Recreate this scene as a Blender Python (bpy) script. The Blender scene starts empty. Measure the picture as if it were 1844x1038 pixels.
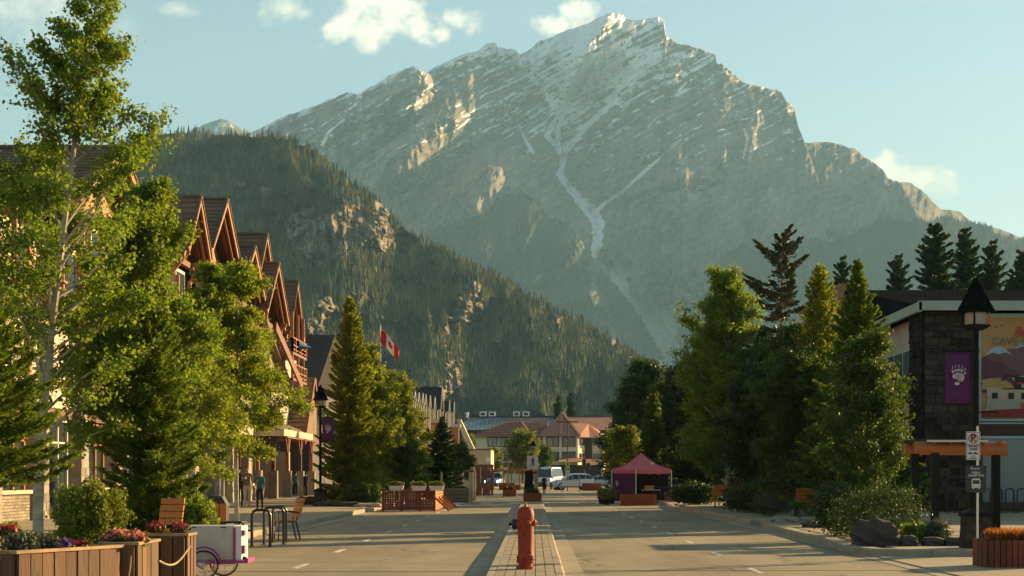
import bpy, bmesh, math, random
import numpy as np
from mathutils import Vector, Matrix
R = math.radians
random.seed(7); rng = np.random.default_rng(7)
S = bpy.context.scene
C = S.collection

# ---------------------------------------------------------------- camera
F = 3300.0; CX = 963.0; HY = 856.0; EYE = 1.5      # street runs along +Y, eye height 1.5 m
cd = bpy.data.cameras.new('camera'); cam = bpy.data.objects.new('camera', cd); C.objects.link(cam)
cam.location = (0, 0, EYE); cam.rotation_euler = (R(90), 0, 0)
cd.sensor_width = 36.0; cd.lens = 36.0*F/1844.0
cd.shift_x = -(CX-922.0)/1844.0; cd.shift_y = (HY-519.0)/1844.0
cd.clip_start = 0.5; cd.clip_end = 40000
S.camera = cam

# ---------------------------------------------------------------- light
SUN_AZ = 39.0      # degrees ahead of due right (+X)
SUN_EL = 15.5
w = bpy.data.worlds.new('World'); S.world = w; w.use_nodes = True
nt = w.node_tree; nt.nodes.clear()
def N(nt, t, **kw):
    n = nt.nodes.new(t)
    for k, v in kw.items():
        if k == 'inp':
            for a, b in v.items(): n.inputs[a].default_value = b
        else: setattr(n, k, v)
    return n
def mth(nt, op, a, b=None, c=None, clamp=False):
    n = nt.nodes.new('ShaderNodeMath'); n.operation = op; n.use_clamp = clamp
    for i, v in enumerate((a, b, c)):
        if v is None: continue
        if isinstance(v, (int, float)): n.inputs[i].default_value = v
        else: nt.links.new(v, n.inputs[i])
    return n.outputs[0]
def build_world():
    L = nt.links.new
    sky = N(nt, 'ShaderNodeTexSky'); sky.sky_type = 'NISHITA'; sky.sun_disc = False
    sky.sun_elevation = R(SUN_EL); sky.sun_rotation = R(90-SUN_AZ)
    sky.altitude = 1400; sky.air_density = 1.0; sky.dust_density = 1.2; sky.ozone_density = 1.0
    tint = N(nt, 'ShaderNodeMix', data_type='RGBA', blend_type='MULTIPLY', inp={0: 1.0})
    L(sky.outputs[0], tint.inputs[6]); tint.inputs[7].default_value = SKY_TINT
    tc = N(nt, 'ShaderNodeTexCoord'); sp = N(nt, 'ShaderNodeSeparateXYZ'); L(tc.outputs['Generated'], sp.inputs[0])
    y = mth(nt, 'MAXIMUM', sp.outputs[1], 0.02)
    u = mth(nt, 'DIVIDE', sp.outputs[0], y); v = mth(nt, 'DIVIDE', sp.outputs[2], y)
    front = mth(nt, 'GREATER_THAN', sp.outputs[1], 0.05)
    cb = N(nt, 'ShaderNodeCombineXYZ'); L(u, cb.inputs[0]); L(v, cb.inputs[1])
    no = N(nt, 'ShaderNodeTexNoise', inp={'Scale': 75.0, 'Detail': 9.0, 'Roughness': 0.6}); L(cb.outputs[0], no.inputs['Vector'])
    n2 = N(nt, 'ShaderNodeTexNoise', inp={'Scale': 26.0, 'Detail': 4.0, 'Roughness': 0.5}); L(cb.outputs[0], n2.inputs['Vector'])
    tot = None
    # cumulus puffs: (px, py, rx, ry, softness)
    for (px, py, rx, ry, so) in CLOUDS:
        a = mth(nt, 'DIVIDE', mth(nt, 'SUBTRACT', u, (px-CX)/F), rx/F)
        b = mth(nt, 'DIVIDE', mth(nt, 'SUBTRACT', v, (HY-py)/F), ry/F)
        d = mth(nt, 'SQRT', mth(nt, 'ADD', mth(nt, 'MULTIPLY', a, a), mth(nt, 'MULTIPLY', b, b)))
        s = mth(nt, 'SUBTRACT', 1.0, d)
        s = mth(nt, 'ADD', s, mth(nt, 'MULTIPLY', mth(nt, 'SUBTRACT', no.outputs[0], 0.5), 2.6))
        s = mth(nt, 'ADD', s, mth(nt, 'MULTIPLY', mth(nt, 'SUBTRACT', n2.outputs[0], 0.5), 1.6))
        s = mth(nt, 'MULTIPLY', s, 1.0/so, clamp=True)
        tot = s if tot is None else mth(nt, 'MAXIMUM', tot, s)
    tot = mth(nt, 'MULTIPLY', tot, front)
    # the same scattered cumulus all round the rest of the sky
    n3 = N(nt, 'ShaderNodeTexNoise', inp={'Scale': 3.2, 'Detail': 8.0, 'Roughness': 0.58}); L(tc.outputs['Generated'], n3.inputs['Vector'])
    back = mth(nt, 'MULTIPLY', mth(nt, 'SUBTRACT', n3.outputs[0], 0.60), 7.0, clamp=True)
    outside = mth(nt, 'LESS_THAN', sp.outputs[1], 0.80)
    back = mth(nt, 'MULTIPLY', mth(nt, 'MULTIPLY', back, outside), 0.8)
    tot = mth(nt, 'MAXIMUM', tot, back)
    shade = N(nt, 'ShaderNodeMix', data_type='RGBA', inp={6: CLOUD_LO, 7: CLOUD_HI}); L(mth(nt, 'MULTIPLY', mth(nt, 'SUBTRACT', no.outputs[0], 0.30), 2.6, clamp=True), shade.inputs[0])
    mx = N(nt, 'ShaderNodeMix', data_type='RGBA'); L(mth(nt, 'MULTIPLY', tot, 0.9), mx.inputs[0]); L(tint.outputs[2], mx.inputs[6]); L(shade.outputs[2], mx.inputs[7])
    bg = N(nt, 'ShaderNodeBackground'); bg.inputs[1].default_value = SKY_STRENGTH; L(mx.outputs[2], bg.inputs[0])
    out = N(nt, 'ShaderNodeOutputWorld'); L(bg.outputs[0], out.inputs[0])
SKY_STRENGTH = 0.06
SKY_TINT = (0.86, 0.83, 0.70, 1)
CLOUD_HI = (4.2*1.9, 3.9*1.9, 2.9*1.9, 1); CLOUD_LO = (5.6, 5.7, 4.7, 1)
CLOUDS = [(650, 55, 76, 32, .7), (700, 30, 80, 46, .7), (745, 45, 66, 34, .7), (790, 58, 40, 18, .8), (832, 38, 46, 24, .8), (645, 8, 40, 36, .9), (515, 18, 46, 30, 1.3), (545, 24, 24, 16, 1.5), (322, 18, 36, 13, 2.2),
          (1005, 44, 44, 22, .8), (1040, 28, 40, 30, .7), (1050, 55, 36, 24, .8), (1596, 296, 40, 26, .6), (1625, 315, 40, 30, .6), (1662, 322, 46, 32, .6), (1688, 335, 34, 32, .6),
          (20, 20, 170, 60, 2.2), (110, 50, 120, 40, 3.0)]
build_world()
sd = bpy.data.lights.new('sun', 'SUN'); so = bpy.data.objects.new('sun', sd); C.objects.link(so)
sd.energy = 5.0; sd.angle = R(0.5); sd.color = (1.0, 0.68, 0.32)
tosun = Vector((math.cos(R(SUN_EL))*math.cos(R(SUN_AZ)), math.cos(R(SUN_EL))*math.sin(R(SUN_AZ)), math.sin(R(SUN_EL))))
so.rotation_euler = tosun.to_track_quat('Z', 'Y').to_euler(); so.location = (40, 20, 60)
S.view_settings.view_transform = 'Standard'; S.view_settings.look = 'None'
S.view_settings.gamma = 1.0; S.view_settings.use_curve_mapping = False
S.view_settings.exposure = 1.85
S.cycles.use_denoising = True
S.cycles.max_bounces = 6; S.cycles.diffuse_bounces = 3; S.cycles.glossy_bounces = 2; S.cycles.transmission_bounces = 3
S.cycles.transparent_max_bounces = 6; S.cycles.volume_bounces = 0
S.cycles.sample_clamp_indirect = 4.0
HAZE_D = 0.76e-4; HAZE_C = (0.37, 0.72, 1.0, 1)
# ---------------------------------------------------------------- helpers
def gx(px, Y): return (px-CX)/F*Y
def gz(py, Y): return EYE+(HY-py)/F*Y
MATS = {}
def M(name, col, rough=0.8, var=0.14, scale=3.0, bump=0.0, bscale=40.0, metal=0.0, spec=0.3, island=0.0, stretch=None, streak=0.0):
    if name in MATS: return MATS[name]
    m = bpy.data.materials.new(name); m.use_nodes = True; t = m.node_tree; t.nodes.clear(); L = t.links.new
    p = N(t, 'ShaderNodeBsdfPrincipled'); o = N(t, 'ShaderNodeOutputMaterial'); L(p.outputs[0], o.inputs[0])
    p.inputs['Roughness'].default_value = rough; p.inputs['Metallic'].default_value = metal
    p.inputs['Specular IOR Level'].default_value = spec
    tc = N(t, 'ShaderNodeTexCoord'); mp = N(t, 'ShaderNodeMapping'); L(tc.outputs['Object'], mp.inputs[0])
    if stretch: mp.inputs['Scale'].default_value = stretch
    n = N(t, 'ShaderNodeTexNoise', inp={'Scale': scale, 'Detail': 6.0, 'Roughness': 0.65}); L(mp.outputs[0], n.inputs['Vector'])
    n0 = N(t, 'ShaderNodeTexNoise', inp={'Scale': scale*0.13, 'Detail': 3.0}); L(mp.outputs[0], n0.inputs['Vector'])
    f = mth(t, 'ADD', mth(t, 'MULTIPLY', mth(t, 'SUBTRACT', n.outputs[0], 0.5), 2.2*var*2), 1.0)
    f = mth(t, 'ADD', f, mth(t, 'MULTIPLY', mth(t, 'SUBTRACT', n0.outputs[0], 0.5), 1.6*var*2))
    if island:
        g = N(t, 'ShaderNodeNewGeometry'); oi = N(t, 'ShaderNodeObjectInfo')
        f = mth(t, 'MULTIPLY', f, mth(t, 'ADD', mth(t, 'MULTIPLY', mth(t, 'SUBTRACT', g.outputs['Random Per Island'], 0.5), island), 1.0))
        f = mth(t, 'MULTIPLY', f, mth(t, 'ADD', mth(t, 'MULTIPLY', mth(t, 'SUBTRACT', oi.outputs['Random'], 0.5), island), 1.0))
    mx = N(t, 'ShaderNodeVectorMath', operation='SCALE'); mx.inputs[0].default_value = col[:3]; L(f, mx.inputs['Scale']); L(mx.outputs[0], p.inputs['Base Color'])
    if bump:
        b = N(t, 'ShaderNodeTexNoise', inp={'Scale': bscale, 'Detail': 4.0}); L(mp.outputs[0], b.inputs['Vector'])
        bm = N(t, 'ShaderNodeBump', inp={'Strength': bump, 'Distance': 0.02}); L(b.outputs[0], bm.inputs['Height']); L(bm.outputs[0], p.inputs['Normal'])
    MATS[name] = m; return m
def leafmat(name, col, var=0.5, trans=0.45, hue=0.2):
    if name in MATS: return MATS[name]
    m = bpy.data.materials.new(name); m.use_nodes = True; t = m.node_tree; t.nodes.clear(); L = t.links.new
    g = N(t, 'ShaderNodeNewGeometry'); o = N(t, 'ShaderNodeOutputMaterial')
    a = tuple(c*(1-var*0.5) for c in col); b = (col[0]*(1+var*.5+hue), col[1]*(1+var*0.5), col[2]*(1+var*.3))
    rp = N(t, 'ShaderNodeMix', data_type='RGBA', inp={6: (*a, 1), 7: (*b, 1)}); L(g.outputs['Random Per Island'], rp.inputs[0])
    d = N(t, 'ShaderNodeBsdfPrincipled', inp={'Roughness': 0.55, 'Specular IOR Level': 0.25}); tr = N(t, 'ShaderNodeBsdfTranslucent')
    L(rp.outputs[2], d.inputs['Base Color'])
    tm = N(t, 'ShaderNodeMix', data_type='RGBA', blend_type='MULTIPLY', inp={0: 1.0, 7: (1.35, 1.45, 0.5, 1)}); L(rp.outputs[2], tm.inputs[6]); L(tm.outputs[2], tr.inputs[0])
    ms = N(t, 'ShaderNodeMixShader', inp={0: trans}); L(d.outputs[0], ms.inputs[1]); L(tr.outputs[0], ms.inputs[2]); L(ms.outputs[0], o.inputs[0])
    MATS[name] = m; return m
ORG = {}      # object name -> world origin its mesh is measured from (0 for things built in their own space)
def setp(o, label=None, cat=None, group=None, kind=None):
    if label: o['label'] = label
    if cat: o['category'] = cat
    if group: o['group'] = group
    if kind: o['kind'] = kind
    return o
def thing(name, label, cat, loc=(0, 0, 0), rz=0.0, group=None, world=False):
    o = bpy.data.objects.new(name, None); o.empty_display_size = 0.2; C.objects.link(o); o.location = loc; o.rotation_euler = (0, 0, rz)
    setp(o, label, cat, group); ORG[o.name] = Vector(loc) if world else Vector((0, 0, 0)); return o
class MB:
    def __init__(s): s.v = []; s.f = []
    def add(s, vs, fs):
        k = len(s.v); s.v += [tuple(a) for a in vs]; s.f += [tuple(i+k for i in f) for f in fs]; return s
    def box(s, x0, x1, y0, y1, z0, z1):
        return s.add([(x0, y0, z0), (x1, y0, z0), (x1, y1, z0), (x0, y1, z0), (x0, y0, z1), (x1, y0, z1), (x1, y1, z1), (x0, y1, z1)],
                     [(0, 3, 2, 1), (4, 5, 6, 7), (0, 1, 5, 4), (1, 2, 6, 5), (2, 3, 7, 6), (3, 0, 4, 7)])
    def bar(s, a, b, w, h, up=(0, 0, 1)):      # beam from a to b, width w, height h
        a, b = Vector(a), Vector(b); d = (b-a).normalized(); u = Vector(up); sx = d.cross(u)
        if sx.length < 1e-4: sx = d.cross(Vector((1, 0, 0)))
        sx.normalize(); u = sx.cross(d).normalized(); sx *= w/2; u *= h/2
        return s.add([a-sx-u, a+sx-u, a+sx+u, a-sx+u, b-sx-u, b+sx-u, b+sx+u, b-sx+u], [(0, 1, 2, 3), (7, 6, 5, 4), (0, 4, 5, 1), (1, 5, 6, 2), (2, 6, 7, 3), (3, 7, 4, 0)])
    def cyl(s, a, b, r0, r1=None, n=12, cap=True):
        r1 = r0 if r1 is None else r1
        a, b = Vector(a), Vector(b); d = (b-a).normalized(); q = d.to_track_quat('Z', 'Y'); vs = []
        for c, r in ((a, r0), (b, r1)):
            for i in range(n): vs.append(c+q @ Vector((math.cos(2*math.pi*i/n)*r, math.sin(2*math.pi*i/n)*r, 0)))
        fs = [(i, (i+1) % n, n+(i+1) % n, n+i) for i in range(n)]
        if cap: fs += [tuple(range(n-1, -1, -1)), tuple(range(n, 2*n))]
        return s.add(vs, fs)
    def tube(s, pts, r, n=8):
        pts = [Vector(p) for p in pts]; rs = r if isinstance(r, (list, tuple)) else [r]*len(pts); vs = []; fs = []; m = len(pts)
        for k, p in enumerate(pts):
            d = (pts[min(k+1, m-1)]-pts[max(k-1, 0)]).normalized(); a = d.cross(Vector((0.13, 0.27, 1)))
            if a.length < 1e-3: a = d.cross(Vector((1, 0, 0)))
            a.normalize(); b = d.cross(a)
            for i in range(n): th = 2*math.pi*i/n; vs.append(p+(a*math.cos(th)+b*math.sin(th))*rs[k])
        for k in range(m-1):
            for i in range(n): fs.append((k*n+i, k*n+(i+1) % n, (k+1)*n+(i+1) % n, (k+1)*n+i))
        fs += [tuple(range(n-1, -1, -1)), tuple(range((m-1)*n, m*n))]
        return s.add(vs, fs)
    def lathe(s, prof, n=20, c=(0, 0, 0), axis='Z'):
        vs = []; fs = []; m = len(prof)
        for r, z in prof:
            for i in range(n):
                th = 2*math.pi*i/n; x, y = r*math.cos(th), r*math.sin(th)
                vs.append((c[0]+x, c[1]+y, c[2]+z) if axis == 'Z' else ((c[0]+z, c[1]+x, c[2]+y) if axis == 'X' else (c[0]+x, c[1]+z, c[2]+y)))
        for k in range(m-1):
            for i in range(n): fs.append((k*n+i, k*n+(i+1) % n, (k+1)*n+(i+1) % n, (k+1)*n+i))
        fs += [tuple(range(n-1, -1, -1)), tuple(range((m-1)*n, m*n))]
        return s.add(vs, fs)
    def prism(s, poly, d0, d1, axis='Y'):      # polygon in the plane across the axis, extruded from d0 to d1
        mk = {'Y': lambda a, b, d: (a, d, b), 'X': lambda a, b, d: (d, a, b), 'Z': lambda a, b, d: (a, b, d)}[axis]
        n = len(poly); vs = [mk(a, b, d0) for a, b in poly]+[mk(a, b, d1) for a, b in poly]
        return s.add(vs, [tuple(range(n)), tuple(range(2*n-1, n-1, -1))]+[(i, i+n, (i+1) % n+n, (i+1) % n) for i in range(n)])
    def build(s, name, mat, parent=None, smooth=False, bevel=0, label=None, kind=None, loc=None, fix=True):
        off = ORG.get(parent.name, Vector((0, 0, 0))) if parent is not None else Vector(loc or (0, 0, 0))
        me = bpy.data.meshes.new(name); me.from_pydata([(a[0]-off.x, a[1]-off.y, a[2]-off.z) for a in s.v], [], s.f)
        if fix:
            bm = bmesh.new(); bm.from_mesh(me); bmesh.ops.recalc_face_normals(bm, faces=bm.faces); bm.to_mesh(me); bm.free()
        me.materials.append(mat)
        if smooth:
            me.polygons.foreach_set('use_smooth', [True]*len(me.polygons))
            me.set_sharp_from_angle(angle=R(40))
        o = bpy.data.objects.new(name, me); C.objects.link(o)
        if parent is not None: o.parent = parent; ORG[o.name] = off
        else: o.location = off; ORG[o.name] = off
        if bevel:
            b = o.modifiers.new('b', 'BEVEL'); b.width = bevel; b.segments = 2; b.limit_method = 'ANGLE'
        if label: o['label'] = label
        if kind: o['kind'] = kind
        return o
KIDS = {}
def dup(root, loc, rz, label=None, group=None, scale=None):
    kids = {}
    for o in C.objects:
        if o.parent is not None: kids.setdefault(o.parent.name, []).append(o)
    def cp(o, par):
        c = o.copy(); C.objects.link(c)
        if par is not None: c.parent = par
        for k in kids.get(o.name, []): cp(k, c)
        return c
    r = cp(root, None); r.location = loc; r.rotation_euler = (0, 0, rz)
    if scale is not None: r.scale = (scale,)*3
    if label: r['label'] = label
    if group: r['group'] = group
    return r
def npmesh(name, V, Fc, mat, parent=None, smooth=False, loc=(0, 0, 0), kind=None, attrs=None):
    me = bpy.data.meshes.new(name); V = np.asarray(V, np.float32); Fc = np.asarray(Fc, np.int32); k = Fc.shape[1]
    me.vertices.add(len(V)); me.vertices.foreach_set('co', V.ravel())
    me.loops.add(Fc.size); me.loops.foreach_set('vertex_index', Fc.ravel())
    me.polygons.add(len(Fc)); me.polygons.foreach_set('loop_start', np.arange(0, Fc.size, k, dtype=np.int32)); me.polygons.foreach_set('loop_total', np.full(len(Fc), k, np.int32))
    if smooth: me.polygons.foreach_set('use_smooth', np.ones(len(Fc), bool))
    me.update(calc_edges=True); me.materials.append(mat)
    for an, arr in (attrs or {}).items():
        if arr.ndim == 2:
            a = me.color_attributes.new(an, 'FLOAT_COLOR', 'POINT'); a.data.foreach_set('color', np.c_[arr, np.ones(len(arr))].astype(np.float32).ravel())
        else:
            a = me.attributes.new(an, 'FLOAT', 'POINT'); a.data.foreach_set('value', arr.astype(np.float32))
    o = bpy.data.objects.new(name, me); C.objects.link(o); o.location = loc
    if parent is not None: o.parent = parent
    if kind: o['kind'] = kind
    return o
def text_mesh(txt, size, depth=0.004, bold=0.0, xs=1.0, shear=0.0):
    cu = bpy.data.curves.new('t', 'FONT'); cu.body = txt; cu.size = size; cu.extrude = depth/2; cu.align_x = 'CENTER'; cu.align_y = 'CENTER'; cu.offset = bold; cu.resolution_u = 3; cu.shear = shear
    o = bpy.data.objects.new('t', cu); C.objects.link(o); dg = bpy.context.evaluated_depsgraph_get(); dg.update()
    me = bpy.data.meshes.new_from_object(o.evaluated_get(dg)); bpy.data.objects.remove(o); bpy.data.curves.remove(cu)
    for v in me.vertices: v.co.x *= xs
    return me
def lettering(name, txt, size, mat, parent, at, depth=0.004, bold=0.0, xs=1.0, shear=0.0, rot=0.0):
    me = text_mesh(txt, size, depth, bold, xs, shear); me.materials.clear(); me.materials.append(mat)
    off = ORG.get(parent.name, Vector((0, 0, 0))); cr, sr = math.cos(rot), math.sin(rot)
    for v in me.vertices:
        x, y, z = v.co; x, y = x*cr-y*sr, x*sr+y*cr
        v.co = (at[0]+x-off.x, at[1]-z-off.y, at[2]+y-off.z)
    o = bpy.data.objects.new(name, me); C.objects.link(o); o.parent = parent; return o
# --- vector noise
def _h(ix, iy, s):
    h = (ix.astype(np.int64)*374761393+iy.astype(np.int64)*668265263+s*1442695041) & 0xffffffff
    h = ((h ^ (h >> 13))*1274126177) & 0xffffffff
    return ((h ^ (h >> 16)) & 0xffffff)/float(0xffffff)
def vn(x, y, s=0):
    x = np.asarray(x, float); y = np.asarray(y, float); x, y = np.broadcast_arrays(x, y)
    ix = np.floor(x); iy = np.floor(y); fx = x-ix; fy = y-iy; fx = fx*fx*fx*(fx*(fx*6-15)+10); fy = fy*fy*fy*(fy*(fy*6-15)+10)
    a = _h(ix, iy, s); b = _h(ix+1, iy, s); c = _h(ix, iy+1, s); d = _h(ix+1, iy+1, s)
    return (a*(1-fx)+b*fx)*(1-fy)+(c*(1-fx)+d*fx)*fy
def fbm(x, y, s=0, o=5, g=0.5):
    t = 0; a = 1.0; n = 0
    for i in range(o):
        t = t+a*vn(x*2**i+i*17.3, y*2**i-i*9.1, s+i); n += a; a *= g; x, y = x*.82-y*.57, x*.57+y*.82
    return t/n
def ridged(x, y, s=0, o=5, g=0.5):
    t = 0; a = 1.0; n = 0
    for i in range(o):
        t = t+a*(1-abs(2*vn(x*2**i+i*11.3, y*2**i+i*5.7, s+i)-1)); n += a; a *= g; x, y = x*.82-y*.57, x*.57+y*.82
    return t/n
def sstep(a, b, x): t = np.clip((x-a)/(b-a), 0, 1); return t*t*(3-2*t)
def segdist(px, py, pts):      # distance to a polyline and which side (positive = right of a line running down)
    best = np.full(px.shape, 1e9); side = np.zeros(px.shape); tt = np.zeros(px.shape); n = len(pts)-1
    for i in range(n):
        (x0, y0), (x1, y1) = pts[i], pts[i+1]; dx, dy = x1-x0, y1-y0; t = np.clip(((px-x0)*dx+(py-y0)*dy)/(dx*dx+dy*dy), 0, 1)
        d = np.hypot(px-x0-t*dx, py-y0-t*dy); s = np.sign(dy*(px-x0)-dx*(py-y0)); m = d < best
        best = np.where(m, d, best); side = np.where(m, s, side); tt = np.where(m, (i+t)/n, tt)
    return best, side, tt
def inpoly(px, py, poly):
    c = np.zeros(px.shape, bool); n = len(poly)
    for i in range(n):
        x0, y0 = poly[i]; x1, y1 = poly[(i+1) % n]
        c ^= ((y0 > py) != (y1 > py)) & (px < (x1-x0)*(py-y0)/((y1-y0) or 1e-9)+x0)
    return c
# ---------------------------------------------------------------- mountains and forest
def surfmat(name, noise_s=0.02, bump=0.6, rough=0.95, amp=0.5):
    m = bpy.data.materials.new(name); m.use_nodes = True; t = m.node_tree; t.nodes.clear(); L = t.links.new
    p = N(t, 'ShaderNodeBsdfPrincipled', inp={'Roughness': rough, 'Specular IOR Level': 0.1}); o = N(t, 'ShaderNodeOutputMaterial'); L(p.outputs[0], o.inputs[0])
    a = N(t, 'ShaderNodeAttribute', attribute_name='Col'); tc = N(t, 'ShaderNodeTexCoord')
    n = N(t, 'ShaderNodeTexNoise', inp={'Scale': noise_s, 'Detail': 8.0, 'Roughness': 0.7}); L(tc.outputs['Object'], n.inputs['Vector'])
    f = mth(t, 'ADD', mth(t, 'MULTIPLY', mth(t, 'SUBTRACT', n.outputs[0], 0.5), amp*2), 1.0)
    mx = N(t, 'ShaderNodeVectorMath', operation='SCALE'); L(a.outputs['Color'], mx.inputs[0]); L(f, mx.inputs['Scale']); L(mx.outputs[0], p.inputs['Base Color'])
    b = N(t, 'ShaderNodeBump', inp={'Strength': bump, 'Distance': 12.0}); L(n.outputs[0], b.inputs['Height']); L(b.outputs[0], p.inputs['Normal'])
    return m
def to_world(px, py, D): return np.stack([(px-CX)/F*D, D, EYE+(HY-py)/F*D], -1)
def grid_faces(nv, nx):
    i = np.arange((nv-1)*(nx-1)); r = i//(nx-1); c = i % (nx-1); a = r*nx+c
    return np.stack([a, a+1, a+nx+1, a+nx], -1)
def slope_mesh(name, px, ridge, base, Dr, Db, nv, relief, colour, mat, back, pw=1.0, kind='structure', vb=None, rs=None):
    v = np.linspace(0, 1, nv)[:, None] if vb is None else vb[:, None]; P = np.broadcast_to(px[None, :], (len(v), len(px))); PY = base+(ridge[None, :]-base)*v
    vd = v if rs is None else np.clip((base-PY)/(base-rs[None, :]), 0, 1.4)
    D = Db[None, :]+(Dr-Db)[None, :]*vd**pw+relief(P, PY, v)
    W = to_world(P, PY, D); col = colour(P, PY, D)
    rows = [W]; cols = [col]; top = W[-1]                      # the far side of the mountain runs down behind the ridge
    for k, (dy, fz) in enumerate(back):
        r = top.copy(); sc = (r[:, 1]+dy)/r[:, 1]; r[:, 0] *= sc; r[:, 1] += dy; r[:, 2] = r[:, 2]*fz-1.0; rows.append(r[None]); cols.append(col[-1:])
    V = np.concatenate(rows, 0); Cc = np.concatenate(cols, 0); n = V.shape[0]
    o = npmesh(name, V.reshape(-1, 3), grid_faces(n, len(px)), mat, smooth=True, kind=kind, attrs={'Col': Cc.reshape(-1, 3)})
    return o, W
SKYLINE = [(100, 330), (300, 268), (400, 258), (455, 238), (490, 220), (520, 207), (560, 193), (600, 176), (625, 168), (645, 170), (700, 138), (730, 124), (745, 120), (757, 126), (765, 134), (800, 112), (835, 98), (860, 91), (875, 80), (893, 77), (896, 86), (928, 90), (937, 99),
           (975, 75), (1010, 60), (1040, 50), (1075, 34), (1100, 24), (1122, 25), (1128, 33), (1150, 36), (1185, 32), (1195, 36), (1199, 66), (1230, 82), (1262, 88), (1288, 98), (1291, 113), (1300, 116), (1320, 134), (1340, 150), (1370, 156), (1405, 164), (1415, 182), (1430, 196), (1437, 228),
           (1449, 256), (1490, 256), (1515, 262), (1540, 270), (1560, 285), (1590, 306), (1600, 322), (1640, 330), (1655, 340), (1670, 352), (1680, 365), (1695, 377), (1730, 383), (1748, 400), (1765, 404), (1800, 413), (1844, 430), (1900, 448), (2000, 480), (2150, 560), (2300, 640)]
GULLY = [(1110, 60), (1075, 110), (1040, 150), (1020, 190), (1005, 230), (1003, 260), (1015, 290), (1008, 315), (1030, 345), (1062, 378), (1078, 400), (1076, 425), (1075, 455), (1095, 480), (1130, 520), (1165, 560), (1195, 600), (1215, 650), (1240, 700)]
GULLY2 = [(1110, 180), (1080, 205), (1050, 235), (1020, 270), (1014, 290)]
LINE2 = [(1225, 252), (1200, 275), (1160, 310), (1120, 345), (1084, 370), (1070, 385)]
LINE3 = [(935, 225), (945, 250), (960, 275)]
SPUR = [(748, 120), (770, 155), (800, 185), (815, 215), (850, 262), (880, 300), (915, 325), (945, 350), (975, 385), (1010, 405), (1040, 450), (1058, 490), (1066, 520), (1075, 560), (1085, 600), (1110, 650)]
SPURB = [(745, 122), (742, 160), (752, 190), (740, 230), (738, 280), (716, 330), (706, 380), (712, 420)]
FOREST_M = [([(700, 470), (760, 430), (830, 400), (880, 372), (930, 345), (985, 380), (1020, 410), (1050, 450), (1062, 500), (1076, 560), (1095, 610), (1150, 655), (1200, 700), (700, 720)], 0.78),
            ([(1284, 500), (1300, 455), (1340, 440), (1400, 452), (1440, 445), (1500, 425), (1580, 398), (1650, 394), (1700, 400), (1760, 405), (1844, 430), (2300, 560), (2300, 900), (1200, 900), (1225, 640), (1230, 590), (1262, 540)], 0.80),
            ([(1085, 460), (1115, 500), (1160, 555), (1190, 600), (1208, 650), (1150, 650), (1100, 600), (1088, 540), (1078, 500)], 0.8),
            ([(1160, 520), (1200, 495), (1290, 490), (1300, 520), (1250, 560), (1215, 590), (1190, 560)], 0.45),
            ([(680, 345), (720, 315), (760, 290), (765, 310), (735, 345), (700, 360)], 0.7), ([(770, 310), (800, 290), (810, 300), (790, 325), (770, 335)], 0.7),
            ([(1180, 335), (1215, 320), (1260, 325), (1330, 310), (1345, 325), (1290, 335), (1230, 345), (1190, 350)], 0.5), ([(560, 330), (640, 310), (650, 330), (600, 360), (575, 380)], 0.4)]
def forest_m(P, PY):
    wx = P+26*(fbm(P/26, PY/20, 51, 4)-0.5)*2; wy = PY+20*(fbm(P/30, PY/22, 57, 4)-0.5)*2; f = np.zeros(P.shape)
    for poly, dn in FOREST_M: f = np.maximum(f, inpoly(wx, wy, poly)*dn)
    d, s, t = segdist(P, PY, [(1078, 462), (1110, 500), (1150, 545), (1190, 600), (1212, 640), (1228, 720)]); f = np.where(d < 7+17*t+8*(fbm(P/14, PY/14, 59, 3)-.5), 0, f)
    return f
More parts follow.
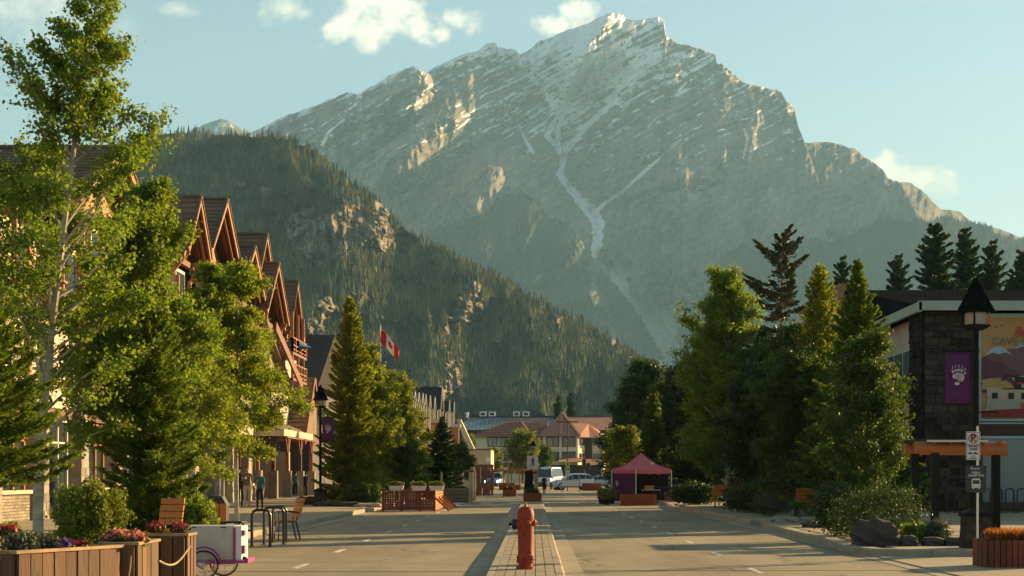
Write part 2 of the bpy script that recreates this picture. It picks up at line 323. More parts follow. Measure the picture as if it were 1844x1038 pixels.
def build_mountain():
    nx = 900; px = np.linspace(150, 2250, nx)
    # finer where it is in view
    px = np.concatenate([np.linspace(120, 440, 50), np.linspace(442, 1500, 640), np.linspace(1503, 1860, 190), np.linspace(1870, 2280, 40)])
    ridge = np.interp(px, [a for a, b in SKYLINE], [b for a, b in SKYLINE])
    j = (fbm(px/14, px*0, 3, 5)-0.5)*7+(fbm(px/4, px*0, 5, 3)-0.5)*3.0
    ridge = ridge+j*np.interp(px, [450, 700, 1500, 1750, 1800], [.5, 1, 1, .8, .5])
    Dr = np.interp(px, [100, 460, 745, 930, 1100, 1200, 1440, 1700, 2280], [6500, 6450, 6250, 6500, 6740, 6640, 6240, 5780, 5150])
    Db = np.interp(px, [100, 460, 900, 1100, 1300, 1440, 1700, 2280], [4700, 4600, 4400, 4300, 4150, 4000, 3700, 3400])
    gk = np.exp(-(np.arange(-60, 61)/25.0)**2); gk /= gk.sum(); sm_ = lambda a_: np.convolve(np.pad(a_, 60, 'edge'), gk, 'valid'); Dr = sm_(Dr); Db = sm_(Db)
    vb = np.concatenate([np.linspace(0, 0.14, 12)[:-1], np.linspace(0.14, 1, 390)])
    def q_of(P, PY): return PY+0.50*P+0.00012*(P-1100)**2*np.sign(P-1100)*0.5
    def relief(P, PY, v):
        wob = (fbm(P/90, PY/90, 21, 4)-0.5)*26
        q = q_of(P, PY)+wob
        st = (np.abs(((q/15.0) % 1)-0.5)-0.25)*2*26*1.2 + (np.abs(((q/6.1+0.3) % 1)-0.5)-0.25)*2*11 + (fbm(q/34, P/600, 8, 3)-0.5)*160
        along = P-0.50*PY
        r = -(ridged(P/70, PY/230, 31, 5, .55)-0.5)*260-(ridged(P/26+PY/80, PY/60, 37, 4, .5)-0.5)*80
        r += (fbm(P/9, PY/9, 41, 4, .6)-.5)*16
        up = sstep(640, 420, PY)
        high = sstep(470, 250, PY+0.25*np.abs(P-1100)*0.3)
        r = r*(0.45+0.6*up)*1.15+st*high*.8-(ridged(P/170+PY/300, PY/420, 47, 3, .5)-.5)*420*sstep(640, 480, PY)
        r = r*np.interp(P, [1180, 1280], [1, .6])
        # the couloir and its neighbours
        d, s, t = segdist(P, PY, GULLY); r += 430*np.exp(-(d/95)**1.4)*sstep(60, 200, PY)+60*np.exp(-(d/9)**2)
        d, s, t = segdist(P, PY, LINE2); r += 50*np.exp(-(d/9)**2)
        # long spur that catches the sun on its right-hand side
        d, s, t = segdist(P, PY, SPUR); dd = d+8*(fbm(P/15, PY/15, 61, 3)-.5)
        r -= np.where(s > 0, 520*np.exp(-(dd/48)**1.2), 520*np.exp(-(dd/190)**1.2))*sstep(100, 170, PY)*(0.8+0.45*np.sin(t*40))
        d, s, t = segdist(P, PY, SPURB); r -= np.where(s > 0, 220*np.exp(-(d/20)**1.4), 220*np.exp(-(d/110)**1.2))*(0.6+0.5*np.sin(t*22+1))
        for pl, h, wr, wl in ([(760, 125), (768, 150), (775, 172)], 160, 14, 40), ([(836, 98), (842, 130), (852, 165)], 200, 16, 60), ([(930, 92), (936, 120), (932, 150)], 130, 12, 70), ([(1190, 34), (1199, 50), (1199, 72)], 130, 10, 60), \
                ([(1413, 180), (1428, 200), (1440, 230), (1447, 250)], 150, 20, 90), ([(1345, 150), (1330, 190), (1335, 235)], 35, 18, 60), ([(1600, 320), (1630, 345), (1650, 390)], 120, 20, 60), ([(1664, 350), (1676, 372), (1690, 396)], 140, 20, 50), ([(1250, 100), (1240, 200), (1252, 300), (1235, 420)], 40, 60, 110), ([(1440, 270), (1400, 360), (1330, 440), (1300, 520)], 20, 90, 110):
            d, s, t = segdist(P, PY, pl); r -= np.where(s > 0, h*np.exp(-(d/wr)**1.4), h*np.exp(-(d/wl)**1.2))
        return r
    def colour(P, PY, D):
        wob = (fbm(P/90, PY/90, 21, 4)-0.5)*26; q = q_of(P, PY)+wob
        n = fbm(P/40, PY/30, 71, 5); n2 = fbm(P/5, PY/5, 73, 4, .6); b = fbm(q/5.5, P/160, 75, 4, .65)
        vs = fbm(P/6+PY/30, PY/40, 76, 4, .6)
        k = (0.62+.7*(n-.5)+(.5+.7*sstep(330, 200, PY))*(b-.5)+0.6*(n2-.5)+0.45*(vs-.5))[..., None]
        rock = np.array([.28, .245, .205])*k*1.15
        warm = sstep(.55, .7, fbm(P/25, PY/18, 77, 4))[..., None]*.5; rock = rock*(1-warm)+np.array([.30, .235, .165])*k*1.3*warm
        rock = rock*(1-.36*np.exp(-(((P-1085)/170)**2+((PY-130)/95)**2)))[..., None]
        low = sstep(330, 520, PY+60*(n-.5))[..., None]; rock = rock*(1-low*.55)+np.array([.085, .10, .06])*(0.6+n[..., None]*.8)*low*.55
        d, s, t = segdist(P, PY, [(1078, 462), (1110, 500), (1150, 545), (1190, 600), (1212, 640), (1225, 690)]); sc = np.exp(-(d/(11+26*t*(.6+.8*n)))**2)*(t > 0.001)
        rock = rock*(1-sc[..., None])+np.array([.55, .50, .43])*(0.75+.5*n2[..., None])*sc[..., None]
        f = forest_m(P, PY); fm = (f > fbm(P/6, PY/7, 83, 4, .6))[..., None]*1.0
        c = rock*(1-fm)+np.array([.022, .034, .018])*(0.7+.6*n2[..., None])*fm
        # snow on the ledges and in the gullies
        band = fbm(q/4.2, P/42, 91, 4, .65)*.62+fbm(P/13, PY/9, 93, 4, .6)*.38
        cen = np.exp(-(((P-1085)/120)**2+((PY-115)/62)**2)**1.2)*.22+np.exp(-(((P-1010)/60)**2+((PY-185)/95)**2))*.13+np.exp(-(((P-1230)/90)**2+((PY-130)/55)**2))*.05+np.exp(-(((P-900)/60)**2+((PY-130)/60)**2))*.05
        ridge_d = PY-np.interp(P, [a for a, b in SKYLINE], [b for a, b in SKYLINE])
        edge = np.exp(-(ridge_d/9)**2)*np.interp(P, [470, 520, 560, 630, 650, 700, 740, 760, 790, 930, 950, 1120, 1150, 1195, 1210, 1290], [.16, .22, .1, .1, .24, .26, .05, .12, .26, .24, .34, .36, .28, .2, 0, 0])
        edge += np.exp(-(ridge_d/26)**2)*np.interp(P, [780, 820, 930, 940, 1000, 1120, 1180, 1200], [0, .10, .12, .25, .28, .24, .06, 0])
        thr = .63-cen-edge+0.30*sstep(300, 420, PY)+.12*sstep(230, 320, PY)
        sn = band > thr
        for pl, w0, w1 in (GULLY[:7], 3.5, 5.5), (GULLY[5:10], 4, 9), (GULLY[9:13], 12, 9), (GULLY2, 5, 6), ([(1185, 92), (1150, 120), (1125, 150), (1095, 182)], 3, 5), ([(955, 135), (980, 165), (1005, 200)], 4, 6), ([(1135, 70), (1110, 105), (1085, 140), (1060, 165)], 4, 4), ([(1050, 120), (1030, 160), (985, 245), (1003, 262)], 3.5, 5), ([(1000, 100), (1030, 118), (1075, 115), (1140, 100), (1200, 92)], 3, 3), (LINE2, 2.0, 4.5), (LINE3, 1.5, 3.5), ([(1340, 232), (1346, 250), (1339, 285)], 2, 2), ([(620, 216), (590, 240), (580, 262)], 2, 3), ([(1235, 150), (1222, 165)], 2, 3):
            d, s, t = segdist(P, PY, pl); sn |= d < (w0+(w1-w0)*t)*(.45+1.1*fbm(P/7, PY/7, 97, 3))
        c = np.where(sn[..., None], np.array([.93, .93, .93])*(0.93+.14*n2[..., None]), c)
        return c
    mat = surfmat('mountain_rock', 0.02, .6, amp=.35)
    back = [(60, .97), (250, .85), (600, .6), (1100, .3), (1700, 0)]
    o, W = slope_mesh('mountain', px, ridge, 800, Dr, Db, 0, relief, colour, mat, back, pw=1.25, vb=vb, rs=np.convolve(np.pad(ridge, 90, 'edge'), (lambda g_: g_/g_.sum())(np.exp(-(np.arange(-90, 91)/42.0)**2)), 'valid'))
    # far summit that shows over the wooded hill
    p2 = np.linspace(300, 520, 90); r2 = np.interp(p2, [300, 345, 372, 398, 415, 440, 470, 520], [262, 234, 222, 213, 219, 237, 245, 262])+(fbm(p2/8, p2*0, 9, 4)-.5)*4
    def col2(P, PY, D):
        n = fbm(P/9, PY/6, 11, 4)[..., None]; c = np.array([.16, .15, .13])*(.6+.8*n)
        return np.where((fbm(P/5, PY/9, 13, 4)+np.exp(-((P-395)/9)**2-((PY-228)/8)**2)*.35 > .74)[..., None], .75, c)
    slope_mesh('far_mountain', p2, r2, 330, np.full(90, 8300.), np.full(90, 7600.), 60, lambda P, PY, v: -(ridged(P/14, PY/20, 4)-.5)*200*(1-v), col2, mat, [(80, .97), (300, .8), (700, .5)], pw=1.0)
    return px, vb, W
HILL = [(-700, 520), (-300, 420), (0, 330), (100, 292), (210, 260), (250, 243), (300, 240), (330, 236), (400, 240), (450, 243), (480, 242), (520, 250), (560, 265), (590, 285), (605, 305), (640, 330), (670, 352), (705, 380), (716, 398), (740, 420), (800, 452), (850, 476), (900, 502), (950, 532), (1000, 558), (1050, 583), (1100, 615), (1160, 655), (1220, 690), (1300, 720), (1400, 745), (1500, 770), (1700, 800)]
CRAGS = [([(500, 410), (560, 380), (620, 372), (680, 365), (715, 395), (700, 440), (640, 450), (600, 480), (540, 450)], .62), ([(545, 550), (590, 530), (610, 560), (580, 620), (545, 610)], .7), ([(840, 500), (870, 490), (868, 540), (840, 570), (815, 620), (835, 680), (815, 750), (795, 740), (800, 640), (810, 590)], .78),
         ([(985, 575), (1015, 585), (1020, 620), (1000, 640), (990, 610)], .7), ([(560, 470), (640, 470), (680, 500), (650, 540), (600, 540)], .35), ([(1105, 635), (1130, 640), (1120, 655)], .6), ([(410, 340), (470, 320), (500, 340), (450, 360)], .45), ([(600, 280), (612, 285), (610, 305), (600, 300)], .8)]
def crag(P, PY):
    wx = P+30*(fbm(P/22, PY/22, 151, 4)-0.5)*2; wy = PY+30*(fbm(P/24, PY/24, 157, 4)-0.5)*2; f = np.zeros(P.shape)
    for poly, dn in CRAGS: f = np.maximum(f, inpoly(wx, wy, poly)*dn)
    return f
def build_hill():
    px = np.concatenate([np.linspace(-700, 180, 40), np.linspace(190, 1300, 420), np.linspace(1310, 1700, 20)])
    ridge = np.interp(px, [a for a, b in HILL], [b for a, b in HILL])+3+(fbm(px/20, px*0, 2, 3)-.5)*5
    Dr = np.interp(px, [-700, 250, 600, 900, 1160, 1700], [2300, 2160, 2050, 1840, 1620, 1400]); Db = np.interp(px, [-700, 300, 1160, 1700], [1260, 1225, 1190, 1150])
    def relief(P, PY, v):
        r = -(ridged(P/120, PY/160, 131, 4)-.5)*260-(ridged(P/30, PY/40, 133, 5, .6)-.5)*60
        c = crag(P, PY); r -= sstep(0.2, .6, c)*(fbm(P/9, PY/7, 137, 4, .6)-.2)*60
        d, s, t = segdist(P, PY, [(860, 480), (830, 580), (800, 700), (790, 780)]); r -= np.where(s > 0, 90*np.exp(-(d/40)**1.3), 90*np.exp(-(d/130)**1.2))
        d, s, t = segdist(P, PY, [(560, 262), (640, 420), (600, 560), (590, 700)]); r -= np.where(s > 0, 150*np.exp(-(d/90)**1.3), 150*np.exp(-(d/200)**1.2))
        d, s, t = segdist(P, PY, [(1010, 570), (1010, 680), (960, 780)]); r -= np.where(s > 0, 60*np.exp(-(d/40)**1.3), 60*np.exp(-(d/130)**1.2))
        return r*np.minimum(1, v*3)
    def colour(P, PY, D):
        n = fbm(P/12, PY/9, 141, 5, .6); n2 = fbm(P/4, PY/6, 142, 4, .6)[..., None]; f = crag(P, PY); rk = (f > fbm(P/8, PY/11, 143, 4, .65)*.95)[..., None]*1.0
        g = sstep(.48, .62, fbm(P/60, PY/40, 144, 3))[..., None]
        gr = np.array([.06, .065, .03])*(1-g)+np.array([.13, .14, .05])*g
        return gr*(.6+.8*n[..., None])*(1-rk)+np.array([.34, .29, .21])*(.35+1.2*n2)*rk
    mat = surfmat('hill_ground', .06, .9, amp=.5)
    return px, slope_mesh('hill', px, ridge, 862, Dr, Db, 260, relief, colour, mat, [(60, .95), (300, .75), (700, .4), (1100, 0)], pw=1.1)[1]
def scatter(px, W, n, keep, x0, x1, y0, y1, rs):
    nv, nx, _ = W.shape; out = []
    r = np.random.default_rng(rs); a = r.uniform(0, nv-1.001, n); cc = np.interp(r.uniform(x0, x1, n), px, np.arange(nx)); cc = np.clip(cc, 0, nx-1.001)
    i = a.astype(int); j = cc.astype(int); fa = (a-i)[:, None]; fc = (cc-j)[:, None]
    p = (W[i, j]*(1-fc)+W[i, j+1]*fc)*(1-fa)+(W[i+1, j]*(1-fc)+W[i+1, j+1]*fc)*fa
    qx = CX+F*p[:, 0]/p[:, 1]; qy = HY-F*(p[:, 2]-EYE)/p[:, 1]
    m = (qy > y0) & (qy < y1) & keep(qx, qy); return p[m]
def forest_object(name, P, h, tint, cols):
    me = bpy.data.meshes.new(name); me.vertices.add(len(P)); me.vertices.foreach_set('co', P.astype(np.float32).ravel())
    a = me.attributes.new('h', 'FLOAT', 'POINT'); a.data.foreach_set('value', h.astype(np.float32)); a = me.attributes.new('tint', 'FLOAT', 'POINT'); a.data.foreach_set('value', tint.astype(np.float32))
    o = bpy.data.objects.new(name, me); C.objects.link(o); o['kind'] = 'stuff'
    m = bpy.data.materials.new(name+'_needles'); m.use_nodes = True; t = m.node_tree; p = t.nodes['Principled BSDF']; p.inputs['Roughness'].default_value = .8; p.inputs['Specular IOR Level'].default_value = .1
    at = N(t, 'ShaderNodeAttribute', attribute_name='tint', attribute_type='INSTANCER'); cr = N(t, 'ShaderNodeValToRGB'); t.links.new(at.outputs['Fac'], cr.inputs[0])
    e = cr.color_ramp.elements; e[0].color = (*cols[0], 1); e[1].color = (*cols[-1], 1)
    for k, c in enumerate(cols[1:-1]): x = e.new((k+1)/(len(cols)-1)); x.color = (*c, 1)
    t.links.new(cr.outputs[0], p.inputs['Base Color'])
    ng = bpy.data.node_groups.new(name, 'GeometryNodeTree'); ng.interface.new_socket('Geometry', in_out='INPUT', socket_type='NodeSocketGeometry'); ng.interface.new_socket('Geometry', in_out='OUTPUT', socket_type='NodeSocketGeometry')
    gi = ng.nodes.new('NodeGroupInput'); go = ng.nodes.new('NodeGroupOutput'); L = ng.links.new; jn = ng.nodes.new('GeometryNodeJoinGeometry')
    for (r0, z0, d) in ((.17, .06, .40), (.135, .28, .36), (.095, .52, .48)):
        c = ng.nodes.new('GeometryNodeMeshCone'); c.fill_type = 'NONE'; c.inputs['Vertices'].default_value = 7; c.inputs['Radius Top'].default_value = .004; c.inputs['Radius Bottom'].default_value = r0; c.inputs['Depth'].default_value = d
        tr = ng.nodes.new('GeometryNodeTransform'); tr.inputs['Translation'].default_value = (0.01, -.01, z0); tr.inputs['Rotation'].default_value = (.05, -.04, z0*9); L(c.outputs['Mesh'], tr.inputs['Geometry']); L(tr.outputs[0], jn.inputs[0])
    sm = ng.nodes.new('GeometryNodeSetMaterial'); sm.inputs['Material'].default_value = m; L(jn.outputs[0], sm.inputs[0])
    ip = ng.nodes.new('GeometryNodeInstanceOnPoints'); L(gi.outputs[0], ip.inputs['Points']); L(sm.outputs[0], ip.inputs['Instance'])
    rv = ng.nodes.new('FunctionNodeRandomValue'); rv.data_type = 'FLOAT_VECTOR'; rv.inputs[0].default_value = (-.06, -.06, 0); rv.inputs[1].default_value = (.06, .06, 6.28); L(rv.outputs[0], ip.inputs['Rotation'])
    na = ng.nodes.new('GeometryNodeInputNamedAttribute'); na.data_type = 'FLOAT'; na.inputs[0].default_value = 'h'; L(na.outputs[0], ip.inputs['Scale']); L(ip.outputs[0], go.inputs[0])
    md = o.modifiers.new('instances', 'NODES'); md.node_group = ng
    return o
mpx, mvb, MW = build_mountain()
hpx, HW = build_hill()
def hkeep(x, y):
    f = crag(x, y); r = np.random.default_rng(5).uniform(0, 1, x.shape)
    dn = 0.36+1.1*(fbm(x/26, y/20, 171, 4)-.35); return (r < dn) & ((f < fbm(x/8, y/11, 143, 4, .65)*.95) | (r < .05))
P = scatter(hpx, HW, 95000, hkeep, 170, 1690, 200, 862, 11)
hr = np.random.default_rng(3); q = hr.uniform(0, 1, len(P)); qx = CX+F*P[:, 0]/P[:, 1]; qy = HY-F*(P[:, 2]-EYE)/P[:, 1]
P[:, 2] -= .6
hh = 5.6+6*q**1.3+2.5*(fbm(qx/40, qy/40, 7, 2)-.5); tt = np.clip(fbm(qx/45, qy/30, 9, 3)*.9-.1+hr.normal(0, .16, len(P)), 0, .94); tt[hr.uniform(0, 1, len(P)) < .004] = 1.0
forest_object('hillside_forest', P, hh, tt, [(.018, .03, .015), (.045, .062, .022), (.10, .11, .03), (.15, .14, .04), (.20, .07, .03)])
def mkeep(x, y): return forest_m(x, y) > fbm(x/6, y/7, 83, 4, .6)*.95
P2 = scatter(mpx, MW, 85000, mkeep, 440, 1990, 270, 720, 21)
P2[:, 2] -= 1
forest_object('mountain_forest', P2, 9+8*hr.uniform(0, 1, len(P2)), np.clip(hr.normal(.4, .25, len(P2)), 0, 1), [(.018, .03, .018), (.03, .045, .022), (.045, .06, .024)])
print('forest', len(P), len(P2))
# ---------------------------------------------------------------- air
hz = MB().box(-9200, 9200, -600, 10600, -1.3, 1790); hm = bpy.data.materials.new('haze_air'); hm.use_nodes = True; t = hm.node_tree; t.nodes.clear()
pv = N(t, 'ShaderNodeVolumePrincipled'); pv.inputs['Density'].default_value = HAZE_D; pv.inputs['Color'].default_value = HAZE_C; pv.inputs['Anisotropy'].default_value = 0.0
ov = N(t, 'ShaderNodeOutputMaterial'); t.links.new(pv.outputs[0], ov.inputs['Volume'])
if HAZE_D: hz.build('haze', hm, kind='stuff')
# ---------------------------------------------------------------- ground, road, kerbs, pavements
ASPH = (.295, .24, .14); CONC = (.33, .275, .185)
m_earth = M('earth', (.09, .085, .06), .95, .3, .2)
MB().box(-8500, 8500, -400, 9500, -.6, -.02).build('ground', m_earth, kind='structure')
def asphalt():
    m = bpy.data.materials.new('asphalt'); m.use_nodes = True; t = m.node_tree; t.nodes.clear(); L = t.links.new
    p = N(t, 'ShaderNodeBsdfPrincipled', inp={'Roughness': .78, 'Specular IOR Level': .35}); o = N(t, 'ShaderNodeOutputMaterial'); L(p.outputs[0], o.inputs[0])
    tc = N(t, 'ShaderNodeTexCoord')
    def nz(s, st=(1, 1, 1), d=6, r=.6):
        mp = N(t, 'ShaderNodeMapping'); mp.inputs['Scale'].default_value = st; L(tc.outputs['Object'], mp.inputs[0])
        n = N(t, 'ShaderNodeTexNoise', inp={'Scale': s, 'Detail': d, 'Roughness': r}); L(mp.outputs[0], n.inputs['Vector']); return n.outputs[0]
    f = mth(t, 'ADD', .72, mth(t, 'MULTIPLY', nz(60, d=3), .35))
    f = mth(t, 'ADD', f, mth(t, 'MULTIPLY', mth(t, 'SUBTRACT', nz(.9, (1, .12, 1)), .5), .85))        # tyre-polished lanes
    f = mth(t, 'ADD', f, mth(t, 'MULTIPLY', mth(t, 'SUBTRACT', nz(.25, (1, .5, 1)), .5), .8))
    st = mth(t, 'MULTIPLY', mth(t, 'SUBTRACT', nz(1.6, (1, .4, 1), 4, .7), .62), 5, clamp=True); f = mth(t, 'SUBTRACT', f, mth(t, 'MULTIPLY', st, .34))   # oil stains
    vo = N(t, 'ShaderNodeTexVoronoi', feature='DISTANCE_TO_EDGE', inp={'Scale': .22}); wp = N(t, 'ShaderNodeMapping'); L(tc.outputs['Object'], wp.inputs[0])
    ad = N(t, 'ShaderNodeVectorMath', operation='ADD'); cn = N(t, 'ShaderNodeTexNoise', inp={'Scale': 1.2, 'Detail': 5.0}); L(tc.outputs['Object'], cn.inputs['Vector']); L(wp.outputs[0], ad.inputs[0]); L(cn.outputs['Color'], ad.inputs[1]); L(ad.outputs[0], vo.inputs['Vector'])
    cr = mth(t, 'LESS_THAN', vo.outputs['Distance'], .006); f = mth(t, 'MULTIPLY', f, mth(t, 'SUBTRACT', 1.0, mth(t, 'MULTIPLY', cr, .55)))   # sealed cracks
    mx = N(t, 'ShaderNodeVectorMath', operation='SCALE'); mx.inputs[0].default_value = ASPH; L(f, mx.inputs['Scale']); L(mx.outputs[0], p.inputs['Base Color'])
    b = N(t, 'ShaderNodeBump', inp={'Strength': .35, 'Distance': .01}); L(nz(120, d=2), b.inputs['Height']); L(b.outputs[0], p.inputs['Normal']); return m
m_asph = asphalt(); m_conc = M('concrete', CONC, .85, .16, 1.6, .25, 90); m_kerb = M('kerb_concrete', (.33, .275, .19), .85, .18, 2.2, .3, 60); m_paint = M('road_paint', (.52, .49, .40), .7, .5, 9)
MB().box(-80, 80, 4, 420, -.3, 0).build('road', m_asph, kind='structure')
KL, KR = -6.8, 6.4
def slabs(name, x0, x1, y0, y1, cols, rows, z0, z1, gap=.015, jit=.004):
    base = MB().box(x0, x1, y0, y1, -.1, z1-.02).build(name, m_conc, kind='structure')
    dx = (x1-x0)/cols; dy = (y1-y0)/rows; mesh = None
    for i in range(cols):
        for j in range(rows):
            if mesh is None:
                o = MB().box(0, dx-gap, 0, dy-gap, z1-.018, z1).build('paving_slab', m_slab, base, bevel=0); mesh = o.data
            else: o = bpy.data.objects.new('paving_slab', mesh); C.objects.link(o); o.parent = base
            o.location = (x0+i*dx-base.location.x+gap/2, y0+j*dy+gap/2, random.uniform(-jit, 0))
    return base
m_slab = M('slab_concrete', (.33, .275, .18), .85, .12, 1.3, .25, 90, island=.14)
slabs('pavement', -15.0, KL-.3, 26, 92, 4, 30, 0, .15)
MB().box(-15.0, KL-.3, 92.01, 168, -.1, .15).box(-26, KL-.3, 2, 25.99, -.1, .15).build('pavement', m_slab, kind='structure')
slabs('pavement', KR+.3, 14.3, 33.6, 100, 4, 31, 0, .15)
MB().box(KR+.3, 14.3, 100.01, 168, -.1, .15).box(14.31, 60, 33.6, 68, -.1, .148).build('pavement', m_slab, kind='structure')
slabs('crossing_apron', 6.25, 14.5, 22, 33.28, 6, 8, 0, .022)
def kerb(name, pts, w=.3, h=.15, up=2.4, gutter=0, mat=None):       # kerb stones of one length, slightly uneven
    out = MB(); g = MB(); carry = []
    for a, b in zip(pts[:-1], pts[1:]):
        a = Vector((*a, 0)); b = Vector((*b, 0)); L_ = (b-a).length; n = max(1, round(L_/up)); d = (b-a)/n; u = d.normalized(); s = Vector((-u.y, u.x, 0))
        for k in range(n):
            p = a+d*k+u*.006; q = a+d*(k+1)-u*.006; z = h+random.uniform(-.006, .006); sh = s*random.uniform(-.005, .005)
            p0 = p+sh; q0 = q+sh; t_ = s*w; c = .025
            out.add([p0, q0, q0+Vector((0, 0, z-c)), p0+Vector((0, 0, z-c)), q0+s*c+Vector((0, 0, z)), p0+s*c+Vector((0, 0, z)), q0+t_+Vector((0, 0, z)), p0+t_+Vector((0, 0, z)), p0+t_, q0+t_],
                    [(0, 1, 2, 3), (3, 2, 4, 5), (5, 4, 6, 7), (7, 6, 9, 8), (0, 3, 5, 7, 8), (1, 9, 6, 4, 2)])
            if gutter: g.add([p-s*gutter+Vector((0, 0, .004)), q-s*gutter+Vector((0, 0, .004)), q+Vector((0, 0, .004)), p+Vector((0, 0, .004))], [(0, 1, 2, 3)])
    o = out.build(name, m_kerb, kind='structure')
    if gutter: g.build('gutter', m_conc, kind='structure', fix=False)
    return o
kerb('kerb', [(KL, 4), (KL, 42.6)][::1], gutter=-.0)
kerb('kerb', [(KL, 42.8), (KL, 74), (-6.45, 78), (-6.45, 83), (KL, 88), (KL, 168)], gutter=0)
kerb('kerb', [(KR, 168), (KR, 88), (5.95, 83), (5.95, 78), (KR, 73), (KR, 54.5)], gutter=0)
kerb('kerb', [(KR, 51.5), (6.25, 40), (5.95, 35.2), (6.2, 33.7), (7.2, 33.3), (14.5, 33.3), (60, 33.3)][::1], gutter=0)
g = MB()
for x0, x1 in ((-7.0+.2, KL+.42), (KR-.42, KR)):
    for k in range(48): g.box(x0, x1, 10+k*3.3, 10+(k+1)*3.3-.015, 0, .004)
g.build('gutter', m_conc, kind='structure')
# raised median with its gutters, kerb, slab strips
MX0, MX1 = -.68, .42
kerb('median_kerb', [(MX0+.0, 92.5), (MX0, 2)][::-1][::-1], w=.13, h=.15) if False else None
def med_kerb():
    o = MB()
    for k in range(38):
        y0 = 4+k*2.35; y1 = y0+2.34
        for a, b, s in ((MX0, MX0+.13, 1), (MX1-.13, MX1, -1)):
            x0, x1 = (a, b) if s > 0 else (b, a); z = .15+random.uniform(-.004, .004)
            o.add([(x0, y0, 0), (x0, y0, z-.03), (x0+.03*s, y0, z), (x1, y0, z), (x1, y0, 0), (x0, y1, 0), (x0, y1, z-.03), (x0+.03*s, y1, z), (x1, y1, z), (x1, y1, 0)], [(0, 1, 2, 3, 4), (9, 8, 7, 6, 5), (0, 5, 6, 1), (1, 6, 7, 2), (2, 7, 8, 3), (3, 8, 9, 4)])
    o.box(MX0, MX1, 93.31, 93.44, 0, .15); o.build('median_kerb', m_kerb, kind='structure')
    g = MB()
    for k in range(38):
        y0 = 4+k*2.35
        g.box(MX0-.33, MX0, y0, y0+2.335, -.01, .006).box(MX1, MX1+.33, y0, y0+2.335, -.01, .006)
    g.build('gutter', m_conc, kind='structure')
med_kerb()
m_pav = M('median_paver', (.30, .25, .16), .85, .12, 3.0, .25, 80, island=.16)
md_ = MB().box(MX0+.131, MX1-.131, 4, 93.3, 0, .128).build('median', M('mortar', (.09, .085, .07), .9), kind='structure')
nc = 6; dx = (MX1-MX0-.262)/nc; pm = None; rows = []
y = 24.0
while y < 48: rows.append((y, .60)); y += .60
for (y0, dl) in rows:
    for i in range(nc):
        if pm is None: o = MB().box(0, dx-.010, 0, .590, .129, .150).build('paver', m_pav, md_); pm = o.data
        else: o = bpy.data.objects.new('paver', pm); C.objects.link(o); o.parent = md_
        o.location = (MX0+.131+i*dx+.005, y0, random.uniform(-.004, .001))
far = MB()
for (a, b) in ((4, 24), (48, 93.3)):
    y = a
    while y < b-.3:
        for i in range(nc): x = MX0+.131+i*dx+.005; far.box(x, x+dx-.010, y, min(y+.59, b), .129, .150+random.uniform(-.003, .001))
        y += .6
far.build('paver', m_pav, md_, kind='stuff')
# lane dashes, an arrow-straight hold bar and a worn patch
ln = MB()
for x in (-3.87, 3.46):
    for k in range(26):
        y = 28.0+k*6.1+(1.4 if x < 0 else 0)
        ln.box(x-.05, x+.05, y, y+1.6, 0, .004)
ln.box(1.2, 5.8, 118, 118.4, 0, .004).box(-6.2, -1.2, 112, 112.4, 0, .004)
for k in range(8): ln.box(-6.0+k*1.55, -5.4+k*1.55, 97, 100, 0, .004)
ln.build('lane_markings', m_paint, kind='structure')
pt = MB()
for (x, y, w_, l_) in ((4.9, 38.5, .9, 1.6), (-5.9, 62, .8, 3.2), (1.8, 60, .7, 3), (2.6, 88, .5, 5), (-2.4, 54, .6, 2), (-4.6, 31.5, 1.1, 1.3), (3.9, 29.5, .8, 1.5), (-1.9, 36, .5, 2.4), (4.7, 47, 1.3, 2.5)):
    pt.add([(x-w_/2, y, .004), (x+w_/2, y+.1, .004), (x+w_/2*.9, y+l_, .004), (x-w_/2*1.1, y+l_*.96, .004)], [(0, 1, 2, 3)])
pt.build('asphalt_patches', M('patch_asphalt', (.29, .24, .16), .85, .15, 4), kind='structure', fix=False)
jn = MB()      # tar-filled joints across and along the lanes
for x in (-6.35, 5.97): jn.box(x-.012, x+.012, 10, 168, 0, .0042)
for y in (28.4, 45): jn.box(-6.3, MX0-.34, y, y+.03, 0, .0045).box(MX1+.34, 5.9, y+.4, y+.43, 0, .0045)
jn.build('tar_joints', M('tar', (.03, .03, .028), .6), kind='structure')
# drains and a manhole cover
mh = MB().lathe([(.32, 0), (.32, .006), (.29, .008), (.28, .004), (0.01, .004)], 20)
m_iron = M('cast_iron', (.06, .055, .05), .6, .2, 8, metal=.6)
def manhole(x, y, lab): setp(MB().lathe([(.33, .001), (.33, .006), (.29, .008), (.28, .005), (0.01, .005)], 20, (0, 0, 0)).build('manhole_cover', m_iron, loc=None), lab, 'manhole cover').location = (x, y, 0)
manhole(-2.1, 47, 'round iron manhole cover set in the road left of the hydrant')
manhole(2.5, 66, 'round iron manhole cover in the shaded lane beside the median')
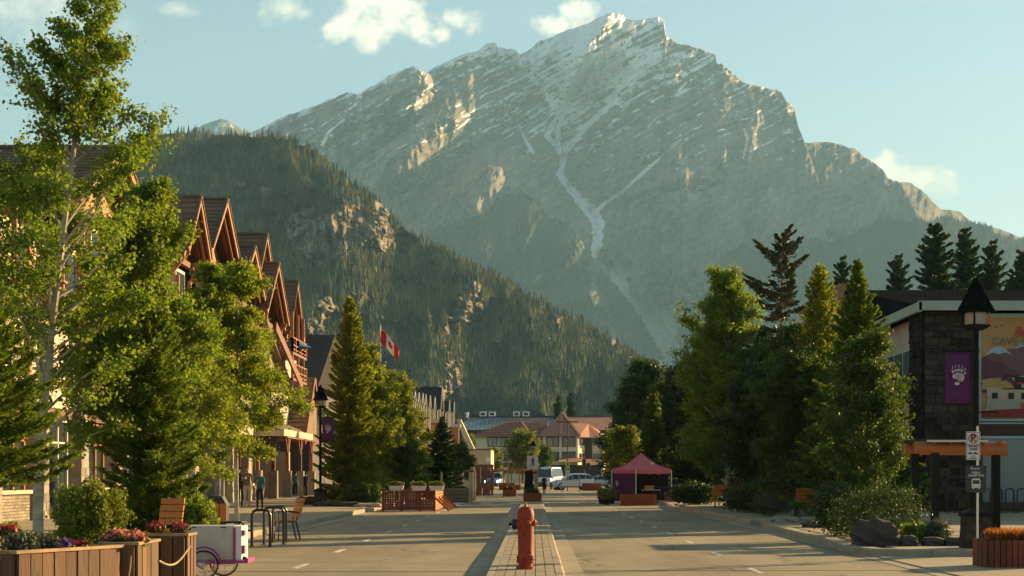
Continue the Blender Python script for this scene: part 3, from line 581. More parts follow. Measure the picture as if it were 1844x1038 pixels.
# ---------------------------------------------------------------- buildings
m_shing = M('brown_shingle', (.17, .11, .07), .85, .2, 4, .4, 20, island=.3); m_dshing = M('dark_shingle', (.045, .042, .038), .9, .2, 3, .3, 20, spec=.05)
m_org = M('orange_timber', (.36, .155, .06), .6, .2, 5, .2, 30, stretch=(1, 1, 1)); m_org2 = M('dark_timber', (.16, .055, .028), .6, .2, 5); m_stucco = M('cream_stucco', (.52, .45, .33), .9, .1, 1.5, .2, 60)
m_tan = M('tan_stucco', (.34, .28, .20), .9, .1, 1.5); m_glass = M('window_glass', (.035, .05, .055), .08, .1, 2, spec=.8); m_curt = M('curtain', (.42, .38, .30), .9, .15, 6); m_frame = M('dark_frame', (.05, .035, .028), .6, .15, 4)
m_lframe = M('light_frame', (.55, .5, .42), .6, .1, 4); m_stone = M('ledge_stone', (.30, .26, .20), .9, .22, 3, .5, 25, island=.5); m_dstone = M('dark_stone', (.048, .037, .028), .95, .35, 5, .7, 25, island=1.0, spec=.1); m_black = M('black_metal', (.018, .018, .018), .45, .15, 6, spec=.5)
m_red = M('red_timber', (.17, .035, .022), .6, .2, 5); m_dark = M('dark_interior', (.012, .011, .010), .9, .2, 2); m_rust = M('rust_planter', (.26, .07, .025), .7, .25, 4, .2, 30); m_white = M('white_paint', (.72, .72, .68), .5, .06, 3, spec=.5)
def coursed(name, col, mortar, sx=3.2, rowh=.09, bw=.32):
    m = M(name, col, .9, .3, 5, .5, 25); t = m.node_tree; L = t.links.new; p = [n for n in t.nodes if n.type == 'BSDF_PRINCIPLED'][0]
    src = p.inputs['Base Color'].links[0].from_socket; tc = N(t, 'ShaderNodeTexCoord'); mp = N(t, 'ShaderNodeMapping'); mp.inputs['Rotation'].default_value = (R(90), 0, R(90)); L(tc.outputs['Object'], mp.inputs[0])
    sp = N(t, 'ShaderNodeSeparateXYZ'); L(tc.outputs['Object'], sp.inputs[0]); cb = N(t, 'ShaderNodeCombineXYZ'); L(mth(t, 'ADD', sp.outputs[0], sp.outputs[1]), cb.inputs[0]); L(sp.outputs[2], cb.inputs[1])
    bt = N(t, 'ShaderNodeTexBrick', inp={'Scale': 1.0, 'Mortar Size': .012, 'Brick Width': bw, 'Row Height': rowh, 'Color1': (1, 1, 1, 1), 'Color2': (.6, .6, .6, 1), 'Mortar': (*mortar, 1)}); L(cb.outputs[0], bt.inputs['Vector'])
    mx = N(t, 'ShaderNodeMix', data_type='RGBA', blend_type='MULTIPLY', inp={0: 1.0}); L(src, mx.inputs[6]); L(bt.outputs['Color'], mx.inputs[7]); L(mx.outputs[2], p.inputs['Base Color']); return m
m_course = coursed('coursed_rubble', (.36, .30, .22), (.3, .3, .3))
# ---- timber lodge on the west side (facing the street at x = -15)
LX = -15.0
lo = thing('timber_lodge', 'long timber lodge with stepped brown-shingled gables and orange rafters', 'lodge', (-15, 50, 0), world=True)
w_ = MB().box(-30, -15.9, 118, 119, .1, 3).box(-30, -16.2, 44, 126, 4.3, 9.6).box(-30, -17.8, 99, 126, .1, 4.3).box(-30, -15.0, 44, 99, 3.6, 4.3).box(-30, -15.35, 44, 99, .1, 3.6)
w_.build('wall', m_stucco, lo)
MB().prism([(-29, 9.6), (-15.7, 9.6), (-20.5, 12.2), (-24, 12.2)], 44, 126).build('roof', m_shing, lo)
sh_cache = {}
def gable(ya, zap, hw, zev, xf, depth=7.0, over=.35, rec=.9, win=True):
    """a street-facing gable dormer: ridge along x, both slopes shingled in courses, doubled orange rakes, brackets"""
    rf = MB(); 
    for s in (-1, 1): rf.prism([(ya, zap), (ya+s*hw, zev), (ya+s*hw, zev-.16), (ya, zap-.2)], xf-depth, xf-.02, 'X')
    roof = rf.build('roof', m_shing, lo)
    L_ = math.hypot(hw, zap-zev); n = max(5, round(L_/.40)); me = None
    for s in (-1, 1):
        ux, uz = s*hw/L_, (zev-zap)/L_; nx_, nz = -uz*s, abs(ux)   # outward normal in (y,z)
        for k in range(n):
            a0 = L_*k/n; a1 = L_*(k+1)/n+.03; p = lambda a, h: (ya+ux*a+(nx_ if s > 0 else -abs(uz))*h, zap+uz*a+nz*h)
            MB().prism([p(a0, .012), p(a1, .055), p(a1, .004), p(a0, .002)], xf-depth, xf+.02, 'X').build('shingle_course', m_shing, roof)
    MB().box(xf-depth, xf+.03, ya-.09, ya+.09, zap+.02, zap+.12).build('ridge_cap', m_shing, roof)
    for s in (-1, 1):
        for j, (dx, dz, wd, mm) in enumerate(((.06, -.03, .26, m_org), (-.16, -.32, .20, m_org), (-.34, -.50, .16, m_org2))):
            MB().bar((xf+dx-.05, ya+s*.0, zap+dz-.12), (xf+dx-.05, ya+s*hw*1.02, zev+dz-.12), .10, wd).build('rake_board', mm, lo)
        ft = MB(); nt_ = max(6, round(L_/.3))
        for k in range(nt_): a = (k+.5)/nt_; ft.bar((xf+.04, ya+s*hw*(a-.45/nt_), zap+.07+(zev-zap)*(a-.45/nt_)), (xf+.04, ya+s*hw*(a+.45/nt_), zap+.07+(zev-zap)*(a+.45/nt_)), .14, .09)
        ft.build('edge_tiles', m_stucco if False else m_shing, lo)
        MB().bar((xf-rec, ya+s*(hw-.5), zev-1.1), (xf-.1, ya+s*(hw-.45), zev-.15), .16, .2).bar((xf-rec, ya+s*(hw-.5), zev-.25), (xf-.05, ya+s*(hw-.5), zev-.2), .16, .2).build('bracket', m_org, lo)
    MB().prism([(ya-hw+.15, zev-.2), (ya+hw-.15, zev-.2), (ya, zap-.35)], xf-rec-.2, xf-rec, 'X').build('gable_panel', m_org, lo)
    MB().box(xf-rec, xf-rec+.14, ya-.1, ya+.1, zev-.2, zap-.5).box(xf-rec, xf-rec+.12, ya-hw*.5, ya+hw*.5, (zap+zev)/2-.3, (zap+zev)/2-.12).box(xf-rec-.05, xf-rec+.16, ya-hw+.1, ya+hw-.1, zev-.45, zev-.2).build('king_post', m_org2, lo)
    if win:
        f = MB().box(xf-rec-.4, xf-rec+.02, ya-1.05, ya+1.05, zev-2.3, zev-.7).build('window', m_lframe, lo)
        MB().box(xf-rec, xf-rec+.04, ya-.9, ya-.06, zev-2.15, zev-.85).box(xf-rec, xf-rec+.04, ya+.06, ya+.9, zev-2.15, zev-.85).build('pane', m_glass, f)
for g in ((66.2, 13.3, 5.2, 11.0, -14.9), (82.1, 13.95, 2.7, 11.4, -15.0), (89.2, 14.9, 4.2, 12.0, -15.0), (94.1, 13.2, 4.0, 10.7, -14.4), (102.5, 14.95, 5.1, 10.6, -15.0), (101.4, 13.2, 4.2, 10.3, -14.2), (115.7, 13.7, 3.4, 10.3, -15.0)):
    gable(*g)
# chalet roof slanting to the street between the upper gables, balconies below
MB().bar((-14.6, 103.2, 9.9), (-14.2, 111.8, 6.9), .12, .5).build('rake_board', m_org2, lo); MB().prism([(101, 10.3), (112, 6.8), (112, 6.55), (101, 9.9)], -16.2, -14.75, 'X').build('roof', m_shing, lo); MB().prism([(99, 6.6), (111.5, 6.6), (102, 9.8), (99, 9.8)], -16.0, -15.2, 'X').build('wall', m_tan, lo)
def balcony(y0, y1, z):
    b = MB().box(-16.2, -14.75, y0, y1, z, z+.16).build('balcony', m_org2, lo)
    MB().box(-14.85, -14.78, y0, y1, z+1.0, z+1.08).box(-14.85, -14.78, y0, y1, z+.55, z+.62).box(-14.85, -14.78, y0, y1, z+.3, z+.36).build('rail', m_org, b)
    for k in range(int((y1-y0)/1.3)+1): MB().box(-14.9, -14.74, y0+k*1.3-.06, y0+k*1.3+.06, z+.16, z+(2.6 if k % 2 == 0 else 1.1)).build('post', m_org, b)
for a in ((47, 58, 7.0), (60, 72, 7.2), (76, 85, 7.2), (87, 97, 7.2), (60, 72, 4.4), (112, 118.5, 7.3), (112, 118.5, 8.9)): balcony(*a)
for k in range(16):
    y = 47.5+k*3.1
    for z in (4.9, 7.6):
        if k % 2 == 0 or z > 6:
            f = MB().box(-16.25, -16.12, y, y+1.5, z, z+1.6).build('window', m_frame, lo); MB().box(-16.12, -16.10, y+.1, y+1.4, z+.1, z+1.5).build('pane', m_glass, f)
for k in range(9): MB().box(-16.25, -16.04, 45+k*6.6, 45.3+k*6.6, 4.3, 9.6).build('wall_post', m_org, lo)
# shopfronts at street level
y = 45.0; k = 0
while y < 98:
    st = MB().box(-15.36, -14.85, y, y+.95, .15, 3.6).build('stone_pier', m_stone, lo); big = MB()
    for r_ in range(13):
        z0 = .16+r_*.265; x_ = y
        cut = random.uniform(.3, .65)
        for (a, b) in ((y-.02, y+cut), (y+cut+.02, y+.97)):
            MB().box(-14.86, -14.81-random.uniform(0, .03), a, b, z0, z0+.245).build('stone', m_stone, st)
    ya, yb = y+1.0, y+4.6
    if k % 3 != 2:
        MB().box(-15.34, -15.05, ya, yb, .15, .95).build('stall_riser', m_course, lo); MB().box(-15.34, -14.95, ya, yb, .95, 1.06).build('sill', m_stucco, lo); zb = 1.06
    else: zb = .2
    f = MB()
    for q in range(4): f.box(-15.32, -15.18, ya+q*(yb-ya-.1)/3, ya+q*(yb-ya-.1)/3+.1, zb, 3.3)
    f.box(-15.32, -15.18, ya, yb, 3.2, 3.3).box(-15.32, -15.18, ya, yb, 2.5, 2.56); f = f.build('shop_window', m_org if k % 2 else m_lframe, lo); MB().box(-15.29, -15.26, ya+.02, yb-.02, zb, 3.2).build('pane', m_glass, f)
    y += 5.0; k += 1
MB().box(-15.34, -15.05, 45, 98, 3.3, 3.62).build('fascia', m_org2, lo)
# lean-to shingle canopy with cream fascia
MB().prism([(-15.4, 4.75), (-13.6, 3.95), (-13.6, 3.8), (-15.4, 4.5)], 98.5, 111).build('canopy', m_shing, lo); MB().box(-13.6, -13.45, 98.4, 111.1, 3.62, 3.98).box(-15.4, -13.45, 98.3, 98.42, 3.6, 3.9).build('fascia', m_stucco, lo)
# steep shingled porch roof with courses, its arcade below
pr = MB().prism([(118.9, 3.8), (124, 8.1), (126, 8.1), (126, 3.8)], -23, -15.0, 'X').build('porch_roof', m_shing, lo)
for k in range(15):
    a0 = k/15; a1 = (k+1)/15+.006; q = lambda a, h: (124-5.1*a-h*.64, 8.1-4.3*a+h*.77)
    MB().prism([q(a0, .015), q(a1, .085), q(a1, 0), q(a0, 0)], -23, -14.96, 'X').build('shingle_course', m_shing, pr)
MB().bar((-14.9, 124, 8.0), (-14.9, 118.7, 3.6), .12, .35).bar((-14.9, 124, 8.0), (-14.9, 128.8, 3.9), .12, .35).build('rake_board', m_org2, lo)
MB().prism([(120, 3.7), (128, 3.7), (124, 7.7)], -15.5, -15.3, 'X').build('gable_panel', m_red, lo)
for k, y in enumerate((99.5, 105.5, 111.5, 117.5, 123.5)):
    MB().box(-15.3, -14.8, y-.25, y+.25, .15, 1.75).build('stone_pier', m_stone, lo); MB().box(-15.15, -14.95, y-.1, y+.1, 1.75, 3.9).build('post', m_org2 if k % 2 else m_org, lo); MB().bar((-15.05, y+.1, 2.8), (-15.05, y+1.1, 3.8), .12, .14).bar((-15.05, y-.1, 2.8), (-15.05, y-1.1, 3.8), .12, .14).build('knee_brace', m_red, lo)
MB().box(-15.2, -14.9, 98.5, 126, 3.75, 4.1).build('beam', m_red, lo)
MB().box(-17.85, -17.7, 99, 126, .15, 3.7).build('shop_window', m_glass, lo)
for k in range(10): MB().box(-17.7, -17.6, 99+k*2.8, 99.2+k*2.8, .15, 3.7).build('mullion', m_org2, lo)
# ---- dark flat-roofed block beyond
db = thing('dark_building', 'plain dark slate-roofed block rising behind the tall pointed larch', 'building', (-24, 140, 0), world=True)
MB().box(-34, -16.5, 134, 168, .1, 8).build('wall', m_frame, db); MB().prism([(133.5, 8), (145, 12.6), (165, 12.6), (168.5, 8)], -35, -15.8, 'X').build('roof', m_dshing, db)
for k in range(7): MB().box(-16.5, -16.4, 137+k*4.2, 139.4+k*4.2, 4.5, 6.4).build('window', m_glass, db)
# ---- long building with a row of witch-hat gablets
gb = thing('gabled_row_building', 'brick and plaster street building under a row of small pointed gablets', 'building', (-15, 205, 0), world=True)
GX = -13.5
MB().box(-30, GX-1.5, 200, 316, .1, 8).box(-30, GX, 200, 316, .1, 5.2).build('wall', m_tan, gb)
MB().add([(GX-1.8, 199, 8.0), (GX-1.8, 317, 10.9), (GX-7, 317, 14.3), (GX-7, 199, 12.2), (-28, 199, 12.2), (-28, 317, 14.3)], [(0, 1, 2, 3), (3, 2, 5, 4)]).build('roof', m_dshing, gb, fix=False)
m_gedge = M('pale_barge', (.46, .42, .34), .7, .1, 3)
def gablet(px, py, hwpx, hpx, big=False):
    y = GX*F/(px-CX); z = gz(py, y); h = hpx*y/F; hw = (1.9 if not big else 4.0); zb = z-h
    r = MB()
    for s in (-1, 1): r.prism([(y, z), (y+s*hw, zb), (y+s*hw, zb-.2), (y, z-.3)], GX-4, GX, 'X')
    r = r.build('gablet', m_dshing, gb)
    for s in (-1, 1): MB().bar((GX+.08, y, z), (GX+.08, y+s*hw, zb), .14, .24).build('barge_board', m_gedge, r)
    MB().prism([(y-hw+.3, zb), (y+hw-.3, zb), (y, z-.6)], GX-.5, GX-.35, 'X').build('infill', m_org2 if not big else m_org, r)
    for s in (-1, 1): MB().box(GX-.35, GX+.05, y+s*(hw-.15)-.22, y+s*(hw-.15)+.22, zb-3.0, zb).build('pilaster', m_gedge, r)
    f = MB().box(GX-1.4, GX-.5, y-hw+.5, y+hw-.5, zb-2.4, zb).build('window', m_frame, r)
    MB().prism([(zb-5.6, 0), (zb-3.0, 0)][:0] or [(GX-.3, zb-2.6), (GX+.9, zb-5.2), (GX+.9, zb-5.5), (GX-.3, zb-5.5)], y-hw-.1, y-hw+.35).build('sloped_buttress', m_gedge, r)
for g in ((740, 709, 0, 15), (746, 705, 0, 17), (753, 708, 0, 18), (760, 709, 0, 20), (765.5, 711, 0, 20), (773.5, 713, 0, 21), (782, 716, 0, 21), (808.5, 722, 0, 20), (817, 724, 0, 19)): gablet(*g)
gablet(795.6, 697, 0, 42, True)
for (px, py) in ((778, 762), (813, 770)):
    y = GX*F/(px-CX); MB().box(GX-.3, GX+1.2, y-.8, y+.8, 4.4, gz(py, y)).build('brick_pier', M('brick', (.36, .13, .06), .85, .2, 6), gb); MB().box(GX-.4, GX+1.5, y-1, y+1, gz(py, y), gz(py, y)+.5).build('pier_cap', m_gedge, gb)
MB().prism([(GX+.2, 11.0), (GX+.9, 11.0), (GX+3.4, 5.6), (GX+2.4, 5.2)], 311, 316.5).build('awning', m_stucco, gb)
for k in range(20):
    f = MB().box(GX, GX+.08, 202+k*5.6, 205.6+k*5.6, .8, 3.6).build('shop_window', m_glass, gb)
    MB().box(GX, GX+.12, 205.8+k*5.6, 206.6+k*5.6, .1, 4.4).build('pilaster', m_red if k % 2 else m_gedge, gb)
# ---- hotel closing the street
ht = thing('hotel', 'three-storey cream hotel with terracotta hipped roofs closing the end of the street', 'hotel', (0, 360, 0), world=True)
HYY = 360.0; q = HYY/F
hx = lambda px: (px-CX)*q
hzz = lambda py: EYE+(HY-py)*q
m_terra = M('terracotta_tile', (.34, .16, .105), .8, .15, 1.2, .3, 6); m_cream = M('hotel_cream', (.74, .63, .44), .9, .06, .8); m_hframe = M('hotel_frame', (.055, .03, .022), .6)
MB().box(hx(857), hx(980), HYY, HYY+14, 0, hzz(786)).box(hx(980), hx(1040), HYY-2.5, HYY+14, 0, hzz(783)).build('wall', m_cream, ht)
# corner wing turned a little to the sun
cx0, cx1, cx2 = hx(1038), hx(1056), hx(1088)
MB().add([(cx0, HYY-2.4, 0), (cx1, HYY+3, 0), (cx2, HYY+4.5, 0), (hx(1100), HYY+12, 0), (cx0, HYY+14, 0)]+[(cx0, HYY-2.4, hzz(783)), (cx1, HYY+3, hzz(783)), (cx2, HYY+4.5, hzz(785)), (hx(1100), HYY+12, hzz(785)), (cx0, HYY+14, hzz(785))], [(0, 1, 6, 5), (1, 2, 7, 6), (2, 3, 8, 7), (3, 4, 9, 8), (4, 0, 5, 9)]).build('wall', m_cream, ht)
def roofpoly(name, vs, fs, mat=None): return MB().add(vs, fs).build(name, mat or m_terra, ht)
ez = hzz(785)
# main hip
roofpoly('roof', [(hx(847), HYY-1.2, ez-.2), (hx(985), HYY-1.2, ez-.2), (hx(985), HYY+15, ez), (hx(847), HYY+15, ez), (hx(915), HYY+6.5, hzz(758)), (hx(985), HYY+6.5, hzz(759))], [(0, 1, 5, 4), (1, 2, 5), (2, 3, 4, 5), (3, 0, 4), (0, 3, 2, 1)])
tx, tz = hx(1012), hzz(742); e = [(hx(968), HYY-3.6), (hx(1007), HYY-5.6), (hx(1043), HYY-4.2), (hx(1053), HYY+4), (hx(1030), HYY+11), (hx(975), HYY+11)]
roofpoly('turret_roof', [(x, y, ez-.15) for x, y in e]+[(tx, HYY+2, tz)], [(i, (i+1) % 6, 6) for i in range(6)]+[(5, 4, 3, 2, 1, 0)])
roofpoly('roof', [(hx(1040), HYY-3, ez-.3), (hx(1062), HYY+2, ez-.3), (hx(1093), HYY+3.4, ez-.6), (hx(1106), HYY+13, ez-.4), (hx(1040), HYY+15, ez), (hx(1032), HYY+5, hzz(761)), (hx(1062), HYY+7.5, hzz(761.5))], [(0, 1, 6, 5), (1, 2, 6), (2, 3, 6), (3, 4, 5, 6), (4, 0, 5), (4, 3, 2, 1, 0)])
for (a, b) in (((hx(938), HYY+6.3, hzz(757.5)), (hx(958), HYY-1.1, ez)), ((hx(1012), HYY+1.8, tz+.1), (hx(1007), HYY-5.6, ez)), ((hx(1012), HYY+1.9, tz+.1), (hx(1043), HYY-4.2, ez))): MB().bar(a, b, .5, .3).build('hip_ridge', m_terra, ht)
for k in range(9):
    z = ez+k*.45; yo = HYY-1.2+k*.45*7.7/3.1
    MB().box(hx(853+k*6.2), hx(985), yo-.1, yo+.12, z-.08, z+.07).build('tile_course', m_terra, ht)
def hwin(px0, px1, py0, py1, n, y, curtain=True, mat=None):
    f = MB().box(hx(px0), hx(px1), y-.18, y+.02, hzz(py1), hzz(py0)).build('window', m_hframe, ht)
    W_ = px1-px0; s = (W_-2)/n
    for k in range(n):
        a, b = px0+1.6+k*s, px0+k*s+s+.4; MB().box(hx(a), hx(b), y-.22, y-.17, hzz(py1-1.2), hzz(py0+1.6)).build('pane', m_glass, f)
        if curtain and (k+int(px0)) % 3 != 1: MB().box(hx(a)+.05, hx(a+(b-a)*.42), y-.25, y-.215, hzz(py1-1.4), hzz(py0+1.8)).box(hx(a+(b-a)*.7), hx(b)-.05, y-.25, y-.215, hzz(py1-1.4), hzz(py0+1.8)).build('curtain', m_curt, f)
for (p0, p1) in ((787.5, 805), (814, 830), (838, 853)):
    hwin(878, 924, p0, p1, 3, HYY); hwin(984, 1006, p0, p1, 2, HYY-2.5); hwin(1012, 1036, p0, p1, 2, HYY-2.5, False)
    hwin(930, 952, p0, p1, 2, HYY); hwin(958, 976, p0, p1, 2, HYY)
MB().box(hx(858), hx(980), HYY-.12, HYY, hzz(812), hzz(808)).box(hx(858), hx(980), HYY-.12, HYY, hzz(837), hzz(833)).build('band', m_tan, ht)
MB().box(hx(978), hx(983), HYY-2.8, HYY-2.4, 0, ez-.2).box(hx(1007), hx(1011), HYY-2.8, HYY-2.4, 0, ez-.2).build('pilaster', m_cream, ht)
def swin(a, b, py0, py1, n):      # windows on the turned wing
    a = Vector((*a, 0)); b = Vector((*b, 0)); d = (b-a); s = 1.0/n; nrm = Vector((d.y, -d.x, 0)).normalized()*.06
    for k in range(n):
        p = a+d*(k*s+.06*s)+nrm; r_ = a+d*((k+1)*s-.06*s)+nrm; f = MB().bar((p.x, p.y, (py0+py1)/2), (r_.x, r_.y, (py0+py1)/2), .1, py1-py0).build('window', m_lframe, ht)
        p2 = p+d*(.1*s)+nrm*1.5; r2 = r_-d*(.1*s)+nrm*1.5; MB().bar((p2.x, p2.y, (py0+py1)/2), (r2.x, r2.y, (py0+py1)/2), .06, (py1-py0)*.84).build('pane', m_glass, f)
for (p0, p1) in ((788, 803), (816, 828)):
    swin((cx0+.4, HYY-1.3), (cx1-.4, HYY+2.0), hzz(p1), hzz(p0), 2); swin((cx1+1.4, HYY+3.5), (cx2-.3, HYY+4.3), hzz(p1), hzz(p0), 3)
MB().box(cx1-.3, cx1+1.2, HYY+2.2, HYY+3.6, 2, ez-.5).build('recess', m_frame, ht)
roofpoly('porch_roof', [(hx(1002), HYY-9, hzz(833)), (hx(1050), HYY-9, hzz(832)), (hx(1052), HYY-2.6, hzz(825)), (hx(1010), HYY-2.6, hzz(825)), (hx(1002), HYY-9, hzz(834.5)), (hx(1050), HYY-9, hzz(833.5))], [(0, 1, 2, 3), (0, 4, 5, 1)])
roofpoly('porch_roof', [(hx(1054), HYY-8, hzz(838)), (hx(1080), HYY-8, hzz(838)), (hx(1066), HYY-1, hzz(827)), (hx(1052), HYY-1, hzz(827))], [(0, 1, 2, 3)])
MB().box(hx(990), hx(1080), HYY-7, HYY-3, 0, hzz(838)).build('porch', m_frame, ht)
# metal-roofed block behind the hotel with rooftop air handlers
mb_ = thing('metal_roofed_building', 'long building with a blue-grey metal roof showing above the hotel roof', 'building', (-5, 410, 0), world=True); q2 = 410/F
bx = lambda px: (px-CX)*q2
bz = lambda py: EYE+(HY-py)*q2
MB().box(bx(828), bx(1110), 410, 436, 0, bz(776)).build('wall', m_frame, mb_)
MB().add([(bx(822), 408, bz(775)), (bx(1030), 408, bz(775)), (bx(1030), 422, bz(748)), (bx(842), 422, bz(748)), (bx(822), 437, bz(775)), (bx(1030), 437, bz(775))], [(0, 1, 2, 3), (3, 2, 5, 4), (0, 3, 4)]).build('roof', M('metal_roof', (.12, .19, .21), .5, .1, 1, metal=.2), mb_)
for k in range(26): x = bx(846+k*7); MB().bar((x-.4, 409, bz(773.6)), (x, 422, bz(747.6)), .1, .12).build('roof_seam', m_frame, mb_)
MB().add([(bx(1020), 408, bz(775)), (bx(1120), 408, bz(775)), (bx(1105), 422, bz(747)), (bx(1020), 422, bz(747))], [(0, 1, 2, 3)]).build('roof', m_terra, mb_, fix=False)
MB().box(bx(836), bx(1105), 421.6, 422.4, bz(749), bz(746)).build('ridge_beam', m_frame, mb_)
unit0 = None
for px in (867, 884, 929, 946.5):
    if unit0 is None:
        unit0 = thing('air_handler', '', 'air handler', (bx(px), 422, bz(747)), group='air handlers on the metal roof'); MB().box(-.75, .75, -.6, .6, 0, 1.0).build('housing', m_white, unit0, bevel=.03); MB().box(-.8, .8, -.65, .65, 1.0, 1.12).build('cap', m_lframe, unit0); g_ = MB().box(-.5, .5, -.64, -.6, .2, .8).build('grille', m_frame, unit0); c = unit0
    else: c = dup(unit0, (bx(px), 422, bz(747)), 0)
    c['label'] = {867: 'white rooftop air handler close to the round vent cowl', 884: 'white rooftop air handler, second along from the vent cowl', 929: 'white rooftop air handler in the middle of the ridge, before the last one', 946.5: 'white rooftop air handler closest to the spruces behind the hotel'}[px]
vc = thing('vent_cowl', 'round metal vent cowl on the roof ridge of the metal-roofed building', 'vent', (bx(838), 421, bz(750))); MB().cyl((0, 0, 0), (0, 0, 1.0), .3).build('pipe', m_white, vc); MB().cyl((0, 0, 1.0), (0, 0, 1.25), .5, .3).build('cowl', m_white, vc)
# beige flat-roofed shop
bs = thing('flat_roofed_shop', 'small beige flat-roofed shop at the corner beside the pergola', 'shop', (gx(868, 215), 215, 0), world=True); b = 215/F
MB().box(gx(820, 215), gx(885, 215), 212, 228, 0, gz(811, 215)).build('wall', M('beige_wall', (.56, .45, .30), .9, .06, 1), bs); MB().box(gx(819, 215), gx(886, 215), 211.8, 228.2, gz(811, 215), gz(809.5, 215)).build('parapet', m_org2, bs)
sg = MB().box(gx(877, 215), gx(884, 215), 211.9, 212, gz(833, 215), gz(824, 215)).build('sign_board', m_white, bs); MB().box(gx(868, 215), gx(885, 215), 211.9, 212, 0, 2.1).build('window', m_glass, bs)
# ---- mural building on the east side
mu = thing('mural_building', 'two-storey dark stone and cream building with a big painted travel mural', 'building', (14.5, 68, 0), world=True)
MB().box(14.6, 34, 68.3, 84, .1, 7.5).build('wall', m_stucco, mu)
MB().prism([(67.3, 7.75), (84, 9.98), (86, 7.75)], 14.2, 36, 'X').build('roof', M('slate_roof', (.016, .017, .018), .95, .2, 3, .3, 20, spec=.0), mu); MB().box(14.1, 36, 67.2, 67.4, 7.55, 7.9).box(14.05, 14.2, 67.2, 84.5, 7.5, 7.85).build('fascia', M('green_grey_trim', (.34, .38, .32), .6), mu)
tw = MB().box(14.42, 16.4, 67.75, 70.2, .15, 7.54).build('stone_tower', m_dstone, mu)
r_ = random.Random(4); z = .16
while z < 7.4:
    hh_ = r_.uniform(.10, .30); x = 14.4
    while x < 16.35:
        ww = r_.uniform(.22, .5); x1 = min(x+ww, 16.42); MB().box(x+.01, x1-.01, 67.68-r_.uniform(0, .05), 67.76, z, min(z+hh_-.02, 7.5)).build('stone', m_dstone, tw); x = x1
    z += hh_
side = MB(); z = .16
while z < 7.4:
    hh_ = r_.uniform(.18, .34); y = 67.8
    while y < 70.2: ww = r_.uniform(.3, .7); side.box(14.35-r_.uniform(0, .04), 14.43, y+.01, min(y+ww, 70.2)-.01, z, min(z+hh_-.02, 7.5)); y += ww
    z += hh_
side.build('stone', m_dstone, tw, kind='stuff')
for (z0, z1) in ((4.6, 6.4), (1.0, 2.8)):
    for k in range(5):
        f = MB().box(14.5, 14.62, 70.5+k*1.75, 72.05+k*1.75, z0, z1).build('window', m_lframe, mu); MB().box(14.46, 14.5, 70.6+k*1.75, 71.25+k*1.75, z0+.1, z1-.1).box(14.46, 14.5, 71.32+k*1.75, 71.95+k*1.75, z0+.1, z1-.1).build('pane', m_glass, f)
MB().box(14.45, 14.6, 70.4, 79.4, 4.35, 4.6).build('sill', m_dstone, mu)
# storefront below the mural
MB().box(16.42, 34, 67.9, 68.3, .15, .5).build('plinth', m_dstone, mu)
f = MB().box(16.42, 34, 68.0, 68.25, 2.95, 3.4).build('shop_fascia', M('fascia_brown', (.07, .03, .02), .6), mu)
MB().box(16.42, 34, 67.95, 68.02, 3.40, 3.46).box(16.42, 34, 67.95, 68.02, 2.86, 2.95).build('trim', M('pale_blue_trim', (.36, .50, .52), .6), mu)
MB().box(16.42, 34, 68.05, 68.2, .5, 2.86).build('shop_window', M('blue_glass', (.10, .17, .19), .15, .1, 1, spec=.7), mu)
for x in (16.5, 18.6, 20.7): MB().box(x, x+.12, 67.98, 68.06, .5, 2.86).build('mullion', m_frame, mu)
# the mural: a flat painted poster panel in a pale frame
mr = thing('mural', 'painted travel mural of hills, a river and a bath house in a pale frame', 'mural', (16.9, 67.9, 3.4), world=True)
Xa, Xb, Za, Zb = 16.55, 22.6, 3.62, 7.35
P_ = {'sky': M('paint_ochre', (.45, .27, .11), .8, .08, .8), 'mtn': M('paint_plum', (.15, .085, .085), .8, .15, 2), 'snow': M('paint_bluewhite', (.32, .42, .48), .8), 'hill': M('paint_purple', (.12, .055, .07), .8, .15, 2), 'dk': M('paint_darkgreen', (.03, .035, .025), .8), 'gold': M('paint_gold', (.42, .30, .12), .8, .2, 3), 'stone': M('paint_cream', (.46, .38, .26), .8, .1, 3), 'red': M('paint_red', (.45, .07, .04), .8), 'court': M('paint_grey', (.34, .33, .27), .8, .1, 2), 'flor': M('paint_flowers', (.22, .04, .035), .8, .5, 9)}
MB().box(Xa-.12, Xb+.12, 67.86, 68.28, Za-.12, Zb+.14).build('frame', MATS['pale_blue_trim'], mr); lay = [0]
def paint(key, pts, dy=0): lay[0] += 1; y = 67.856-.004*lay[0]; MB().prism([(Xa+u*(Xb-Xa), Za+v*(Zb-Za)) for u, v in pts], y, y+.003).build('painted_shape', P_[key], mr)
paint('sky', [(0, 0), (1, 0), (1, 1), (0, 1)])
paint('mtn', [(0, .30), (1, .30), (1, .70), (.9, .66), (.8, .72), (.7, .68), (.62, .74), (.5, .66), (.42, .70), (.30, .74), (.22, .69), (.12, .68), (.06, .64), (0, .60)])
for (u, v) in ((.10, .66), (.28, .72), (.42, .69), (.60, .72), (.78, .70)): paint('snow', [(u-.08, v-.035), (u-.03, v-.01), (u, v-.03), (u+.05, v-.01), (u+.09, v-.04), (u+.04, v+.03), (u, v+.05), (u-.04, v+.025)])
paint('hill', [(0, .60), (.12, .55), (.22, .44), (.34, .34), (.34, .25), (0, .25)]); paint('gold', [(.18, .40), (.35, .44), (.6, .50), (1, .54), (1, .42), (.6, .38), (.3, .33), (.2, .36)])
paint('dk', [(.34, .56), (.6, .58), (1, .60), (1, .52), (.6, .50), (.4, .50)]); paint('dk', [(.2, .41), (.3, .43), (.45, .42), (.6, .44), (1, .46), (1, .28), (.2, .28)])
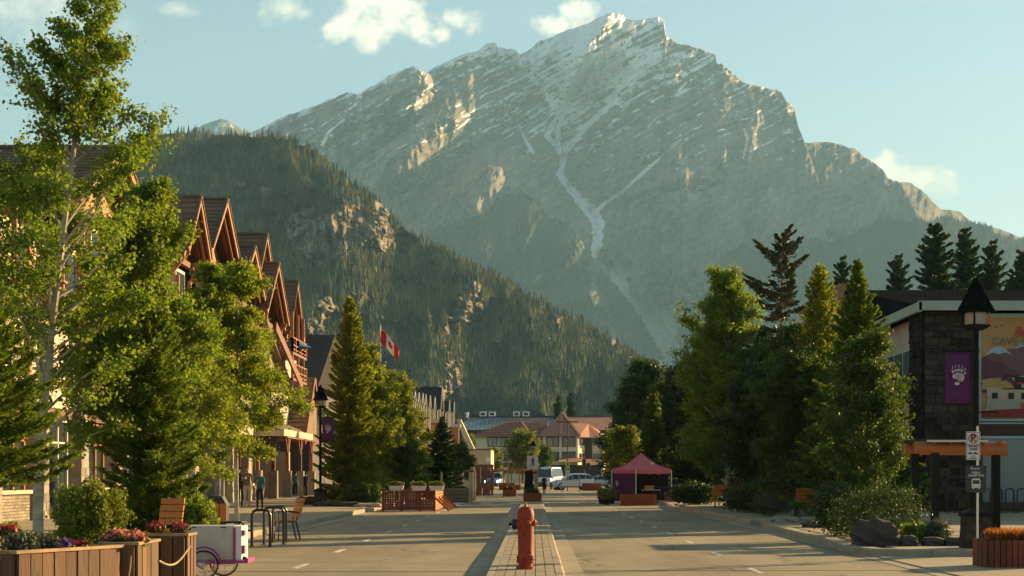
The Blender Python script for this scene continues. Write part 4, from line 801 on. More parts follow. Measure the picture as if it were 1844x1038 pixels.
paint('gold', [(0, .38), (.10, .40), (.16, .36), (.2, .30), (0, .28)]); paint('stone', [(.03, .12), (.03, .30), (.12, .30), (.12, .28), (.45, .28), (.45, .31), (.62, .31), (.62, .12)]); paint('red', [(.20, .335), (.25, .37), (.30, .40), (.36, .37), (.42, .335)]); paint('stone', [(.24, .335), (.24, .30), (.39, .30), (.39, .335)])
for u in (.06, .16, .24, .30, .36, .50): paint('dk', [(u, .17), (u, .25), (u+.035, .25), (u+.035, .17)])
paint('court', [(0, .05), (.06, .19), (.7, .17), (1, .16), (1, .05)]); paint('stone', [(.1, .18), (.1, .22), (.14, .22), (.14, .18)]); paint('flor', [(0, -.0), (0, .07), (.2, .09), (.5, .085), (.8, .10), (1, .09), (1, 0)])
paint('red', [(.235, .09), (.235, .14), (.26, .15), (.275, .13), (.27, .09)]); paint('dk', [(.30, .085), (.30, .13), (.315, .14), (.33, .12), (.33, .085)]); paint('gold', [(.22, .41), (.30, .44), (.32, .42), (.26, .40)])
yl = 67.856-.004*lay[0]-.006
lettering('lettering', 'Banff', .46, P_['red'], mr, (Xa+1.62, yl, 6.80), shear=.3, bold=.010)
lettering('lettering', 'CAVE', .40, M('paint_slate', (.16, .15, .14), .8), mr, (Xa+.82, yl, 6.44), bold=.002)
lettering('lettering', 'B', .40, MATS['paint_slate'], mr, (Xa+1.56, yl, 6.44), bold=.002)
MB().box(Xa+1.26, Xa+1.42, yl-.002, yl, 6.43, 6.45).build('painted_rule', MATS['paint_slate'], mr)
for (u, v) in ((.05, .92), (.085, .91), (.12, .925)): MB().prism([(Xa+u*6-.06, Za+v*3.7), (Xa+u*6, Za+v*3.7-.05), (Xa+u*6+.07, Za+v*3.7+.02), (Xa+u*6, Za+v*3.7-.01)], yl, yl+.003).build('painted_bird', P_['dk'], mr)
for x in (17.3, 20.5):
    l_ = thing('gooseneck_lamp', 'black gooseneck lamp arm reaching out %s the mural' % ('low over the courtyard of' if x < 18 else 'further along'), 'lamp', (x, 67.8, 5.0), world=True); MB().tube([(x, 67.8, 5.0), (x, 67.2, 5.15), (x+.3, 66.9, 5.1), (x+.55, 66.8, 4.98)], .03).build('arm', m_black, l_); MB().cyl((x+.55, 66.8, 5.0), (x+.55, 66.8, 4.86), .05, .12).build('shade', m_black, l_)
# cream gabled house glimpsed between the right-hand trees
ch = thing('white_steeple', 'thin white spire just visible behind the gaunt spruce', 'spire', (gx(1397, 118), 118, 0)); zs = gz(585, 118); zt = gz(655, 118); MB().box(-.7, .7, -.7, .7, 0, zt).build('tower', m_white, ch); MB().cyl((0, 0, zt), (0, 0, zs-.0), .62, .03, 4).build('spire_cone', m_white, ch)
rb = thing('brown_roofed_house', 'brown roof corner between the bright larch and the broad spruce', 'house', (gx(1500, 100), 100, 0)); MB().box(-.8, 1.6, 0, 6, 0, gz(548, 100)).build('wall', m_tan, rb); MB().prism([(-1.0, gz(548, 100)), (1.8, gz(548, 100)), (1.0, gz(512, 100)), (.3, gz(512, 100))], -.3, 6.3).build('roof', m_shing, rb)
# ---------------------------------------------------------------- trees
def quads(c, a, b, kite=True):      # leaves: centre c, half-axes a (length) and b (width)
    n = len(c)
    if not kite: return np.stack([c-a*1.1, c+a*.6+b*1.25, c+a*.6-b*1.25], 1).reshape(-1, 3), np.arange(3*n).reshape(n, 3)
    V = np.stack([c-a, c+b-a*.15, c+a, c-b-a*.15], 1).reshape(-1, 3); return V, np.arange(4*n).reshape(n, 4)
def unit(v): return v/np.maximum(np.linalg.norm(v, axis=-1, keepdims=True), 1e-9)
def trunk_path(H, lean, r, wob=.04):
    pts = []; ph = r.uniform(0, 6)
    for k in range(13):
        t = k/12; pts.append((lean[0]*t*t+wob*H*.3*math.sin(t*5+ph)*t, lean[1]*t*t+wob*H*.3*math.cos(t*4+ph)*t, H*t))
    return pts
def tpos(pts, z):
    zs = [p[2] for p in pts]; return np.array([np.interp(z, zs, [p[0] for p in pts]), np.interp(z, zs, [p[1] for p in pts]), z])
def broadleaf(H, zb, prof, nb, nl, ls, seed, lean=(0, 0), up=(.5, 1.0), tr=.1, sig=.11, droop=0., twigs=7, twl=.38, trunks=1, limb=True):
    r = np.random.default_rng(seed); pts = trunk_path(H, lean, r); wood = MB()
    wood.tube(pts, [tr*(1-.9*k/12)**.9+.006 for k in range(13)], 8)
    tw = []
    for i in range(nb):
        z = zb+(H-zb)*((i+r.uniform(0, 1))/nb)**.92*.985; az = i*2.399+r.normal(0, .35); L = prof((z-zb)/(H-zb))*r.uniform(.55, 1.15); e = r.uniform(*up)
        if L < .12: L = .12
        st = tpos(pts, z); d = np.array([math.cos(az)*math.cos(e), math.sin(az)*math.cos(e), math.sin(e)]); L3 = L/max(.35, math.cos(e))
        nd = 6; bp = [st]; dd = d.copy()
        for k in range(nd):
            dd = unit(dd+np.array([0, 0, -droop])*.5+r.normal(0, .10, 3)); bp.append(bp[-1]+dd*L3/nd)
        if limb: wood.tube([tuple(p) for p in bp], [max(.006, tr*.32*(L/1.5)*(1-.85*k/nd)) for k in range(nd+1)], 4)
        bp = np.array(bp)
        for k in range(twigs):
            t = r.uniform(.22, 1.0)**.8; q = bp[int(t*nd-.001)]*(1-(t*nd) % 1)+bp[min(nd, int(t*nd-.001)+1)]*((t*nd) % 1)
            td = unit(dd+r.normal(0, .75, 3)+np.array([0, 0, .25-droop])); tl = L3*twl*r.uniform(.5, 1.1)*(1.15-.6*t)
            tw.append((q, q+td*tl)); 
            if limb and k < 3: wood.tube([tuple(q), tuple(q+td*tl*.7)], [.007, .003], 3)
        tw.append((bp[-2], bp[-1]+dd*.12))
    A = np.array([a for a, b in tw]); B = np.array([b for a, b in tw]); ln = np.linalg.norm(B-A, axis=1)+.12; pr = ln/ln.sum()
    k = r.choice(len(tw), nl, p=pr); t = r.uniform(0, 1.05, nl)[:, None]; c = A[k]*(1-t)+B[k]*t+r.normal(0, sig, (nl, 3))*np.array([1, 1, .8]); c[:, 2] -= droop*.25*r.uniform(0, 1, nl)
    n = unit(r.normal(0, 1, (nl, 3))+np.array([.25, -.1, .45])); a = unit(np.cross(n, r.normal(0, 1, (nl, 3)))); b = np.cross(n, a); s = (ls*(.45+.95*r.uniform(0, 1, nl)**1.3))[:, None]
    V, Fq = quads(c, a*s*.5, b*s*.40, ls < .10); k_ = H/np.percentile(V[:, 2], 99.9); V[:, 2] *= k_; wood.v = [(a_[0], a_[1], a_[2]*k_) for a_ in wood.v]; return V, Fq, wood, pts
def conifer(H, zb, Rm, nlev, per, nl, seed, power=.8, droop=.25, spr=.16, wid=.028, tr=.09, gap=0., lean=(0, 0), tipup=.2, rag=.3):
    r = np.random.default_rng(seed); pts = trunk_path(H, lean, r, .012); wood = MB(); wood.tube(pts, [tr*(1-.93*k/12)+.004 for k in range(13)], 8)
    cs = []; ds = []; wts = []
    segs = []
    for i in range(nlev):
        f = (i+r.uniform(-.3, .3))/nlev; f = min(max(f, 0), .985); z = zb+(H-zb)*f
        for j in range(per):
            if r.uniform() < gap: continue
            az = j*2*math.pi/per+i*1.1+r.normal(0, .25); L = Rm*(1-f)**power*r.uniform(1-rag, 1+rag*.5)+.05
            st = tpos(pts, z+r.uniform(-.5, .5)*(H-zb)/nlev*1.3); d = np.array([math.cos(az), math.sin(az), .12+.75*f**2]); d = unit(d); bp = [st]; dd = d.copy()
            for k in range(4): dd = unit(dd+np.array([0, 0, (-droop if k < 2 else tipup)])*.5); bp.append(bp[-1]+dd*L/4)
            wood.tube([tuple(p) for p in bp], [max(.004, tr*.16*(L/Rm)*(1-.8*k/4)) for k in range(5)], 3)
            for k in range(4): segs.append((bp[k], bp[k+1], L*(.35+.65*(1-k/4)), (k+.5)/4, L))
    A = np.array([s[0] for s in segs]); B = np.array([s[1] for s in segs]); T = np.array([s[3] for s in segs]); LL = np.array([s[4] for s in segs])
    ln = np.linalg.norm(B-A, axis=1)*(0.35+T)*(.4+LL/Rm); pr = ln/ln.sum(); k = r.choice(len(segs), nl, p=pr); t = r.uniform(0, 1, nl)[:, None]
    ax = unit(B[k]-A[k]); side = unit(np.cross(ax, [0, 0, 1.0])); sg = r.choice([-1, 1], nl)[:, None]; w_ = (LL[k]*(1.05-T[k])*.36*r.uniform(0, 1, nl))[:, None]
    c = A[k]*(1-t)+B[k]*t+side*sg*w_+np.c_[r.normal(0, .02, nl), r.normal(0, .02, nl), r.normal(0, .025, nl)-.25*w_[:, 0]*droop*2]
    a = unit(ax*r.uniform(.5, 1.1, nl)[:, None]+side*sg*r.uniform(.2, 1.0, nl)[:, None]+np.c_[r.normal(0, .25, nl), r.normal(0, .25, nl), r.normal(-.05, .3, nl)])
    b = unit(np.cross(a, unit(r.normal(0, .6, (nl, 3))+np.array([0, 0, 1.0])))); s = (spr*r.uniform(.55, 1.25, nl))[:, None]
    V, Fq = quads(c, a*s*.5, b*wid*(.6+r.uniform(0, .8, nl))[:, None], False); return V, Fq, wood, pts
m_bark = M('bark', (.10, .075, .05), .9, .3, 9, .5, 30, stretch=(1, 1, .25)); m_birch = M('pale_bark', (.40, .36, .27), .8, .45, 5, .3, 30, stretch=(.6, .6, 2.4)); m_red = M('reddish_bark', (.20, .10, .055), .9, .25, 8, .4)
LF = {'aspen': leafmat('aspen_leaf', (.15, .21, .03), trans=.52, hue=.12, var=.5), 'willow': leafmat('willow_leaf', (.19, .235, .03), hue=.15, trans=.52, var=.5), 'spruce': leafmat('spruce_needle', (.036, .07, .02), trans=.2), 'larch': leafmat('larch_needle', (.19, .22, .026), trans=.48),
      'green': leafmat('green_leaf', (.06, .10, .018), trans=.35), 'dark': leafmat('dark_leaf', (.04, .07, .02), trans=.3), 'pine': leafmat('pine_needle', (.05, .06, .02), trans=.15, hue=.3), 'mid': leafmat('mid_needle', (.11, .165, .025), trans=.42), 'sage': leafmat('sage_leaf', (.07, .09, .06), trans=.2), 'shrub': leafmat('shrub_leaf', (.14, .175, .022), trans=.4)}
def tree(name, label, x, y, V, Fq, wood, leaf, bark, z=.15, group=None, rz=0., cat='tree', part='crown'):
    t = thing(name, label, cat, (x, y, z), rz, group); npmesh(part, V, Fq, LF[leaf], t); wood.build('trunk' if cat == 'tree' else 'stem', bark, t, smooth=True, fix=False); return t
def pr_col(r, top=.35): return lambda f: r*(min(1, .55+2.2*f) if f < .2 else 1-(1-top)*((f-.2)/.8)**1.4) if f < .93 else r*top*(1-f)/.07*.9+.05
# the tall thin aspen by the planters
V, Fq, wd, pt_ = broadleaf(10.4, 1.5, lambda f: (2.3*(1-f)**.8+.12)*(min(1, .6+3*f)), 92, 52000, .078, 101, lean=(1.25, .2), up=(.45, 1.0), tr=.095, sig=.085, twl=.42, twigs=9)
tree('aspen_tree', 'tallest aspen with white bark rising out of the picture behind the wooden planters', -8.95, 33, V, Fq, wd, 'aspen', m_birch)
V, Fq, wd, pt_ = broadleaf(7.1, 1.6, lambda f: 1.95*(1-.90*f**1.15)*(min(1, .5+3*f)), 90, 84000, .072, 102, lean=(.5, -.2), up=(.3, .9), tr=.085, sig=.10, twigs=9)
tree('aspen_tree', 'leafy aspen between the tall white-barked one and the feathery larch, crown over the shopfronts', -7.9, 36, V, Fq, wd, 'aspen', m_birch)
V, Fq, wd, pt_ = broadleaf(6.7, 1.6, lambda f: 1.25*(1-.8*f**1.1)*(min(1, .45+3*f)), 60, 42000, .07, 103, lean=(.75, -.2), up=(.3, .9), tr=.07, sig=.08)
tree('aspen_tree', 'spindly aspen with sprays of leaves in front of the shingled gable roofs', -8.9, 46.5, V, Fq, wd, 'aspen', m_birch)
V, Fq, wd, pt_ = conifer(4.6, .1, 1.12, 56, 6, 60000, 105, .55, .10, .12, .014, .05, tipup=.5, rag=.5)
tree('larch_tree', 'feathery dark green larch hanging low over the flower planters', -7.15, 34.3, V, Fq, wd, 'mid', m_bark)
V, Fq, wd, pt_ = conifer(4.4, 1.25, 1.25, 46, 6, 46000, 106, .5, .12, .13, .015, .05, tipup=.5, rag=.5)
tree('spruce_tree', 'dark spruce cut by the picture edge beside the tallest aspen', -8.65, 28.5, V, Fq, wd, 'mid', m_bark)
V, Fq, wd, pt_ = broadleaf(6.9, 1.75, lambda f: 1.25*(1-.70*f**1.6)*(min(1, .6+3*f)), 80, 80000, .062, 107, lean=(-.1, 0), up=(.3, 1.0), tr=.06, sig=.09, droop=.35)
tree('birch_tree', 'yellow-green birch with drooping twigs in front of the timber lodge', -7.72, 47.5, V, Fq, wd, 'willow', m_birch)
V, Fq, wd, pt_ = broadleaf(5.2, 1.6, lambda f: 1.15*(1-.6*f**1.6)*(min(1, .6+3*f)), 50, 36000, .062, 127, up=(.3, 1.0), tr=.05, sig=.09, droop=.35)
tree('birch_tree', 'small yellow-green birch in the shade beside the dark larch', -8.15, 43.5, V, Fq, wd, 'willow', m_birch)
# left row further up the street
V, Fq, wd, pt_ = conifer(9.4, .1, 1.6, 95, 6, 80000, 110, .60, .08, .20, .024, .1, tipup=.5, rag=.5)
tree('larch_tree', 'tall pointed larch beside the stone-based lamp post', -8.35, 83, V, Fq, wd, 'larch', m_bark)
V, Fq, wd, pt_ = broadleaf(7.8, .5, pr_col(1.35, .3), 80, 46000, .12, 111, up=(.4, 1.1), tr=.08, sig=.14, droop=.15)
tree('aspen_tree', 'yellowish slender aspen just beyond the tall pointed larch', -8.3, 91, V, Fq, wd, 'willow', m_bark)
V, Fq, wd, pt_ = broadleaf(6.9, .5, pr_col(1.3, .35), 80, 40000, .12, 112, up=(.4, 1.1), tr=.08, sig=.14, droop=.15)
tree('aspen_tree', 'olive-green aspen over the red lattice patio', -7.4, 98, V, Fq, wd, 'shrub', m_bark)
V, Fq, wd, pt_ = broadleaf(6.0, .5, pr_col(1.5, .4), 70, 26000, .13, 113, up=(.4, 1.1), tr=.08, sig=.14)
tree('aspen_tree', 'lower olive-green aspen hiding the lower end of the row of gablets', -7.6, 108, V, Fq, wd, 'shrub', m_bark)
V, Fq, wd, pt_ = conifer(4.75, .1, 1.5, 36, 7, 30000, 114, .8, .2, .2, .034, .07)
tree('spruce_tree', 'small dark spruce standing in the long wooden planter', -5.35, 106, V, Fq, wd, 'spruce', m_bark)
V, Fq, wd, pt_ = broadleaf(3.6, .9, lambda f: 1.15*(1-.7*f*f), 40, 11000, .13, 115, tr=.06, sig=.13)
tree('maple_tree', 'low round green tree behind the planter with tall posts', -5.1, 122, V, Fq, wd, 'green', m_bark)
V, Fq, wd, pt_ = broadleaf(3.3, .4, lambda f: 1.0*(1-.7*f*f), 40, 9000, .12, 116, tr=.05, sig=.12)
tree('young_tree', 'young tree just behind the red lattice patio', -6.4, 92, V, Fq, wd, 'green', m_bark)
# right row
V, Fq, wd, pt_ = broadleaf(9.9, .6, lambda f: 2.3*(1-.85*f**1.5)*(min(1, .6+3*f)), 120, 92000, .105, 120, up=(.5, 1.15), tr=.12, sig=.14)
tree('aspen_tree', 'tall aspen with a sunlit yellow-green top and dark lower leaves', 8.0, 76, V, Fq, wd, 'aspen', m_birch)
Vs, Fs, ws, _ = conifer(9.6, .3, 2.2, 60, 7, 52000, 121, .7, .2, .26, .04, .12)
tree('spruce_tree', 'dark spruce half hidden behind the tall sunlit aspen', 9.5, 104, Vs, Fs, ws, 'spruce', m_bark)
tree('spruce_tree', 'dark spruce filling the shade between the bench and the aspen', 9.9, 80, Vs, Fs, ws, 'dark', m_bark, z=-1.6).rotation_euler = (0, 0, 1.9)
V, Fq, wd, pt_ = conifer(15.8, 5.2, 3.0, 40, 5, 19000, 122, .28, .16, .36, .06, .22, gap=.45, rag=.85, lean=(.3, 0))
tree('spruce_tree', 'gaunt tall spruce with a reddish trunk and sparse brown-tinged boughs', 14.6, 110, V, Fq, wd, 'pine', m_red)
V, Fq, wd, pt_ = conifer(8.5, .4, 1.75, 85, 6, 66000, 123, .6, .06, .18, .022, .1, tipup=.5, rag=.45)
tree('larch_tree', 'bright yellow-green pointed larch between the gaunt spruce and the broad one', 9.7, 62.5, V, Fq, wd, 'larch', m_bark)
V, Fq, wd, pt_ = conifer(7.75, .2, 2.0, 64, 7, 90000, 124, .85, .14, .18, .028, .12, rag=.5, tipup=.4)
tree('spruce_tree', 'broad sunlit spruce in front of the cream building', 9.6, 54.5, V, Fq, wd, 'mid', m_bark)
V, Fq, wd, pt_ = broadleaf(5.3, .5, lambda f: 1.55*(1-.72*f**1.3)*(min(1, .6+3*f)), 70, 34000, .09, 125, up=(.3, 1.0), tr=.06, sig=.11)
tree('birch_tree', 'loose leafy birch at the foot of the broad spruce', 9.15, 50.5, V, Fq, wd, 'green', m_bark)
V, Fq, wd, pt_ = broadleaf(5.6, .2, lambda f: 1.7*(1-.72*f**1.3)*(min(1, .6+3*f)), 80, 34000, .10, 126, up=(.3, 1.0), tr=.08, sig=.14)
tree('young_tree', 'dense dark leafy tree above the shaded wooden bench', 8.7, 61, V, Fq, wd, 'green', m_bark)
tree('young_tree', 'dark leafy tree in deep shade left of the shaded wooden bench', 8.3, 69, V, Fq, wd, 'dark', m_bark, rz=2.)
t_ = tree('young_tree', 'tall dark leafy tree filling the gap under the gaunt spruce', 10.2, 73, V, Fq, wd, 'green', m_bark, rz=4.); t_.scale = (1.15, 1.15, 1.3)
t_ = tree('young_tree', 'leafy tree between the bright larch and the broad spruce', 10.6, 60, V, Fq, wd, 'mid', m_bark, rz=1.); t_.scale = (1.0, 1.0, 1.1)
VD, FD, wD, _ = broadleaf(9.6, 1.2, lambda f: 2.7*(1-.75*f**2.2)*(min(1, .55+3*f)), 100, 42000, .18, 130, up=(.1, .9), tr=.18, sig=.24)
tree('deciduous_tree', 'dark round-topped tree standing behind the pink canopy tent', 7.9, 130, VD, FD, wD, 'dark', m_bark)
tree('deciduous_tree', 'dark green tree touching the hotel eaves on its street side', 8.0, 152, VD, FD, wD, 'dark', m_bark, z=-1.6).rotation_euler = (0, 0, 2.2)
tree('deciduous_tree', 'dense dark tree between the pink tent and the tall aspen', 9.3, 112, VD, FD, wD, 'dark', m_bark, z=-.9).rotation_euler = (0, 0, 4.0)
V, Fq, wd, pt_ = broadleaf(4.5, .6, lambda f: 1.5*(1-.72*f**1.5), 50, 15000, .14, 131, tr=.08, sig=.15)
tree('deciduous_tree', 'small sunlit green tree left of the pink canopy tent', 5.75, 118, V, Fq, wd, 'shrub', m_bark)
V, Fq, wd, pt_ = conifer(6.7, .3, 1.4, 44, 6, 24000, 132, .8, .2, .24, .045, .1)
tree('spruce_tree', 'narrow olive spruce in front of the dark round-topped tree', 7.0, 108, V, Fq, wd, 'mid', m_bark)
# trees in front of the hotel
V, Fq, wd, pt_ = broadleaf(9.3, 1.4, lambda f: 3.1*(1-.8*f**2.2)*(min(1, .6+3*f)), 70, 20000, .34, 133, tr=.18, sig=.35)
tree('deciduous_tree', 'round sunlit tree standing in front of the hotel windows', -2.1, 315, V, Fq, wd, 'shrub', m_bark)
tree('deciduous_tree', 'half of a rounded tree close beside it, hiding the hotel corner', 1.2, 335, V, Fq, wd, 'green', m_bark, z=-.2).scale = (.8, .8, .8)
V, Fq, wd, pt_ = broadleaf(6.2, .4, lambda f: 1.5*(1-.8*f**1.6), 50, 9000, .26, 134, tr=.1, sig=.25)
tree('poplar_tree', 'thin young poplar beside the beige flat-roofed shop', -7.0, 318, V, Fq, wd, 'shrub', m_bark)
tree('poplar_tree', 'small poplar peeping over the beige flat-roofed shop', -12.2, 342, V, Fq, wd, 'shrub', m_bark, z=3)
# spruces behind the buildings
VB, FB, WB, _ = conifer(24, 2, 5.6, 62, 6, 46000, 140, .62, .22, .75, .12, .35, gap=.15, rag=.6)
VC, FC, WC, _ = conifer(24, 2, 4.6, 58, 5, 36000, 141, .55, .24, .75, .12, .3, gap=.2, rag=.65)
def far_spruce(px, py, Y, lab, V, Fq, wd, Ht=24., grp='spruces behind the mural building', leaf='spruce'):
    t = tree('spruce_tree', lab, gx(px, Y), Y, V, Fq, wd, leaf, m_bark, z=0, group=grp); s = gz(py, Y)/Ht; t.scale = (s*1.0,)*3; t.rotation_euler = (0, 0, px); return t
ms = far_spruce(1683, 405, 175, 'broadest and tallest spruce above the dark roof', VB, FB, WB)
def far_copy(src, px, py, Y, lab, k=1.0):
    c = dup(src, (gx(px, Y), Y, 0), px*1.7, lab); s = gz(py, Y)/24.; c.scale = (s*k, s*k, s); return c
mc = far_spruce(1738, 413, 182, 'second tallest spruce, touching the broad one above the dark roof', VC, FC, WC)
far_copy(mc, 1617, 461, 170, 'short lone spruce over the end of the dark roof', .9)
far_copy(mc, 1787, 435, 172, 'slim spruce behind the pointed lamp roof', .85)
far_copy(ms, 1843, 452, 168, 'spruce above the dark roof cut by the picture edge', .95)
far_copy(ms, 1822, 500, 168, 'low spruce between the slim one and the one at the picture edge', .8)
far_copy(mc, 1517, 464, 165, 'thin ragged spruce top between the bright larch and the broad spruce', .7)
far_copy(ms, 1765, 492, 178, 'low spruce crown wedged between taller ones over the dark roof', .9)
far_copy(mc, 1005, 712, 420, 'spruce behind the hotel roof, the one nearer the chimneys', .8)['group'] = 'spruces behind the hotel'
far_copy(ms, 1027, 708, 430, 'broader spruce behind the hotel turret', .7)['group'] = 'spruces behind the hotel'
# ---------------------------------------------------------------- street furniture and small things
m_hyd = M('hydrant_red', (.29, .038, .015), .55, .35, 9, .4, 60, spec=.25); m_navy = M('navy_cap', (.015, .025, .06), .4, .15, 8); m_brass = M('brass', (.25, .15, .05), .4, .2, 9, metal=.6)
hy = thing('fire_hydrant', 'red fire hydrant with a dark blue side cap standing on the paved median', 'fire hydrant', (-.13, 26.4, .15)); hy.scale = (.87, .87, .895)
MB().lathe([(.135, .19), (.135, .22), (.128, .26), (.131, .55), (.134, .74), (.140, .80), (.142, .86), (.134, .92), (.112, .975), (.07, 1.0), (.03, 1.005)], 32).build('barrel', m_hyd, hy, smooth=True)
MB().lathe([(.152, 0), (.152, .035), (.118, .045), (.118, .10)], 28).lathe([(.118, .10), (.155, .105), (.155, .135), (.135, .14)], 28).lathe([(.152, .165), (.152, .195), (.13, .2)], 28).lathe([(.125, .13), (.125, .17)], 20).build('base_flange', m_hyd, hy, smooth=True)
for k in range(8): a = k*math.pi/4+.2; MB().cyl((math.cos(a)*.136, math.sin(a)*.136, .09), (math.cos(a)*.136, math.sin(a)*.136, .215), .013, n=6).build('bolt', m_brass if k % 2 else m_hyd, hy)
MB().lathe([(.03, 1.0), (.028, 1.03), (.018, 1.035), (.018, 1.07), (.01, 1.075)], 6).build('operating_nut', m_brass, hy)
o = MB().lathe([(-.19, .0)][:0] or [(.075, -.10), (.075, -.15), (.085, -.155)], 20, (0, 0, .72), 'X').build('side_outlet', m_hyd, hy, smooth=True)
MB().lathe([(.085, -.155), (.088, -.20), (.075, -.205), (.072, -.225), (.03, -.23), (.028, -.28), (.012, -.285)], 12, (0, 0, .72), 'X').build('outlet_cap', m_navy, hy)
MB().lathe([(.05, -.10), (.055, -.155), (.05, -.16), (.045, -.175), (.022, -.18), (.02, -.2), (.01, -.2)], 14, (.03, 0, .74), 'Y').build('front_outlet', m_hyd, hy, smooth=True)
MB().lathe([(.05, .10), (.055, .155), (.02, .19)], 14, (0, 0, .74), 'X').build('far_outlet', m_hyd, hy, smooth=True)
MB().tube([(-.20, -.02, .66), (-.19, -.06, .60), (-.14, -.10, .58), (-.13, -.12, .64)], .006, 4).build('cap_chain', m_black, hy)
# ---- wooden flower planters with rope, bottom left
m_plank = M('weathered_plank', (.13, .065, .032), .75, .3, 7, .5, 25, stretch=(1, 1, .18), island=.6); m_plank2 = M('pale_plank', (.34, .21, .10), .75, .3, 7, .5, 25, stretch=(1, 1, .18), island=.4); m_soil = M('soil', (.05, .035, .022), .95, .3, 12, .6, 30)
FL = {'pink': leafmat('pink_petal', (.52, .20, .20), .5, .3, .1), 'magenta': leafmat('magenta_petal', (.28, .02, .07), .5, .3, .1), 'purple': leafmat('purple_petal', (.10, .04, .22), .5, .3, .1), 'orange': leafmat('orange_blade', (.22, .08, .02), .5, .5, .2), 'white': leafmat('white_petal', (.55, .52, .5), .2, .3, 0), 'plant': leafmat('bedding_leaf', (.05, .09, .02), .6, .35)}
def leafball(n, c, r3, ls, seed, wide=.42, up=0.0):
    r = np.random.default_rng(seed); d = unit(r.normal(0, 1, (n, 3))); rad = r.uniform(.25, 1, n)[:, None]**.45*(.86+.28*r.random((n, 1))); bum = 1+.16*np.sin(d[:, :1]*7+d[:, 1:2]*5+seed)+.1*np.cos(d[:, 2:3]*11)
    p = d*rad*np.array(r3)*bum+np.array(c); nn = unit(d*.6+r.normal(0, .7, (n, 3))+np.array([0, 0, up])); a = unit(np.cross(nn, r.normal(0, 1, (n, 3)))); b = np.cross(nn, a); s = (ls*r.uniform(.6, 1.3, n))[:, None]
    return quads(p, a*s*.5, b*s*wide)
def join(lst):
    V = []; Fq = []; k = 0
    for v, f in lst: V.append(v); Fq.append(f+k); k += len(v)
    return np.concatenate(V), np.concatenate(Fq)
def planter(label, x, y, w, d, h, rz=0., planks_x=7, planks_y=6, mat=None, z=0, group=None, rim=True, name='planter'):
    t = thing(name, label, 'planter', (x, y, z), rz, group); mat = mat or m_plank
    MB().box(-w/2+.03, w/2-.03, -d/2+.03, d/2-.03, .05, h-.06).build('soil', m_soil, t)
    for (n, L_, axis) in ((planks_x, w, 0), (planks_y, d, 1)):
        s = L_/n
        for side in (-1, 1):
            for k in range(n):
                a = -L_/2+k*s+.006; b = a+s-.012; tt = random.uniform(.028, .045); z1 = h-random.uniform(0, .006)
                if axis == 0: y0 = side*(d/2); m_ = MB().box(a, b, min(y0, y0+side*tt), max(y0, y0+side*tt), .0, z1)
                else: x0 = side*(w/2); m_ = MB().box(min(x0, x0+side*tt), max(x0, x0+side*tt), a, b, .0, z1)
                m_.build('plank', mat, t, bevel=.004)
    if rim:
        for (x0, x1, y0, y1) in ((-w/2-.05, w/2+.05, -d/2-.05, -d/2+.045), (-w/2-.05, w/2+.05, d/2-.045, d/2+.05), (-w/2-.05, -w/2+.04, -d/2+.046, d/2-.046), (w/2-.04, w/2+.05, -d/2+.046, d/2-.046)):
            MB().box(x0, x1, y0, y1, h, h+.035).build('rim_board', m_plank2, t, bevel=.004)
    return t
def plant(name, label, cat, x, y, z, balls, leaf, group=None, stem=True):
    t = thing(name, label, cat, (x, y, z), 0, group)
    V, Fq = join([leafball(*b) for b in balls]); npmesh('foliage', V, Fq, LF.get(leaf) or FL[leaf], t)
    if stem:
        s = MB()
        for b in balls[:6]: s.tube([(b[1][0]*.4, b[1][1]*.4, 0), (b[1][0]*.8, b[1][1]*.8, b[1][2]*.6), b[1]], [.012, .009, .004], 4)
        s.build('stem', m_bark, t)
    return t
def flowers(label, x, y, z, w, d, col, n, seed, bl=.055, rz=0., h=.13, group=None):
    r = np.random.default_rng(seed); t = thing('flowers', label, 'flowers', (x, y, z), rz, group); B = []; G = []
    for k in range(max(4, int(w*d*26))):
        c = (r.uniform(-w/2, w/2), r.uniform(-d/2, d/2), r.uniform(.02, h)); G.append((220, c, (.11, .11, .09), .05, int(r.integers(1e6)), .35, .3)); B.append((int(n/max(4, w*d*26)), (c[0], c[1], c[2]+.05), (.11, .11, .06), bl, int(r.integers(1e6)), .5, .4))
    V, Fq = join([leafball(*b) for b in G]); npmesh('foliage', V, Fq, FL['plant'], t); V, Fq = join([leafball(*b) for b in B]); npmesh('blossom', V, Fq, FL[col], t); return t
pa = planter('long rough-sawn plank planter set at an angle in front of the round shrub', -5.46, 20.04, 1.75, .9, .68, R(66.5), 9, 5)
def pap(u, v): return (-5.46+.399*u-.917*v, 20.04+.917*u+.399*v)
pb = planter('plank planter with a sunlit end and pink flowers, rope tied to it', -4.72, 21.37, .37, 1.13, .705, 0, 2, 5)
pc = planter('tall dark plank planter with magenta flowers beside the white cart', -4.645, 23.38, .47, .5, .73, 0, 3, 3)
pd = planter('plank planter corner cut by the picture edge', gx(-14, 24.5)-.1, 25.0, .5, 1.6, .66, 0, 3, 5)
m_rope = M('rope', (.50, .38, .20), .9, .2, 30, .5, 120)
ro = thing('rope', 'pale rope hanging slack between two plank planters', 'rope', (-4.5, 21.9, .0), world=True)
a = Vector((-4.49, 21.9, gz(1010, 21.9))); b = Vector((gx(342, 23.04), 23.04, gz(984, 23.04)))
MB().tube([a.lerp(b, k/12)+Vector((0, 0, -.13*math.sin(math.pi*k/12))) for k in range(13)], .012, 6).build('strand', m_rope, ro, smooth=True)
MB().tube([(gx(236, 20.74), 20.74, gz(1001, 20.74)), (gx(235, 20.74), 20.73, gz(1020, 20.74)), (gx(231, 20.74), 20.74, gz(1044, 20.74))], .009, 6).build('rope_end', m_rope, ro)
